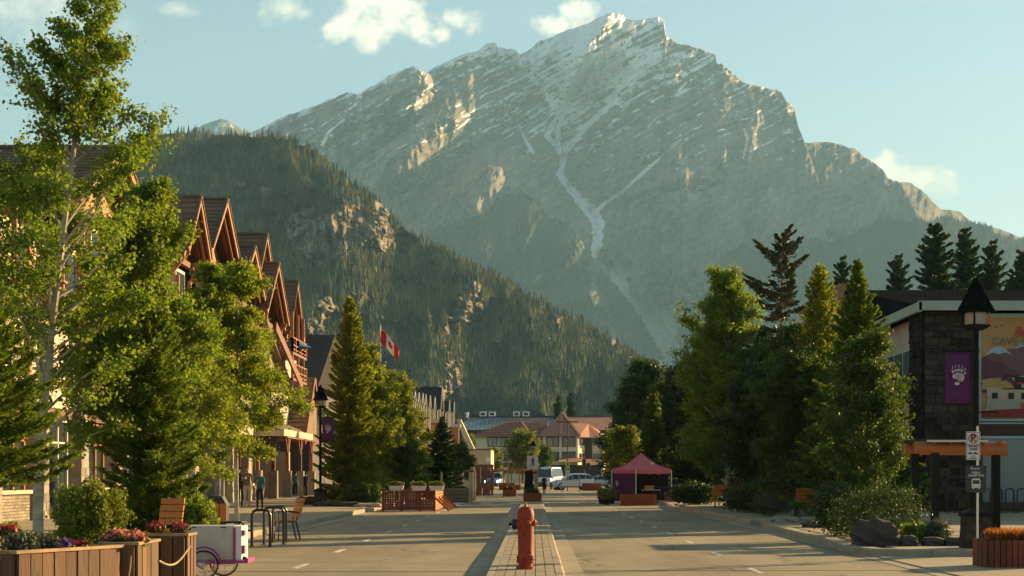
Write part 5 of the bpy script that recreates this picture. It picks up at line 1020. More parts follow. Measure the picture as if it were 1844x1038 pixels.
plant('shrub', 'round clipped bright green shrub behind the angled planter', 'shrub', gx(161, 22.6), 22.6, 0, [(12000, (0, 0, 1.0), (.42, .42, .43), .042, 1, .42), (4500, (-.08, -.1, .62), (.36, .34, .25), .042, 2, .42)], 'shrub')
plant('plant', 'grey-green leafy plant at the outer end of the angled planter', 'plant', *pap(-.4, -.15), .62, [(1500, (0, 0, .13), (.2, .25, .15), .05, 4, .25), (900, (.2, .25, .12), (.16, .2, .14), .05, 5, .2)], 'sage')
flowers('purple flowers in the angled planter before the round shrub', *pap(0.0, -.25), .65, .22, .3, 'purple', 400, 6, h=.06)
flowers('low dark red flowers under the round shrub', *pap(.45, -.2), .64, .35, .45, 'magenta', 120, 7, h=.04)
flowers('pale pink flowers heaped in the planter with the sunlit end', -4.72, 21.4, .68, .36, 1.0, 'pink', 1500, 8, .038, h=.12)
flowers('magenta flowers in the tall dark planter', -4.66, 23.4, .71, .42, .45, 'magenta', 500, 9, .035, h=.10)
flowers('red flowers at the edge of the cut-off planter', gx(5, 24.6), 24.6, .62, .3, .8, 'magenta', 300, 10)
plant('plant', 'small green plant in the cut-off planter', 'plant', gx(8, 25.0), 25.1, .62, [(900, (0, 0, .1), (.22, .3, .14), .06, 11, .3)], 'aspen')
plant('shrub', 'dark leafy shrub on the pavement behind the white cart', 'shrub', gx(352, 34.0), 34.0, .15, [(6000, (0, 0, .50), (.34, .4, .48), .055, 13, .42), (2000, (-.35, .1, .3), (.3, .3, .3), .055, 14, .42)], 'aspen')
plant('shrub', 'dark low shrub behind the pink flower planter', 'shrub', gx(268, 36.0), 36.0, .15, [(4200, (0, 0, .55), (.30, .4, .55), .06, 15, .42)], 'dark')
# ---- white freight cart with pink frame
m_pinkf = M('magenta_frame', (.36, .045, .16), .4, .1, 6, spec=.5); m_tyre = M('tyre_rubber', (.02, .02, .02), .85, .2, 20); m_alu = M('alloy', (.5, .5, .48), .3, .08, 8, metal=.8)
ct = thing('cargo_trike', 'white box cargo tricycle with pink frame beside the plank planters', 'cargo tricycle', (gx(386, 26.6), 26.6, 0))
bw = .42
MB().box(-bw, bw-.12, -.02, .55, .27, .765).build('box', M('cart_white_shaded', (.50, .45, .36), .55, .14, 5, .1, 30), ct, bevel=.012)  # white box toned down to cream, shade on its face put into the colour
MB().box(bw-.12, bw-.02, -.03, .56, .25, .76).build('front_panel', m_white, ct, bevel=.01)
MB().box(bw-.145, bw-.105, -.045, -.02, .25, .74).build('corner_trim', m_pinkf, ct, bevel=.008); MB().box(bw-.03, bw+.02, -.02, .1, .62, .70).box(bw-.03, bw+.02, -.02, .1, .36, .48).build('hinge', m_pinkf, ct)
MB().box(-.32, -.25, -.028, -.018, .735, .75).box(.10, .17, -.028, -.018, .735, .75).build('latch', m_black, ct)
MB().bar((-bw-.05, -.05, .245), (bw+.06, -.05, .245), .03, .04).bar((-bw-.05, .56, .245), (bw+.06, .56, .245), .03, .04).bar((bw+.05, -.05, .26), (bw+.05, .58, .26), .05, .07).bar((-.3, -.05, .24), (-.2, .25, .12), .03, .03).bar((bw-.1, -.08, .22), (-.1, -.13, .22), .02, .02).build('frame', m_pinkf, ct)
def wheel(x, y, r, parent, spokes=14):
    pts = [(x+r*math.cos(2*math.pi*k/36), y, r+.0+r*math.sin(2*math.pi*k/36)) for k in range(37)]
    tr = MB().tube([(p[0], y, (p[2]-r)*.97+r) for p in pts], r*.062, 8).build('tyre', m_tyre, parent, smooth=True)
    MB().tube([(x+(p[0]-x)*.87, y, (p[2]-r)*.87+r) for p in pts], r*.03, 6).build('rim', m_alu, parent)
    s = MB()
    for k in range(spokes): a_ = 2*math.pi*k/spokes; s.tube([(x, y+.02*(-1)**k, r), (x+r*.86*math.cos(a_), y, r+r*.86*math.sin(a_))], .0035, 3)
    s.cyl((x, y-.04, r), (x, y+.04, r), .03, n=10); s.build('spokes', m_alu, parent, kind='stuff'); return tr
wheel(-.13, -.14, .205, ct); wheel(.02, .68, .205, ct)
fp = [(-.13+.245*math.cos(a_), -.14, .215+.245*math.sin(a_)) for a_ in [math.pi*k/14+.15 for k in range(13)]]; MB().tube(fp, [.016]*13, 6).build('mudguard', m_pinkf, ct)
MB().box(-.02, .03, -.16, -.155, .12, .2).build('reflector', M('amber', (.6, .2, .02), .4), ct); MB().cyl((bw+.02, -.07, .3), (bw+.04, -.1, .3), .025).build('lamp', m_black, ct)
MB().tube([(-bw, .25, .3), (-bw-.12, .25, .5), (-bw-.2, .05, .82), (-bw-.2, -.05, .84)], .014, 6).build('handlebar', m_black, ct)
# ---- slatted orange benches and chairs
m_oslat = M('orange_slat', (.50, .17, .035), .5, .15, 6, .2, 30, stretch=(.4, 1, 1))
def bench(label, x, y, z, rz, wd=1.6, cat='bench', arm=True, name='bench', group=None, mat=None):
    t = thing(name, label, cat, (x, y, z), rz, group); mat = mat or m_oslat
    for k in range(4): zz = .52+k*.115; yy = .22+k*.035; MB().add([(-wd/2, yy, zz), (wd/2, yy, zz), (wd/2, yy+.028, zz+.10), (-wd/2, yy+.028, zz+.10), (-wd/2, yy+.04, zz), (wd/2, yy+.04, zz), (wd/2, yy+.068, zz+.10), (-wd/2, yy+.068, zz+.10)], [(0, 1, 2, 3), (7, 6, 5, 4), (0, 4, 5, 1), (1, 5, 6, 2), (2, 6, 7, 3), (3, 7, 4, 0)]).build('back_slat', mat, t, bevel=.006)
    for k in range(4): MB().box(-wd/2, wd/2, -.26+k*.115, -.26+k*.115+.095, .42, .455).build('seat_slat', mat, t, bevel=.006)
    for s in (-1, 1):
        x_ = s*(wd/2-.12); MB().tube([(x_, -.24, 0), (x_, -.22, .41), (x_, .2, .41), (x_, .38, .98)], .022, 6).build('leg', m_black, t); MB().tube([(x_, .30, 0), (x_, .2, .41)], .022, 6).build('leg', m_black, t)
        if arm: MB().tube([(x_, -.22, .41), (x_, -.24, .64), (x_, .05, .66), (x_, .28, .62)], .018, 6).build('armrest', m_black, t)
    return t
bench('orange slatted chair tilted back behind the magenta flower planter', gx(296, 30.5), 30.5, .15, R(-12), .42, 'chair', False, 'chair')
bench('orange slatted chair with looping metal arms behind the black bike rack', gx(512, 42.5), 42.8, .0, R(-62), .5, 'chair', True, 'chair')
bench('shaded wooden bench under the trees facing the road on the east pavement', gx(1459, 55.5), 55.5, .15, R(180), .95, 'bench')
bench('long orange-backed bench further along in the tree shade', gx(1325, 72), 74, .15, R(180), 1.5, 'bench')
bb = thing('litter_bin', 'litter bin with two upright orange boards and a dark lid', 'litter bin', (gx(396, 45), 45, .0)); MB().box(-.16, -.01, -.06, -.03, .30, .80).build('orange_board', m_oslat, bb); MB().box(.01, .17, -.05, -.02, .32, .80).build('orange_board', m_oslat, bb); MB().box(-.22, .16, -.02, .4, .0, .72).build('bin_body', m_black, bb, bevel=.02); MB().prism([(-.25, .74), (.18, .74), (.05, .98), (-.3, 1.02)], -.03, .42).build('lid', m_black, bb)
pl_ = thing('picnic_table', 'dark metal table with bench seats behind the white cart', 'table', (gx(402, 37), 37.5, .0)); MB().box(-.35, .35, -.3, .3, .52, .56).build('tabletop', m_black, pl_, bevel=.01); MB().box(-.45, .45, -.62, -.42, .33, .37).build('seat', m_black, pl_); MB().box(-.45, .45, .42, .62, .33, .37).build('seat', m_black, pl_)
for s in (-1, 1): MB().tube([(s*.3, -.55, 0), (s*.3, -.5, .34), (s*.28, -.2, .52)], .02).build('leg', m_black, pl_); MB().tube([(s*.3, .55, 0), (s*.3, .5, .34), (s*.28, .2, .52)], .02).build('leg', m_black, pl_)
# ---- bike racks: black hoops
m_hoop = M('hoop_black', (.022, .02, .018), .38, .15, 6, spec=.5)
def hoop(label, x, y, z, w_, h, rz=0, r=.032, group=None):
    t = thing('bike_rack', label, 'bike rack', (x, y, z), rz, group); c = .1; pts = [(-w_/2, 0, 0), (-w_/2, 0, h-c), (-w_/2+c*.3, 0, h-c*.3), (-w_/2+c, 0, h), (w_/2-c, 0, h), (w_/2-c*.3, 0, h-c*.3), (w_/2, 0, h-c), (w_/2, 0, 0)]
    MB().tube(pts, r, 8).build('hoop', m_hoop, t, smooth=True)
    for s in (-1, 1): MB().lathe([(.07, 0), (.07, .012), (.035, .014)], 10, (s*w_/2, 0, 0)).build('foot_plate', m_hoop, t)
    return t
G_ = 'black bike hoops at the kerb by the white cart'
hoop('black bike hoop nearest the white cart', gx(470, 38.4), 38.4, .0, .38, .77, 0, group=G_)
hoop('black bike hoop just behind and overlapping the first one', gx(492, 39.6), 39.7, .0, .42, .80, R(12), group=G_)
hoop('black bike hoop in front of the orange slatted chair', gx(503, 40.9), 40.9, .0, .30, .80, R(8), group=G_)
G2 = 'bike hoops by the mural building'; h0 = None
for k in range(11):
    x = 14.9+k*.42; lab = {0: 'first hoop of the bike rack, closest to the stone tower', 1: 'second hoop of the bike rack from the stone tower', 10: 'last bike hoop under the mural, cut by the picture edge'}.get(k, 'bike hoop in the row under the mural, hoop number %s counted from the stone tower' % ['', '', 'three', 'four', 'five', 'six', 'seven', 'eight', 'nine', 'ten', ''][k])
    if h0 is None: h0 = hoop(lab, x, 65.6, .15, .34, .86, R(20), .026, G2)
    else: dup(h0, (x, 65.6, .15), R(20), lab)
bk = thing('bicycle', 'bicycle locked to the hoops under the mural', 'bicycle', (18.3, 65.0, .15), R(25)); wheel(-.5, 0, .33, bk); wheel(.5, 0, .33, bk)
MB().tube([(-.5, 0, .33), (-.15, 0, .30), (.35, 0, .72), (-.25, 0, .78), (-.15, 0, .30)], .018, 6).tube([(.35, 0, .72), (.5, 0, .33)], .015, 6).tube([(-.5, 0, .33), (-.25, 0, .78)], .014, 6).build('frame', M('teal_frame', (.03, .12, .13), .4), bk); MB().box(-.38, -.12, -.06, .06, .88, .93).build('saddle', m_black, bk); MB().tube([(.30, -.26, .98), (.36, 0, .95), (.30, .26, .98)], .013).tube([(.36, 0, .95), (.35, 0, .72)], .014).build('handlebar', m_black, bk)
# ---- pointed street lamps with paw banners
m_lamp = M('lamp_black', (.010, .009, .008), .7, .2, 5, spec=.12); m_roofm = M('lamp_roof', (.006, .006, .007), .85, .2, 4, spec=.03); m_ban = M('purple_banner', (.085, .018, .085), .8, .1, 3); m_lglass = M('lamp_glass', (.30, .25, .18), .3, .1, 3, spec=.6); m_paw = M('paw_white', (.50, .46, .46), .8, .05, 5)
def paw(parent, cx, cy, cz, s, side=-1):
    """bear-paw emblem: five claws, five lettered toes, a broad patterned pad and a heel"""
    y = cy
    def blob(name, x, z, rx, rz_, mat=m_paw, dy=0., n=14, rot=0.):
        pts = []
        for k in range(n): a_ = 2*math.pi*k/n; u = rx*math.cos(a_); v = rz_*math.sin(a_); pts.append((cx+s*(x+u*math.cos(rot)-v*math.sin(rot)), cz+s*(z+u*math.sin(rot)+v*math.cos(rot))))
        MB().prism(pts, y-.006-dy, y-dy-.001).build(name, mat, parent)
    tp = [(-.40, .30), (-.20, .40), (.02, .42), (.24, .34), (.42, .16)]
    for k, (x, z) in enumerate(tp):
        a_ = -.35+k*.22; MB().prism([(cx+s*(x*1.12-.025), cz+s*(z+.20)), (cx+s*(x*1.12+.03), cz+s*(z+.20)), (cx+s*(x*1.12+.012-.06*(k-2)*0), cz+s*(z+.44)), (cx+s*(x*1.12-.01), cz+s*(z+.44))], y-.007, y-.001).build('claw', m_paw, parent)
        lettering('lettering', 'BANFF'[k], s*.27, m_paw, parent, (cx+s*x*1.05, y-.004, cz+s*z), .004, s*.014, 1.1, rot=.25-.14*k)
    pts = [(-.46, -.02), (-.38, .14), (-.15, .22), (.12, .22), (.32, .10), (.42, -.08), (.36, -.30), (.22, -.44), (.06, -.42), (-.08, -.30), (-.28, -.22), (-.42, -.14)]
    MB().prism([(cx+s*a_, cz+s*b_) for a_, b_ in pts], y-.006, y-.001).build('pad', m_paw, parent); blob('heel', -.12, -.56, .19, .12)
    for k in range(6):
        z0 = .12-.10*k; x0 = -.36+.03*k+.02*(k % 2); x1 = .28-.02*k; MB().tube([(cx+s*(x0+(x1-x0)*u), y-.008, cz+s*(z0+.035*math.sin(u*9+k)-.06*u)) for u in [q_/8 for q_ in range(9)]], s*.016, 4).build('pad_line', m_ban, parent)
def lamp(label, x, y, k=1.0, bside=-1, group='pointed street lamps with paw banners', z=.15, banner=True, rot=.45):
    t = thing('street_lamp', label, 'street lamp', (x, y, z), 0, group)
    st = MB().add([(-.27, -.27, 0), (.27, -.27, 0), (.27, .27, 0), (-.27, .27, 0), (-.24, -.24, .62), (.24, -.24, .62), (.24, .24, .62), (-.24, .24, .62)], [(0, 1, 5, 4), (1, 2, 6, 5), (2, 3, 7, 6), (3, 0, 4, 7)]).build('stone_base', m_dstone, t)
    z_ = 0.0
    for r_ in range(4):
        for c_ in range(2+(r_ % 2)):
            n_ = 2+(r_ % 2); w0 = .27-.012*r_; a_ = -w0+2*w0*c_/n_; MB().box(a_+.006, a_+2*w0/n_-.006, -w0-.02+random.uniform(-.008, .008), -w0+.02, z_+.008, z_+.148).build('stone', m_dstone, st); MB().box(w0-.02, w0+.02+random.uniform(-.008, .008), a_+.006, a_+2*w0/n_-.006, z_+.008, z_+.148).build('stone', m_dstone, st)
        z_ += .155
    MB().add([(-.28, -.28, .62), (.28, -.28, .62), (.28, .28, .62), (-.28, .28, .62), (-.27, -.27, .70), (.27, -.27, .70), (.27, .27, .70), (-.27, .27, .70), (-.08, -.08, .78), (.08, -.08, .78), (.08, .08, .78), (-.08, .08, .78)], [(0, 3, 2, 1), (0, 1, 5, 4), (1, 2, 6, 5), (2, 3, 7, 6), (3, 0, 4, 7), (4, 5, 9, 8), (5, 6, 10, 9), (6, 7, 11, 10), (7, 4, 8, 11), (8, 9, 10, 11)]).build('base_cap', m_lamp, t)
    MB().box(-.055, .055, -.055, .055, .75, 4.36).build('pole', m_lamp, t, bevel=.012)
    c, s_ = math.cos(rot), math.sin(rot); rt = lambda x_, y_: (x_*c-y_*s_, x_*s_+y_*c)
    def sq(r, z0): return [(*rt(-r, -r), z0), (*rt(r, -r), z0), (*rt(r, r), z0), (*rt(-r, r), z0)]
    MB().add(sq(.10, 4.30)+sq(.20, 4.38), [(0, 1, 5, 4), (1, 2, 6, 5), (2, 3, 7, 6), (3, 0, 4, 7), (7, 6, 5, 4), (0, 3, 2, 1)]).add(sq(.2, 4.38)+sq(.2, 4.41), [(0, 1, 5, 4), (1, 2, 6, 5), (2, 3, 7, 6), (3, 0, 4, 7), (4, 5, 6, 7), (0, 3, 2, 1)]).build('lantern_tray', m_lamp, t)
    for q_ in range(4):
        p = sq(.185, 4.41)[q_]; MB().bar(p, (p[0], p[1], 4.72), .035, .035).build('lantern_post', m_lamp if q_ != 1 else m_org, t)
    MB().add(sq(.15, 4.42)+sq(.15, 4.70), [(0, 1, 5, 4), (1, 2, 6, 5), (2, 3, 7, 6), (3, 0, 4, 7)]).build('lantern_glass', m_lglass, t)
    rf = MB().add(sq(.275, 4.66)+[(0, 0, 5.33)], [(0, 1, 4), (1, 2, 4), (2, 3, 4), (3, 0, 4), (3, 2, 1, 0)]).build('lantern_roof', m_roofm, t)
    for q_ in range(7):
        r0 = .285*(1-q_/7); z0 = 4.655+.67*q_/7; a4 = sq(r0, z0); b4 = sq(r0*.80, z0+.11)
        MB().add(a4+b4, [(0, 1, 5, 4), (1, 2, 6, 5), (2, 3, 7, 6), (3, 0, 4, 7), (0, 3, 2, 1)]).build('shingle_course', m_roofm, rf)
    if banner:
        b0, b1 = (bside*.085, bside*.60) if bside > 0 else (bside*.60, bside*.085)
        bn = MB()
        n_ = 8; vs = []; 
        for i in range(n_+1):
            for j in range(n_+1): u = i/n_; v = j/n_; vs.append((b0+(b1-b0)*u, .012*math.sin(v*6+u*3), 2.84+1.05*v))
        fs = [(i*(n_+1)+j, (i+1)*(n_+1)+j, (i+1)*(n_+1)+j+1, i*(n_+1)+j+1) for i in range(n_) for j in range(n_)]; bo = bn.add(vs, fs).build('banner', m_ban, t, smooth=True, fix=False)
        so_ = bo.modifiers.new('thick', 'SOLIDIFY'); so_.thickness = .004
        paw(bo, (b0+b1)/2, -.02, 3.40, .27, bside)
        for zz in (2.83, 3.90): MB().tube([(0, 0, zz), (bside*.62, 0, zz)], .012, 6).build('banner_rod', m_lamp, t)
    if k != 1.0: t.scale = (k,)*3
    return t
l1 = lamp('big pointed lamp with purple paw banner standing before the mural', gx(1757, 34.1), 34.1, .94)
MB().tube([(.0, -.06, 3.35-.67), (.35, -.10, 3.35-.67), (.42, -.1, 3.31-.67)], .014, 6).build('bracket', m_lamp, l1)
l2 = lamp('pointed lamp with purple paw banner beside the tall pointed larch', gx(577, 81), 81, 1.0, 1)
lab = {}
dup(l2, (gx(770, 150), 150, .15), 0, 'pointed lamp with a small purple banner beside the spruce in the planter', scale=1.0)
dup(l1, (gx(1206, 112), 112, .15), 0, 'shadowed lamp with a dull purple banner above the pink canopy tent', scale=1.0)
lm = thing('street_lamp', 'pointed black lamp rising behind the white walking-figure sign', 'street lamp', (gx(960, 200), 200, 0), 0, 'pointed street lamps with paw banners')
for o_ in [c_ for c_ in C.objects if c_.parent == l2 and c_.name.split('.')[0] in ('pole', 'lantern_tray', 'lantern_glass', 'lantern_roof', 'lantern_post', 'base_cap', 'stone_base')]: c_ = o_.copy(); C.objects.link(c_); c_.parent = lm
# ---- signs by the big lamp
m_sgn = M('sign_white', (.62, .60, .55), .5, .06, 5); m_sgnr = M('sign_red', (.45, .02, .02), .5); m_blk = M('sign_black', (.02, .02, .02), .6); m_trs = M('sign_darkgrey', (.035, .04, .035), .5)
sp_ = thing('transit_sign', 'post with a no-parking transit zone plate over a dark public transit stop plate', 'sign', (gx(1757, 33.62), 33.62, .15), world=False)
MB().tube([(0.03, 0, 0), (.03, 0, 2.25)], .022, 8).build('post', m_alu, sp_)
zc = gz(803, 33.6)-.15; np_ = MB().box(-.185, .075, -.034, -.026, zc-.26, zc+.26).build('no_parking_plate', m_sgn, sp_, bevel=.004); pcx = -.055
def ring(parent, cx, y, cz, r, w_, mat):
    vs = []; n_ = 28
    for k in range(n_): a_ = 2*math.pi*k/n_; vs += [(cx+math.cos(a_)*r, y, cz+math.sin(a_)*r), (cx+math.cos(a_)*(r-w_), y, cz+math.sin(a_)*(r-w_))]
    MB().add(vs, [(2*k, (2*k+2) % (2*n_), (2*k+3) % (2*n_), 2*k+1) for k in range(n_)]).build('prohibition_ring', mat, parent, fix=False)
for (x0, x1, z0, z1) in ((-.175, .065, zc+.238, zc+.246), (-.175, .065, zc-.246, zc-.238), (-.175, -.168, zc-.24, zc+.24), (.058, .065, zc-.24, zc+.24)): MB().box(x0, x1, -.0365, -.0345, z0, z1).build('border_line', m_blk, np_)
lettering('lettering', 'P', .19, m_blk, np_, (pcx, -.037, zc+.135), .003, .006); MB().bar((pcx+.01, -.037, zc+.12), (pcx+.05, -.037, zc+.07), .003, .022).build('lettering', m_blk, np_)
ring(np_, pcx, -.040, zc+.13, .092, .017, m_sgnr); MB().bar((pcx-.06, -.0405, zc+.19), (pcx+.06, -.0405, zc+.07), .002, .016).build('slash', m_sgnr, np_)
lettering('lettering', 'TRANSIT', .068, m_blk, np_, (pcx, -.037, zc-.005), .003, .002, .82); lettering('lettering', 'ZONE', .068, m_blk, np_, (pcx, -.037, zc-.065), .003, .002, .82)
MB().prism([(pcx-.09, zc-.155), (pcx-.09, zc-.125), (pcx-.04, zc-.12), (pcx-.01, zc-.14), (pcx+.03, zc-.115), (pcx+.09, zc-.14), (pcx+.09, zc-.16), (pcx+.02, zc-.15)], -.038, -.035).build('tow_truck_symbol', m_blk, np_)
for i_ in range(3): MB().box(pcx-.05, pcx+.05, -.0375, -.035, zc-.19-.022*i_, zc-.183-.022*i_).build('small_print', m_blk, np_)
zt = gz(863, 33.6)-.15; tp_ = MB().box(-.20, .19, -.046, -.036, zt-.25, zt+.25).build('transit_stop_plate', m_trs, sp_, bevel=.006)
lettering('lettering', 'Roam', .075, m_sgn, tp_, (-.03, -.049, zt+.195), .003, 0, 1, .4); lettering('lettering', 'PUBLIC', .052, m_sgn, tp_, (-.005, -.049, zt+.115), .003, .0015, .95); lettering('lettering', 'TRANSIT STOP', .052, m_sgn, tp_, (-.005, -.049, zt+.062), .003, .0015, .86)
MB().prism([(-.085, zt-.16), (-.085, zt-.02), (-.07, zt+.01), (.06, zt+.01), (.075, zt-.02), (.075, zt-.16)], -.051, -.048).prism([(-.07, zt-.18), (-.07, zt-.16), (-.04, zt-.16), (-.04, zt-.18)], -.051, -.048).prism([(.03, zt-.18), (.03, zt-.16), (.06, zt-.16), (.06, zt-.18)], -.051, -.048).build('bus_symbol', m_sgn, tp_)
MB().box(-.068, .058, -.054, -.0515, zt-.09, zt-.02).box(-.068, -.048, -.054, -.0515, zt-.14, zt-.125).box(.038, .058, -.054, -.0515, zt-.14, zt-.125).build('bus_symbol_windows', m_trs, tp_)
# ---- bus shelter with log beam
sh = thing('bus_shelter', 'open bus shelter with a thick orange log beam on dark posts', 'bus shelter', (9.8, 42, .15))
xl, xr = gx(1648, 42)-9.8, gx(1812, 42)-9.8; zb_ = gz(808, 42)-.15
m_log = M('log_orange', (.33, .115, .035), .55, .25, 4, .3, 12, stretch=(.25, 1, 1))
MB().tube([(xl, 0, zb_+.02), (0, 0, zb_+.01), (xr, 0, zb_-.02)], [.14, .15, .17], 14).build('beam', m_log, sh, smooth=True); MB().tube([(xl+.2, 2.2, zb_+.02), (xr-.2, 2.2, zb_)], .14, 12).build('beam', m_log, sh, smooth=True)
MB().prism([(xl+.25, zb_+.17), (xr-.55, zb_+.15), (xr-.55, zb_+.20), (xl+.25, zb_+.23)], -.3, 2.6).build('roof', m_dshing, sh); MB().box(xl+.2, xr-.5, -.34, -.3, zb_+.14, zb_+.19).build('roof_edge', m_lframe, sh)
for k in range(5): MB().box(xl+.35+k*.38, xl+.42+k*.38, -.25, 2.5, zb_+.1, zb_+.17).build('rafter', m_log, sh)
for (x_, y_) in ((xr-.24, 0), (xl+.45, 0), (xr-.24, 2.2), (xl+.45, 2.2)): MB().box(x_-.085, x_+.085, y_-.085, y_+.085, 0, zb_-.1).build('post', m_lamp if x_ > 0 else m_dark, sh)
# ---- rocks, edging stones and planting on the east side
def rock(label, x, y, z, sx, sy, sz, seed, flat=.7, mat=None, name='boulder', bx_=.62):
    bm = bmesh.new(); bmesh.ops.create_icosphere(bm, subdivisions=4, radius=1); r = random.Random(seed); ph = [r.uniform(0, 9) for _ in range(6)]
    for v in bm.verts:
        p = v.co; m_ = max(abs(p.x), abs(p.y), abs(p.z)); p = p/m_*bx_+p*(1-bx_); n_ = .10*math.sin(p.x*3+ph[0])*math.cos(p.y*4+ph[1])+.06*math.sin(p.z*7+p.x*5+ph[2])+.035*math.sin(p.x*13+ph[3])*math.sin(p.y*11+p.z*9+ph[4]); p *= 1+n_
        tp = 1-.28*max(0, p.z); v.co = (p.x*sx*tp, p.y*sy*tp, max(p.z, -.9)*sz*(1 if p.z < 0 else flat))
    me = bpy.data.meshes.new(name); bm.to_mesh(me); bm.free(); me.materials.append(mat or m_rock2); o = bpy.data.objects.new(name, me); C.objects.link(o); o.location = (x, y, z+sz*.85); setp(o, label, 'boulder'); me.polygons.foreach_set('use_smooth', [True]*len(me.polygons)); me.set_sharp_from_angle(angle=R(28)); return o
m_rock2 = M('dark_boulder', (.055, .048, .04), .9, .3, 3, .8, 9)
rock('largest dark boulder at the edge of the east planting bed', gx(1577, 35.3), 35.4, .15, .40, .36, .27, 1, .95, bx_=.88)
rock('low pointed rock beside the largest dark boulder', gx(1638, 35), 35.1, .15, .17, .25, .13, 2)
for k, (px, w_) in enumerate(((1679, .25), (1722, .27))): rock(['flat edging stone next to the low pointed rock', 'flat edging stone next to the lamp base'][k], gx(px, 35.2), 35.2, .15, w_*.92, .2, .105, 5+k)
rock('pale-faced flat rock near the shaded bench', gx(1420, 52), 52.6, .12, .38, .5, .14, 9, mat=m_stone); rock('long low kerbside rock under the larch', gx(1475, 48), 47.5, .12, .5, .5, .13, 10)
rock('flat rock holding the bed beside the tall pointed larch', gx(600, 79), 79.5, .12, .9, .6, .17, 11); rock('dark rock at the foot of the stone-based lamp', gx(557, 84.5), 84.3, .12, .55, .5, .26, 12); rock('pale flat rock at the kerb before the tall larch', gx(662, 77.5), 77.8, .1, .6, .4, .14, 13, mat=m_stone); rock('low rock between lamp and tall larch', gx(630, 78.5), 78.6, .12, .6, .4, .15, 14)
plant('shrub', 'grey-green low shrub behind the largest boulder', 'shrub', gx(1600, 37.6), 37.7, .15, [(6500, (0, 0, .62), (.75, .6, .6), .06, 21, .2), (2500, (-.7, .2, .5), (.5, .5, .55), .06, 22, .2)], 'dark')
plant('shrub', 'dark rounded shrub under the broad spruce', 'shrub', gx(1515, 41), 41, .15, [(5500, (0, 0, .6), (.7, .6, .6), .07, 23, .4)], 'dark')
plant('plant', 'spiky low plant beside the edging stones', 'plant', gx(1692, 36), 36.2, .15, [(2600, (0, 0, .22), (.26, .3, .26), .11, 24, .09, .6)], 'sage'); plant('plant', 'low leafy clump between boulder and spiky plant', 'plant', gx(1650, 36.2), 36.3, .15, [(2400, (0, 0, .2), (.3, .3, .22), .06, 25, .3)], 'mid')
plant('shrub', 'blue-green low shrub by the long orange-backed bench', 'shrub', gx(1388, 60), 60, .15, [(4500, (0, 0, .4), (.7, .6, .4), .07, 26, .2)], 'sage'); plant('shrub', 'dark bush between the two benches in the shade', 'shrub', gx(1345, 66), 66, .15, [(5000, (0, 0, .5), (.9, .7, .5), .08, 27, .4)], 'dark'); plant('shrub', 'dark bush beside the kerb below the tall aspen', 'shrub', gx(1250, 84), 84, .15, [(5000, (0, 0, .5), (1.1, .7, .55), .10, 28, .4)], 'dark')
plant('shrub', 'leafy green bush at the foot of the tall pointed larch', 'shrub', gx(655, 80), 80, .15, [(5000, (0, 0, .5), (.8, .6, .6), .10, 29, .4)], 'green'); plant('plant', 'bright green weeds among the rocks by the lamp', 'plant', gx(622, 80.4), 80.3, .15, [(2000, (0, 0, .25), (.45, .4, .25), .08, 30, .3)], 'shrub')
# red planter with orange grass, bottom right
pr_ = planter('dark red plank planter with orange-tinged grass at the road edge', gx(1779, 29.3)+.43, 29.75, .86, .9, .44, 0, 9, 8, M('stained_red_plank', (.15, .035, .02), .7, .3, 7, .5, 25, stretch=(1, 1, .2), island=.5), z=.02, rim=False)
rg = np.random.default_rng(50); n = 1900; c = np.c_[rg.uniform(-.30, .42, n), rg.uniform(-.4, .4, n), rg.uniform(0, .05, n)]; a = unit(np.c_[rg.normal(0, .25, n), rg.normal(0, .25, n), np.ones(n)])*rg.uniform(.05, .10, n)[:, None]; b_ = unit(np.cross(a, rg.normal(0, 1, (n, 3))))*.008; V, Fq = quads(c+a, a, b_)
og = npmesh('ornamental_grass', V, Fq, FL['orange'], None, loc=(gx(1779, 29.3)+.45, 29.75, .44)); setp(og, 'orange-tipped grass growing in the dark red planter', 'grass', kind='stuff')
plant('shrub', 'dark green plant beside the orange grass in the red planter', 'shrub', gx(1779, 29.3)+.72, 29.6, .42, [(900, (0, 0, -.05+.12), (.16, .25, .10), .05, 33, .4)], 'dark')
# ---------------------------------------------------------------- patios, tent, barriers
m_latt = M('lattice_red', (.20, .055, .03), .7, .2, 4, .2, 20); m_lattl = M('fence_orange_sunlit', (.42, .16, .05), .65, .2, 4); m_trough = M('trough_white', (.62, .60, .55), .5, .06, 4); m_post = M('peeled_post', (.52, .42, .27), .75, .2, 3, .3, 15); m_log2 = M('grey_log', (.24, .19, .12), .85, .25, 3, .4, 12, stretch=(.2, 1, 1))
pt1 = thing('patio_fence', 'red lattice patio fence set in the parking lane with white flower troughs', 'patio fence', (-5.3, 76, 0)); x0 = gx(690, 76)+5.3; x1 = gx(782, 76)+5.3; H_ = .93
for xx in (x0, x0+(x1-x0)*.36, x0+(x1-x0)*.72, x1): MB().box(xx-.05, xx+.05, -.05, .05, 0, H_+.04).build('post', m_latt, pt1)
MB().box(x0, x1, -.03, .03, H_-.10, H_).build('rail', m_latt, pt1); MB().box(x0, x1, -.03, .03, .06, .16).build('rail', m_latt, pt1)
for k in range(int((x1-x0)/.105)): MB().box(x0+.06+k*.105, x0+.06+k*.105+.062, -.012, .002, .16, H_-.1).build('slat', m_latt, pt1)
for k in range(7): MB().box(x0+.05, x1-.05, .003, .016, .17+k*.095, .17+k*.095+.055).build('slat', m_latt, pt1)
for k in range(8): MB().box(x1+.02, x1+.05, .1, 7.5, .06+k*.108, .06+k*.108+.085).build('slat', m_lattl, pt1)  # road side in lighter orange than the front: sunlight put into the colour
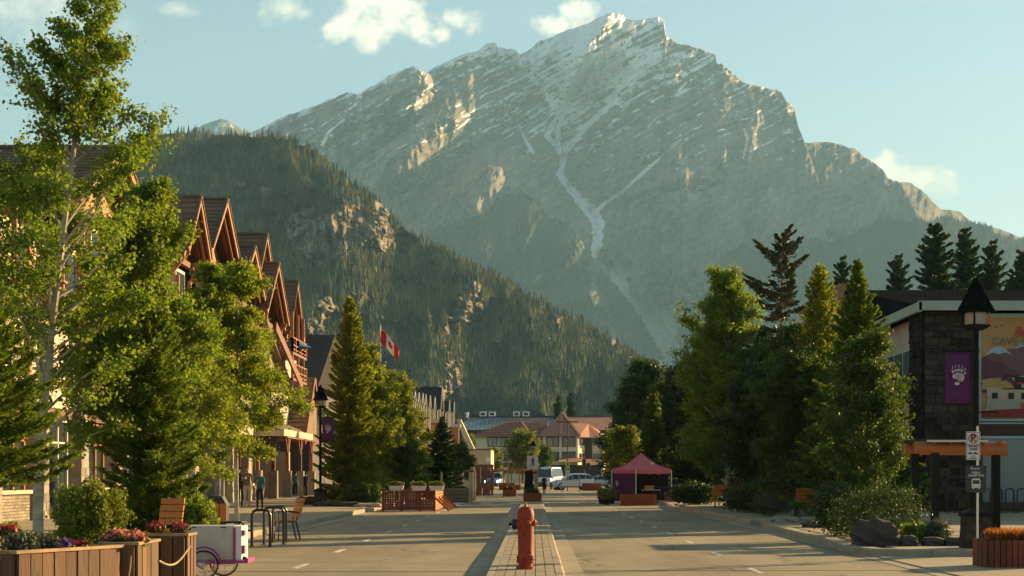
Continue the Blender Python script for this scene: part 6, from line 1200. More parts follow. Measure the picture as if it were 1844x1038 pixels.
for yy in (.1, 2.5, 5, 7.4): MB().box(x1-.03, x1+.02, yy-.05, yy+.05, 0, H_).bar((x1+.05, yy, .55), (x1+.62, yy, .02), .05, .09).build('brace', m_lattl, pt1)
for (px, lab) in ((713.5, 'white flower trough at the far-end corner of the lattice fence'), (754, 'white flower trough in the middle of the lattice fence'), (786, 'white flower trough at the road corner of the lattice fence')):
    t_ = thing('flower_trough', lab, 'flower trough', (gx(px, 75.9), 75.95, H_-.07), 0, 'white troughs on the lattice fence'); w_ = .32
    MB().add([(-w_*.8, -.12, 0), (w_*.8, -.12, 0), (w_*.8, .1, 0), (-w_*.8, .1, 0), (-w_, -.17, .20), (w_, -.17, .20), (w_, .14, .20), (-w_, .14, .20)], [(0, 3, 2, 1), (0, 1, 5, 4), (1, 2, 6, 5), (2, 3, 7, 6), (3, 0, 4, 7), (4, 5, 6, 7)]).build('trough', m_trough, t_, bevel=.01)
    V, Fq = join([leafball(700, (0, 0, .27), (.30, .15, .12), .07, int(px), .35)]); npmesh('foliage', V, Fq, LF['shrub'], t_)
for k in range(3):
    y = 79.5+k*2.1; t_ = thing('patio_table', ['small dark cafe table just inside the lattice fence', 'small dark cafe table in the middle of the fenced patio', 'small dark cafe table at the far end of the fenced patio'][k], 'table', (-5.4, y, 0)); MB().lathe([(.35, .72), (.35, .75)], 16).build('tabletop', m_dark, t_); MB().cyl((0, 0, 0), (0, 0, .72), .03).lathe([(.22, 0), (.22, .02)], 12).build('leg', m_black, t_)
lp = thing('log_planter', 'long weathered log planter with peeled posts at its corners', 'planter', (gx(822, 101), 101, 0)); xa, xb = gx(795, 101)-gx(822, 101), gx(845, 101)-gx(822, 101)
for k in range(4): MB().box(xa, xb, -.06, .06, .04+k*.19, .04+k*.19+.175).build('log', m_log2, lp, bevel=.02); MB().box(xb-.12, xb, .07, 6.5, .04+k*.19, .04+k*.19+.175).build('log', m_log2, lp, bevel=.02)
MB().box(xa+.02, xb-.13, .07, 6.4, 0, .68).build('soil', m_soil, lp)
for (dx, dy) in ((xa, 0), (xb+.02, 0), (xb+.08, 2.2), (xb+.05, 3.8), (xb+.1, 6.4), (xa+.9, 6.4)): MB().tube([(dx, dy, 0), (dx+.01, dy, 1.67)], [.075, .06], 8).build('corner_post', m_post, lp)
plant('plant', 'bedding plants with pale blooms along the top of the log planter', 'plant', gx(815, 102), 102, .66, [(1400, (-.4, 0, .12), (.5, .3, .15), .08, 61, .35), (1200, (.4, .2, .1), (.4, .4, .13), .08, 62, .35)], 'green')
# pergola entrance of the far patio
pg = thing('pergola', 'dark red timber pergola entrance with a low board counter', 'pergola', (-4, 134, 0)); q = lambda px: gx(px, 134)+4
for (px, y_) in ((859, 0), (871, 0), (884, 4), (859, 5), (872, 5)): MB().box(q(px)-.08, q(px)+.08, y_-.08, y_+.08, 0, 2.1).build('post', m_red, pg)
for k in range(3): MB().box(q(857), q(887), -.1+k*1.6, .05+k*1.6, 2.1, 2.28).build('beam', m_red, pg)
for k in range(5): MB().box(q(866), q(886), -.14, -.1, 1.5+k*.13, 1.59+k*.13).build('slat', m_red, pg)
for k in range(3): MB().box(q(861)+k*.32, q(861)+k*.32+.26, .3, .36, 0, .95).build('board', m_org, pg)
# long roofed patio with yellow crossed railings
rp_ = thing('patio_shelter', 'roofed patio with yellow crossed railings in the middle of the closed street', 'patio shelter', (-2, 188, 0)); q = lambda px: gx(px, 188)+2
MB().box(q(886), q(970), -.2, 3.2, 1.9, 2.12).build('roof', m_org, rp_); MB().box(q(918), q(952), -.3, -.2, 2.0, 2.14).build('roof_edge', m_lattl, rp_)
m_yel = M('yellow_timber', (.62, .42, .13), .7, .12, 4)
for px in (889, 907, 921, 935, 950, 968): MB().box(q(px)-.06, q(px)+.06, -.06, .06, 0, 1.95).build('post', m_org, rp_)
for (a_, b_) in ((908, 920), (922, 934), (936, 949)):
    MB().bar((q(a_), -.05, .35), (q(b_), -.05, 1.15), .06, .10).build('cross_brace', m_yel, rp_); MB().bar((q(a_), -.12, 1.15), (q(b_), -.12, .35), .06, .10).build('cross_brace', m_yel, rp_); MB().box(q(a_), q(b_), -.1, 0, .02, .34).build('kick_board', m_yel, rp_)
sgp = thing('sign_post', 'thin orange post with two small white arm boards by the crossed railings', 'sign', (gx(915, 182), 182, 0)); MB().box(-.07, .07, -.05, .05, 0, 2.9).build('post', m_org, sgp); MB().box(-.45, -.05, -.08, -.05, 2.05, 2.25).build('arm_board', m_sgn, sgp)
def boxplanter(label, px0, px1, pytop, pybot, mat=None, group='rust-brown planters and barriers in the road', name='planter', dep=.8, z=0, planks=True):
    Y = EYE*F/(pybot-HY) if z == 0 else (EYE-z)*F/(pybot-HY); x0, x1 = gx(px0, Y), gx(px1, Y); h = gz(pytop, Y)-z; t = thing(name, label, 'planter', ((x0+x1)/2, Y, z), 0, group); w_ = (x1-x0)/2
    MB().box(-w_+.03, w_-.03, .03, dep-.03, .02, h-.08).build('soil', m_soil, t); mm = mat or m_rust
    n_ = max(3, int((x1-x0)/.22)); 
    for k in range(n_): a_ = -w_+2*w_*k/n_; MB().box(a_+.005, a_+2*w_/n_-.005, -.02, .02, .02, h).build('plank', mm, t); MB().box(a_+.005, a_+2*w_/n_-.005, dep-.02, dep+.02, .02, h).build('plank', mm, t)
    for k in range(3): MB().box(-w_-.03, -w_, .02, dep-.02, .02+k*(h-.02)/3, .01+(k+1)*(h-.02)/3).build('plank', m_lattl if mm is m_rust else mm, t); MB().box(w_, w_+.03, .02, dep-.02, .02+k*(h-.02)/3, .01+(k+1)*(h-.02)/3).build('plank', m_lattl if mm is m_rust else mm, t)  # end planks lighter than the rust front, their sunlit look is in the colour
    return t, Y, h
t_, Y, h = boxplanter('rust-brown planter box at the end of the paved median', 943.5, 974.5, 888, 908)
plant('plant', 'dark plant in the rust-brown planter at the median end', 'plant', gx(959, Y), Y+.4, h-.1, [(900, (0, 0, .15), (.35, .3, .2), .09, 71, .4)], 'dark')
t_, Y, h = boxplanter('rust-brown planter standing in the road left of the median end', 906, 929, 882, 895); plant('plant', 'low dark plant in the planter left of the median end', 'plant', gx(917, Y), Y+.4, h-.1, [(600, (0, 0, .15), (.4, .3, .2), .1, 72, .4)], 'dark')
boxplanter('wide rust-brown planter behind the smaller one in the road', 899, 927, 870, 883); boxplanter('small planter with an orange end beside the wide one', 928, 937, 873, 883.5); boxplanter('small rust planter below the headlights of the silver pickup', 873, 887, 874, 884)
boxplanter('long low rust-brown barrier at the tail of the white utility vehicle', 1049, 1082, 870.5, 884.5)
t_, Y, h = boxplanter('rust-brown planter in front of the pink canopy tent', 1119, 1181, 890, 911)
t_, Y2, h2 = boxplanter('rust-brown planter in the shade beside the tent', 1200, 1222, 886, 907)
for (px, lab, sd_) in ((1092, 'potted leafy plant left of the pink tent, the one next to the tent wall', 81), (1084, 'potted leafy plant left of the pink tent, outer one', 82), (1101, 'low potted plant tucked against the tent wall', 83)):
    Yp = 93+(sd_-81)*1.5; tp_ = thing('potted_plant', lab, 'potted plant', (gx(px, Yp), Yp, 0), 0, 'potted plants beside the pink tent'); MB().lathe([(.14, 0), (.19, .3), (.2, .32), (.17, .32), (.16, .28)], 14).build('pot', m_dark, tp_); V, Fq = join([leafball(900, (0, 0, .55), (.26, .26, .32), .10, sd_, .25, .3)]); npmesh('foliage', V, Fq, LF['shrub'], tp_)
# canopy tent
m_tent = M('tent_cloth', (.58, .13, .15), .8, .08, 2); m_tentw = M('tent_wall', (.075, .018, .065), .8, .08, 2); TY = 97.0
tn = thing('canopy_tent', 'pink-red pointed canopy tent with white legs and a purple side wall', 'canopy tent', (gx(1157, TY), TY, 0)); tx0 = gx(1103, TY)-gx(1157, TY); tx1 = gx(1210, TY)-gx(1157, TY); ze = gz(846, TY); zp = gz(816, TY); dep = 3.0; xm = gx(1143.5, TY)-gx(1157, TY)
cor = [(tx0, .7), (xm, -.9), (tx1, .3), (.55, 2.6)]; ap = (gx(1156.5, TY)-gx(1157, TY), .9, zp); vs = [(a_[0], a_[1], ze) for a_ in cor]; vt = []; fs = []
n_ = 8
for s_ in range(4):
    A = Vector((*cor[s_], ze)); B = Vector((*cor[(s_+1) % 4], ze)); P0 = Vector(ap); base = len(vt)
    for i in range(n_+1):
        t1 = i/n_; 
        for j in range(n_+1):
            u = j/n_; e_ = A.lerp(B, u); p = P0.lerp(e_, t1); p.z -= .16*math.sin(math.pi*t1)*(1-.25*math.sin(math.pi*u)); vt.append(tuple(p))
    for i in range(n_):
        for j in range(n_): a_ = base+i*(n_+1)+j; fs.append((a_, a_+1, a_+n_+2, a_+n_+1))
    base = len(vt)
    for j in range(n_+1):
        e_ = A.lerp(B, j/n_); vt.append((e_.x, e_.y, e_.z)); vt.append((e_.x+.015*math.sin(j*2.2), e_.y-.02*math.sin(j*2.6), e_.z-.21+.012*math.sin(j*3)))
    for j in range(n_): fs.append((base+2*j, base+2*j+2, base+2*j+3, base+2*j+1))
cp_ = MB().add(vt, fs).build('canopy', m_tent, tn, smooth=True, fix=False)
for s_ in range(4): MB().cyl((cor[s_][0], cor[s_][1], 0), (cor[s_][0], cor[s_][1], ze-.02), .024, n=8).build('leg', m_white, tn)
for s_ in range(4): MB().tube([(cor[s_][0], cor[s_][1], ze+.01), Vector((cor[s_][0], cor[s_][1], ze)).lerp(Vector(ap), .5)-Vector((0, 0, .13)), ap], .012, 4).build('seam', m_tent if s_ != 1 else M('seam_pale', (.6, .35, .35), .7), tn)
MB().add([(cor[0][0], cor[0][1], .1), (cor[1][0], cor[1][1], .1), (cor[1][0], cor[1][1], ze-.2), (cor[0][0], cor[0][1], ze-.2)], [(0, 1, 2, 3)]).build('side_wall', m_tentw, tn, fix=False)
MB().box(-.55, tx1, 2.5, 2.6, .1, ze-.25).build('back_wall', m_dark, tn)
pw = M('paw_pale', (.42, .38, .40), .8)
def pawflat(parent, o, ux, uz, s):
    o = Vector(o); ux = Vector(ux); uz = Vector(uz)
    for (x, z, a_, b_) in ((0, -.05, .42, .28), (-.38, .28, .10, .13), (-.14, .42, .10, .14), (.12, .42, .10, .14), (.36, .26, .10, .13), (-.1, -.42, .16, .1)):
        pts = [o+ux*s*(x+a_*math.cos(t2))+uz*s*(z+b_*math.sin(t2)) for t2 in [2*math.pi*k/12 for k in range(12)]]; MB().add(pts, [tuple(range(12))]).build('paw_print', pw, parent, fix=False)
nrm_ = (Vector((*cor[2], ze))-Vector((*cor[1], ze))).normalized(); mid = Vector(ap).lerp((Vector((*cor[1], ze))+Vector((*cor[2], ze)))/2, .60); upv = (Vector(ap)-mid).normalized(); pawflat(tn, mid+Vector((.18, -.17, -.02)), nrm_, upv, .34)
pawflat(tn, Vector((cor[0][0]+.25, cor[0][1]-.40, 1.05)), Vector((.35, -.5, 0)).normalized(), (0, 0, 1), .30)
bt = thing('crowd_barrier', 'low black bar fence beside the pink tent', 'barrier', (gx(1195, 95), 95, 0))
for k in range(12): MB().box(-.55+k*.1, -.535+k*.1, 0, .015, .05, .85).build('bar', m_black, bt)
MB().box(-.57, .6, -.01, .02, .85, .89).box(-.57, .6, -.01, .02, .1, .13).build('rail', m_black, bt)
tb = thing('folding_table', 'table with yellow goods under the pink canopy tent', 'table', (gx(1172, 98.5), 98.3, 0)); MB().box(-.5, .5, -.3, .3, .68, .72).build('tabletop', m_white, tb)
for (a_, b_) in ((-.45, -.25), (.45, -.25), (-.45, .25), (.45, .25)): MB().box(a_-.02, a_+.02, b_-.02, b_+.02, 0, .68).build('leg', m_black, tb)
yb = setp(MB().box(-.35, .15, -.2, .2, 0, .22).build('goods_box', m_yel, None, bevel=.02), 'yellow box lying on the table under the canopy tent', 'box'); yb.location = (gx(1172, 98.5), 98.3, .722)
# black pedestrian barrier with a white panel, in front of the utility vehicle
pb_ = thing('crowd_barrier', 'black-framed barrier with a pale board in front of the white utility vehicle', 'barrier', (gx(1024, 168), 168, 0)); q = lambda px: gx(px, 168)-gx(1024, 168)
MB().box(q(1001), q(1044), -.02, .02, 1.05, 1.10).box(q(1001), q(1002), -.02, .02, .05, 1.1).box(q(1043), q(1044), -.02, .02, .05, 1.1).box(q(1012), q(1013), -.02, .02, 0, 1.1).build('frame', m_black, pb_); MB().box(q(1012), q(1041), -.035, -.022, .48, 1.0).build('panel', m_sgn, pb_); MB().box(q(1010), q(1014), -.3, .3, 0, .04).box(q(1042), q(1046), -.3, .3, 0, .04).build('foot', m_black, pb_)
# walker sign and its post at the median end
ws_ = thing('pedestrian_sign', 'square white sign with a black walking figure on a dark post', 'sign', (gx(959, 104), 104, 0)); zc = gz(832, 104); s_ = .31
MB().box(-.13, -.03, -.04, .06, 0, zc+.5).build('post', m_lamp, ws_); pl = MB().box(-s_, s_, -.07, -.05, zc-s_-.05, zc+s_+.03).build('sign_plate', m_sgn, ws_, bevel=.005)
K = s_/10.0
def fig(pts): MB().prism([(x*K, zc+z*K) for x, z in pts], -.077, -.071).build('walking_figure', m_blk, pl)
fig([(1.1+1.25*math.cos(t2), 7.4+1.35*math.sin(t2)) for t2 in [2*math.pi*k/10 for k in range(10)]]); fig([(-1.6, 4.9), (.5, 5.9), (2.3, 5.2), (2.2, 1.5), (1.7, -.6), (-.5, -.8), (-.9, 1.6)]); fig([(-.6, -.6), (1.7, -.6), (2.6, -3.9), (3.1, -8.2), (1.4, -8.2), (.8, -4.4), (.1, -2)]); fig([(-.6, -.3), (1.0, -.8), (-.8, -4.2), (-3.0, -8.2), (-4.8, -7.7), (-2.3, -4.0)]); fig([(1.9, 5.1), (3.0, 3.2), (5.4, 1.9), (5.0, .9), (2.2, 2.2)]); fig([(-1.3, 5.0), (-3.5, 4.0), (-4.4, .9), (-3.4, .7), (-2.6, 3.0), (-.8, 3.7)])
MB().box(-s_, s_, -.068, -.05, zc-s_-.12, zc-s_-.06).build('lower_strip', m_sgn, ws_)
MB().box(.08, .26, -.04, 0, .2, 1.55).build('side_panel', m_tan, ws_); sb = MB().box(.09, .24, -.05, -.041, 1.18, 1.25).build('red_stripe', m_sgnr, ws_)
kb = thing('information_kiosk', 'dark bulky kiosk at the median end beneath the walking-figure sign', 'kiosk', (gx(955, 110), 110, 0)); MB().add([(-.42, -.2, 0), (.30, -.2, 0), (.30, .2, 0), (-.42, .2, 0), (-.30, -.2, 1.75), (.12, -.2, 1.75), (.12, .2, 1.75), (-.30, .2, 1.75)], [(0, 1, 5, 4), (1, 2, 6, 5), (2, 3, 7, 6), (3, 0, 4, 7), (4, 5, 6, 7)]).build('body', m_dark, kb); MB().box(-.34, .22, -.24, -.2, .1, .62).build('lower_panel', m_rust, kb)
# school / speed sign and traffic signal on the far side
sg_ = thing('speed_sign', 'yellow-green pedestrian plate above a white 50 plate on a thin post', 'sign', (gx(1022, 172), 172, 0)); a_ = gz(836, 172); b2 = gz(846, 172)
MB().cyl((0, 0, 0), (0, 0, gz(760, 172)), .05).build('post', m_black, sg_); yg = MB().prism([(-.22, a_-.22), (.22, a_-.22), (.24, a_+.1), (.0, a_+.25), (-.24, a_+.1)], -.09, -.07).build('warning_plate', M('fluoro_yellow', (.45, .55, .03), .6), sg_); MB().prism([(-.08, a_-.12), (.08, a_-.12), (.09, a_+.1), (-.08, a_+.1)], -.097, -.091).build('walking_figures', m_blk, yg)
wp = MB().box(-.22, .22, -.09, -.07, b2-.28, b2+.24).build('speed_plate', m_sgn, sg_); lettering('lettering', '50', .36, m_blk, wp, (0, -.1, b2), .004, .01); wp2 = MB().box(-.2, .2, -.09, -.07, b2-.62, b2-.34).build('lower_plate', m_sgn, sg_); MB().prism([(-.06, b2-.56), (.06, b2-.56), (0, b2-.4)], -.097, -.091).build('arrow_mark', m_blk, wp2)
MB().box(-1.0, 1.0, -.04, .04, gz(760, 172)-.05, gz(760, 172)+.05).build('cross_arm', m_black, sg_)
ts = thing('traffic_signal', 'black traffic signal heads silhouetted before the hotel porch', 'traffic signal', (gx(1052, 196), 196, 0)); MB().cyl((0, 0, 0), (0, 0, gz(820, 196)), .07).build('pole', m_black, ts); hd = MB().box(-.2, .2, -.15, .15, gz(842, 196), gz(827, 196)).build('signal_head', m_black, ts, bevel=.03); hd2 = MB().box(.25, .65, -.15, .15, gz(846, 196), gz(834, 196)).build('signal_head', m_black, ts, bevel=.03)
for k in range(3): MB().cyl((0, -.16, gz(839.5-k*4.6, 196)), (0, -.28, gz(839.5-k*4.6, 196)), .1, .11).build('visor', m_black, hd)
# Canadian flag
m_fr = M('flag_red', (.55, .02, .02), .7, .05, 2); m_fw = M('flag_white', (.75, .72, .68), .7, .04, 2)
fy = 100.0; fl = thing('flag', 'red and white maple leaf flag drooping from a slim pole above the trees', 'flag', (gx(685, fy), fy, 0)); z1 = gz(590, fy); MB().cyl((0, 0, 0), (0, 0, z1+.15), .04, .025).build('pole', m_alu, fl)
def fpos(u, v): return (u*1.02, .22*math.sin(u*5.2)+.05*math.sin(v*6), z1-.05-u*.92-v*.82+.06*math.sin(u*7)-.15*u*(1-v))
for (u0, u1, mm) in ((0, .3, m_fr), (.3, .74, m_fw), (.74, 1.0, m_fr)):
    vs = []; nn = 8
    for i in range(nn+1):
        for j in range(nn+1): vs.append(fpos(u0+(u1-u0)*i/nn, j/nn))
    o_ = MB().add(vs, [(i*(nn+1)+j, (i+1)*(nn+1)+j, (i+1)*(nn+1)+j+1, i*(nn+1)+j+1) for i in range(nn) for j in range(nn)]).build('flag_band', mm, fl, smooth=True, fix=False); o_.modifiers.new('t', 'SOLIDIFY').thickness = .006
leaf = [(0, -.5), (.04, -.16), (.30, -.22), (.26, -.08), (.48, .14), (.38, .18), (.42, .34), (.24, .30), (.12, .18), (.16, .42), (.08, .38), (0, .55)]; leaf = leaf+[(-a_, b_) for a_, b_ in reversed(leaf[1:-1])]
vs = [fpos(.52+x*.30, .5-z*.62) for x, z in leaf]; MB().add([(a_[0]-.0, a_[1]-.03, a_[2]) for a_ in vs], [tuple(range(len(vs)))]).build('maple_leaf', m_fr, fl, fix=False)
# blue patio umbrella corner under the upper gable
bu = thing('blue_parasol', 'blue parasol on the lodge balcony under the topmost gable', 'parasol', (-15.3, 115.6, 7.5)); MB().cyl((0, 0, 0), (0, 0, 2.4), .03).build('pole', m_alu, bu); MB().cyl((0, 0, 2.05), (0, 0, 2.55), 1.25, .05, 8).build('canopy', M('parasol_blue', (.04, .13, .35), .7), bu)
# ---------------------------------------------------------------- vehicles
m_paintw = M('car_white', (.62, .64, .64), .25, .03, 2, spec=.6); m_paints = M('car_silver', (.30, .36, .40), .25, .04, 2, metal=.5, spec=.6); m_cglass = M('car_glass', (.015, .02, .022), .06, .1, 2, spec=.8); m_plast = M('car_plastic', (.03, .03, .03), .6, .1, 6); m_tail = M('tail_lamp', (.5, .03, .02), .3)
m_lampc = M('headlamp', (.7, .7, .7), .2)
def car(name, label, cat, x, y, rz, L_, W_, prof, belt, cab, paint, wr=.36, wx=(.19, .81), lit=False, zoff=0, lampz=None):
    """prof: (t, roof or bonnet height) along the length, nose at t=0; cab: (t0, t1, t2, t3) windscreen foot, roof start, roof end, tailgate foot"""
    t = thing(name, label, cat, (x, y, zoff), rz); n_ = 40; ws = W_/2; V = []; Q = []
    pt = [p[0] for p in prof]; ph = [p[1] for p in prof]; bt_ = [p[0] for p in belt]; bh = [p[1] for p in belt]; m_ = 0
    for i in range(n_+1):
        u = i/n_; xx = -L_/2+L_*u; top = float(np.interp(u, pt, ph)); bl_ = min(float(np.interp(u, bt_, bh)), top-.015); e = min(1, 4.5*u+.78, 4.5*(1-u)+.82); hw = ws*e; inc = hw-(top-bl_)*.27 if top-bl_ > .2 else hw*.93
        half = [(0, .25), (hw*.90, .25), (hw*.99, .42), (hw, .62), (hw*.985, bl_), (inc, top-.03), (inc*.86, top), (0, top+.02)]; ring_ = half+[(-a_, b_) for a_, b_ in reversed(half[1:-1])]; m_ = len(ring_); V += [(xx, a_, b_) for a_, b_ in ring_]
    for i in range(n_):
        for j in range(m_): Q.append((i*m_+j, i*m_+(j+1) % m_, (i+1)*m_+(j+1) % m_, (i+1)*m_+j))
    Q += [tuple(range(m_)), tuple(range((n_+1)*m_-1, n_*m_-1, -1))]; MB().add(V, Q).build('body', paint, t, smooth=True)
    def sec(u, s, f):      # point on the side window plane: f=0 belt, f=1 roof
        top = float(np.interp(u, pt, ph)); bl_ = min(float(np.interp(u, bt_, bh)), top-.015); e = min(1, 4.5*u+.78, 4.5*(1-u)+.82); hw = ws*e; inc = hw-(top-bl_)*.27; return (-L_/2+L_*u, s*((hw*.985)*(1-f)+inc*f+.012), bl_+(top-.03-bl_)*f)
    c0, c1, c2, c3 = cab; cuts = np.linspace(c0+.02, c3-.03, 5); 
    for s in (-1, 1):
        for a_, b_ in zip(cuts[:-1], cuts[1:]):
            a2, b2_ = a_+.006, b_-.006; na = 4; vs = []
            for k in range(na+1): u = a2+(b2_-a2)*k/na; vs += [sec(u, s, .10), sec(u, s, .90)]
            MB().add(vs, [(2*k, 2*k+2, 2*k+3, 2*k+1) for k in range(na)]).build('side_window', m_cglass, t, fix=False)
    for (u0, u1, nm) in ((c0, c1, 'windscreen'), (c3, c2, 'rear_window')):
        vs = []
        for k in range(5):
            u = u0+(u1-u0)*(.10+.82*k/4); p = sec(u, 1, 1.0); top = float(np.interp(u, pt, ph)); hwk = p[1]*.90 if k else p[1]*.93; nx_ = -.02 if nm == 'windscreen' else .02; vs += [(p[0]+nx_, -hwk, top+.012), (p[0]+nx_, hwk, top+.012)]
        MB().add(vs, [(2*k, 2*k+2, 2*k+3, 2*k+1) for k in range(4)]).build(nm, m_cglass, t, fix=False)
    for wx_ in wx:
        for s in (-1, 1):
            xx = -L_/2+L_*wx_; yy = s*(ws-.10); MB().lathe([(wr+.06, -.02), (wr+.06, .115)], 22, (xx, yy-.048 if s > 0 else yy-.048, wr), 'Y').build('wheel_arch', m_plast, t); w_ = MB().lathe([(wr*.7, -.10), (wr*.95, -.10), (wr, -.07), (wr, .07), (wr*.95, .10), (wr*.7, .10)], 24, (xx, yy+s*.03, wr), 'Y').build('wheel', m_tyre, t)
            MB().lathe([(wr*.66, -.02), (wr*.66, .02), (wr*.2, .03)] if s > 0 else [(wr*.2, -.03), (wr*.66, -.02), (wr*.66, .02)], 16, (xx, yy+s*.12, wr), 'Y').build('rim', m_alu, w_)
            for k in range(5): a_ = k*1.2566; MB().bar((xx, yy+s*.145, wr), (xx+math.cos(a_)*wr*.62, yy+s*.145, wr+math.sin(a_)*wr*.62), .03, .05).build('spoke', m_plast, w_)
    MB().box(-L_/2-.03, -L_/2+.12, -ws*.72, ws*.72, .28, .48).build('bumper', m_plast, t); MB().box(L_/2-.1, L_/2+.03, -ws*.75, ws*.75, .3, .5).build('bumper', m_plast, t); MB().box(-L_/2-.035, -L_/2+.05, -ws*.5, ws*.5, .52, .72).build('grille', m_plast, t)
    lz = lampz or .74
    for s in (-1, 1):
        if lit:
            me = bpy.data.materials.get('headlamp_lit')
            if me is None:
                me = bpy.data.materials.new('headlamp_lit'); me.use_nodes = True; b_ = me.node_tree.nodes['Principled BSDF']; b_.inputs['Emission Color'].default_value = (.75, .85, 1, 1); b_.inputs['Emission Strength'].default_value = 6.0
        MB().cyl((-L_/2-.02, s*ws*.72, lz), (-L_/2+.1, s*ws*.72, lz), .12, n=12).build('headlight', me if lit else m_lampc, t); MB().box(L_/2-.14, L_/2+.015, s*ws*.80-.1, s*ws*.80+.1, .72, .98).build('tail_light', m_tail, t); MB().box(-L_/2+L_*c0+.15, -L_/2+L_*c0+.35, s*(ws+.03)-.08, s*(ws+.03)+.08, belt[1][1]-.02, belt[1][1]+.13).build('mirror', paint, t, bevel=.02)
        MB().box(-L_/2+L_*.3, -L_/2+L_*.7, s*(ws+.0)-.02, s*ws+.012*s+.005, .25, .36).build('sill_trim', m_plast, t)
    return t
car('utility_vehicle', 'white sport utility vehicle crossing the street, nose towards the west side', 'car', gx(1030, 185), 185, R(14), 4.35, 1.8, [(0, .70), (.03, .86), (.12, .98), (.28, 1.06), (.40, 1.50), (.50, 1.66), (.80, 1.64), (.90, 1.52), (.97, 1.05), (1, .9)], [(0, .7), (.28, 1.02), (.95, 1.10), (1, 1.0)], (.28, .42, .84, .965), m_paintw)
car('van', 'white high-roofed van facing down the street behind the utility vehicle', 'van', gx(988, 196), 198.5, R(72), 5.2, 1.95, [(0, .95), (.04, 1.12), (.14, 1.22), (.27, 2.15), (.36, 2.36), (.96, 2.38), (1, 2.2)], [(0, .9), (.14, 1.15), (.97, 1.30), (1, 1.3)], (.13, .30, .95, .995), m_paintw, wx=(.17, .78))
car('pickup_truck', 'silver-blue pickup facing down the street with its headlights on', 'pickup truck', gx(889, 200), 203, R(84), 4.9, 1.9, [(0, .85), (.03, 1.02), (.12, 1.10), (.27, 1.16), (.38, 1.72), (.44, 1.78), (.66, 1.77), (.74, 1.2), (1, 1.15)], [(0, .85), (.27, 1.12), (1, 1.13)], (.27, .40, .66, .74), m_paints, lit=True, lampz=.82)
car('hatchback', 'grey car mostly hidden behind the barrier and the tree on the east side', 'car', gx(1078, 206), 208, R(8), 4.1, 1.75, [(0, .65), (.04, .82), (.15, .90), (.28, .98), (.42, 1.40), (.52, 1.46), (.80, 1.40), (.95, 1.0), (1, .85)], [(0, .65), (.28, .95), (.95, .98), (1, .9)], (.28, .45, .82, .95), m_paints)
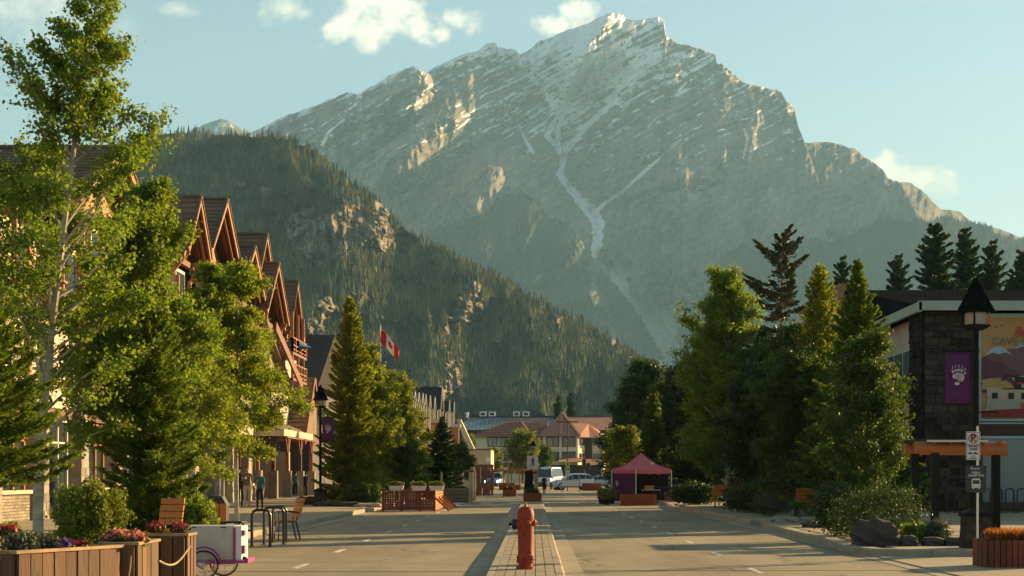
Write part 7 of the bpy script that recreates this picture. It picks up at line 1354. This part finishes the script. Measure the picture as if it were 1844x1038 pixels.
# ---------------------------------------------------------------- people
m_skin = M('skin', (.42, .22, .14), .6, .05, 6)
def cloth(n, c): return M(n, c, .85, .15, 12)
def person(label, x, y, z, Ht, rz, top, bot, shoe=(.02, .02, .02), hair=(.08, .04, .02), pose='walk', sleeves=True, arms=(-.15, .15), stride=.16, female=False, extra=None, skirt=False):
    t = thing('person', label, 'person', (x, y, z), rz); k = Ht/1.75; sw = .185 if not female else .165; hw_ = .10
    V = [(0, 0, .95), (0, .0, 1.12), (0, 0, 1.30), (0, .01, 1.44), (0, .01, 1.52), (0, -.01, 1.60), (0, -.015, 1.67), (0, -.01, 1.735)]; Rr = [(.15, .11), (.135, .10), (.16, .11), (.12, .085), (.055, .055), (.07, .082), (.078, .095), (.05, .06)]; E = [(i, i+1) for i in range(7)]
    def add(v, r, par): V.append(v); Rr.append(r if isinstance(r, tuple) else (r, r)); E.append((par, len(V)-1)); return len(V)-1
    for s, st_ in ((-1, stride), (1, -stride)):
        a_ = add((s*hw_, 0, .88), (.095, .10), 0); b_ = add((s*hw_*.95, -st_*.45-.02, .50), (.062, .065), a_); c_ = add((s*hw_*.9, -st_, .10), (.042, .045), b_); d_ = add((s*hw_*.9, -st_-.02, .045), (.042, .045), c_); add((s*hw_, -st_-.17, .03), (.038, .028), d_)
    for s, sw_ in ((-1, arms[0]), (1, arms[1])):
        a_ = add((s*sw, .01, 1.42), .062, 3); 
        if sw_ == 'up': el = (s*(sw+.04), -.02, 1.14); wr_ = (s*.08, -.22, 1.28)
        else: el = (s*(sw+.035), -sw_*.35+.02, 1.14); wr_ = (s*(sw+.03), -sw_-.04, .90)
        b_ = add(el, .042, a_); c_ = add(wr_, .028, b_); el = Vector(el); wv = Vector(wr_); dr = (wv-el).normalized(); hc = wv+dr*.06; h_ = add(tuple(hc), (.032, .018), c_)
        sd_ = dr.cross(Vector((1, 0, 0))); sd_ = sd_.normalized() if sd_.length > .1 else Vector((0, 1, 0))
        for f_ in range(4):
            o_ = hc+sd_*(-.026+.0175*f_); f1 = add(tuple(o_+dr*.045), .009, h_); add(tuple(o_+dr*(.085-.006*abs(f_-1.5))+Vector((-s*.018, 0, 0))), .008, f1)
        tmb = add(tuple(wv+sd_*-.04+dr*.03), .010, c_); add(tuple(wv+sd_*-.055+dr*.07), .009, tmb)
    me = bpy.data.meshes.new('body'); me.from_pydata([tuple(c*k for c in v) for v in V], E, []); o = bpy.data.objects.new('body', me); C.objects.link(o)
    sk = o.modifiers.new('s', 'SKIN'); 
    for i, sv in enumerate(me.skin_vertices[0].data): sv.radius = (Rr[i][0]*k, Rr[i][1]*k); sv.use_root = (i == 0)
    o.modifiers.new('u', 'SUBSURF').levels = 2; dg = bpy.context.evaluated_depsgraph_get(); dg.update(); m2 = bpy.data.meshes.new_from_object(o.evaluated_get(dg)); bpy.data.objects.remove(o)
    m2.materials.clear()
    for m_ in (m_skin, cloth('top_'+label[:18].replace(' ', '_'), top), cloth('legs_'+label[:18].replace(' ', '_'), bot), cloth('shoes_%d' % int(shoe[0]*1000), shoe)): m2.materials.append(m_)
    for p in m2.polygons:
        c = p.center/k; ar = abs(c.x) > sw-.01 and c.z < 1.45 and not (c.z < .80)
        if c.z < .085: p.material_index = 3
        elif c.z < .95 and abs(c.x) < sw-.005: p.material_index = 2
        elif c.z < 1.50 and (abs(c.x) < sw-.01 or c.z > (1.0 if sleeves else 1.2)): p.material_index = 1 if not (c.y < -.15 and abs(c.x) < .16 and c.z > 1.2) else 0
        else: p.material_index = 0
        p.use_smooth = True
    ob = bpy.data.objects.new('body', m2); C.objects.link(ob); ob.parent = t
    hr_ = cloth('hair_%d' % int(hair[0]*1000), hair); hb = MB().lathe([(.02, -.085*k), (.075*k, -.06*k), (.092*k, 0), (.085*k, .05*k), (.05*k, .085*k), (.01, .095*k)], 16, (0, .018*k, 1.70*k))
    if female: hb.lathe([(.03*k, -.30*k), (.075*k, -.2*k), (.08*k, 0)], 12, (0, .05*k, 1.68*k))
    hb.build('hair', hr_, t, smooth=True)
    MB().lathe([(.004, -.03*k), (.012*k, 0), (.004, .012*k)], 6, (0, -.105*k, 1.655*k), 'Z').build('nose', m_skin, t)
    for s in (-1, 1): MB().lathe([(.004*k, -.008*k), (.009*k, 0), (.004*k, .008*k)], 6, (s*.03*k, -.095*k, 1.675*k), 'Y').build('eye', m_dark, t); MB().lathe([(.008*k, -.02*k), (.014*k, 0), (.008*k, .02*k)], 6, (s*.082*k, 0, 1.665*k)).build('ear', m_skin, t)
    MB().box(-.022*k, .022*k, -.098*k, -.088*k, 1.618*k, 1.624*k).build('mouth', m_dark, t)
    if extra: extra(t, k)
    return t
def bag(t, k): MB().box(.10, .26, .0, .14, .85*k, 1.15*k).build('shoulder_bag', m_black, t, bevel=.03)
def phone(t, k): MB().box(-.05, .02, -.27, -.25, 1.30*k, 1.42*k).build('phone', m_black, t)
def cup(t, k): MB().cyl((-.06, -.26, 1.24*k), (-.06, -.26, 1.34*k), .03, .036).build('paper_cup', m_white, t)
person('man in a grey-brown shirt and pale trousers walking with a white cup', gx(445, 76), 76, .15, 1.68, R(8), (.13, .11, .085), (.44, .38, .28), (.3, .26, .2), (.16, .08, .04), arms=('up', .15), extra=cup)
person('woman in a teal jacket and black leggings, fair hair, walking towards the road', gx(468, 71), 71, .15, 1.52, R(-5), (.03, .11, .16), (.015, .015, .018), hair=(.38, .22, .10), female=True, arms=('up', .1), stride=.10)
person('person in dark clothes just behind the man with the cup', gx(433, 80), 80, .15, 1.66, R(20), (.07, .02, .025), (.02, .02, .025), hair=(.02, .015, .01), arms=(.1, -.12))
person('person in a grey top and dark trousers seen from behind by the arcade', gx(532, 116), 116, .15, 1.55, R(185), (.12, .14, .18), (.02, .022, .03), (.4, .4, .4), (.03, .02, .015), stride=.08)
person('person in black standing beside the grey-topped one at the arcade', gx(549, 117), 117.3, .15, 1.5, R(170), (.02, .02, .022), (.025, .02, .02), hair=(.02, .015, .01), stride=.04)
person('person in black crossing in the road in front of the utility vehicle', gx(980, 145), 145, 0, 1.47, R(190), (.014, .016, .03), (.012, .012, .016), hair=(.02, .015, .01), stride=.14)
person('person in dark blue beside the pergola entrance', gx(854, 136), 136, 0, 1.45, R(160), (.02, .022, .06), (.02, .02, .03), hair=(.02, .015, .01), stride=.05)
person('person in a pale top standing at the pergola counter', gx(884, 139), 139, 0, 1.42, R(200), (.34, .26, .2), (.03, .03, .04), hair=(.05, .03, .02), stride=.02)
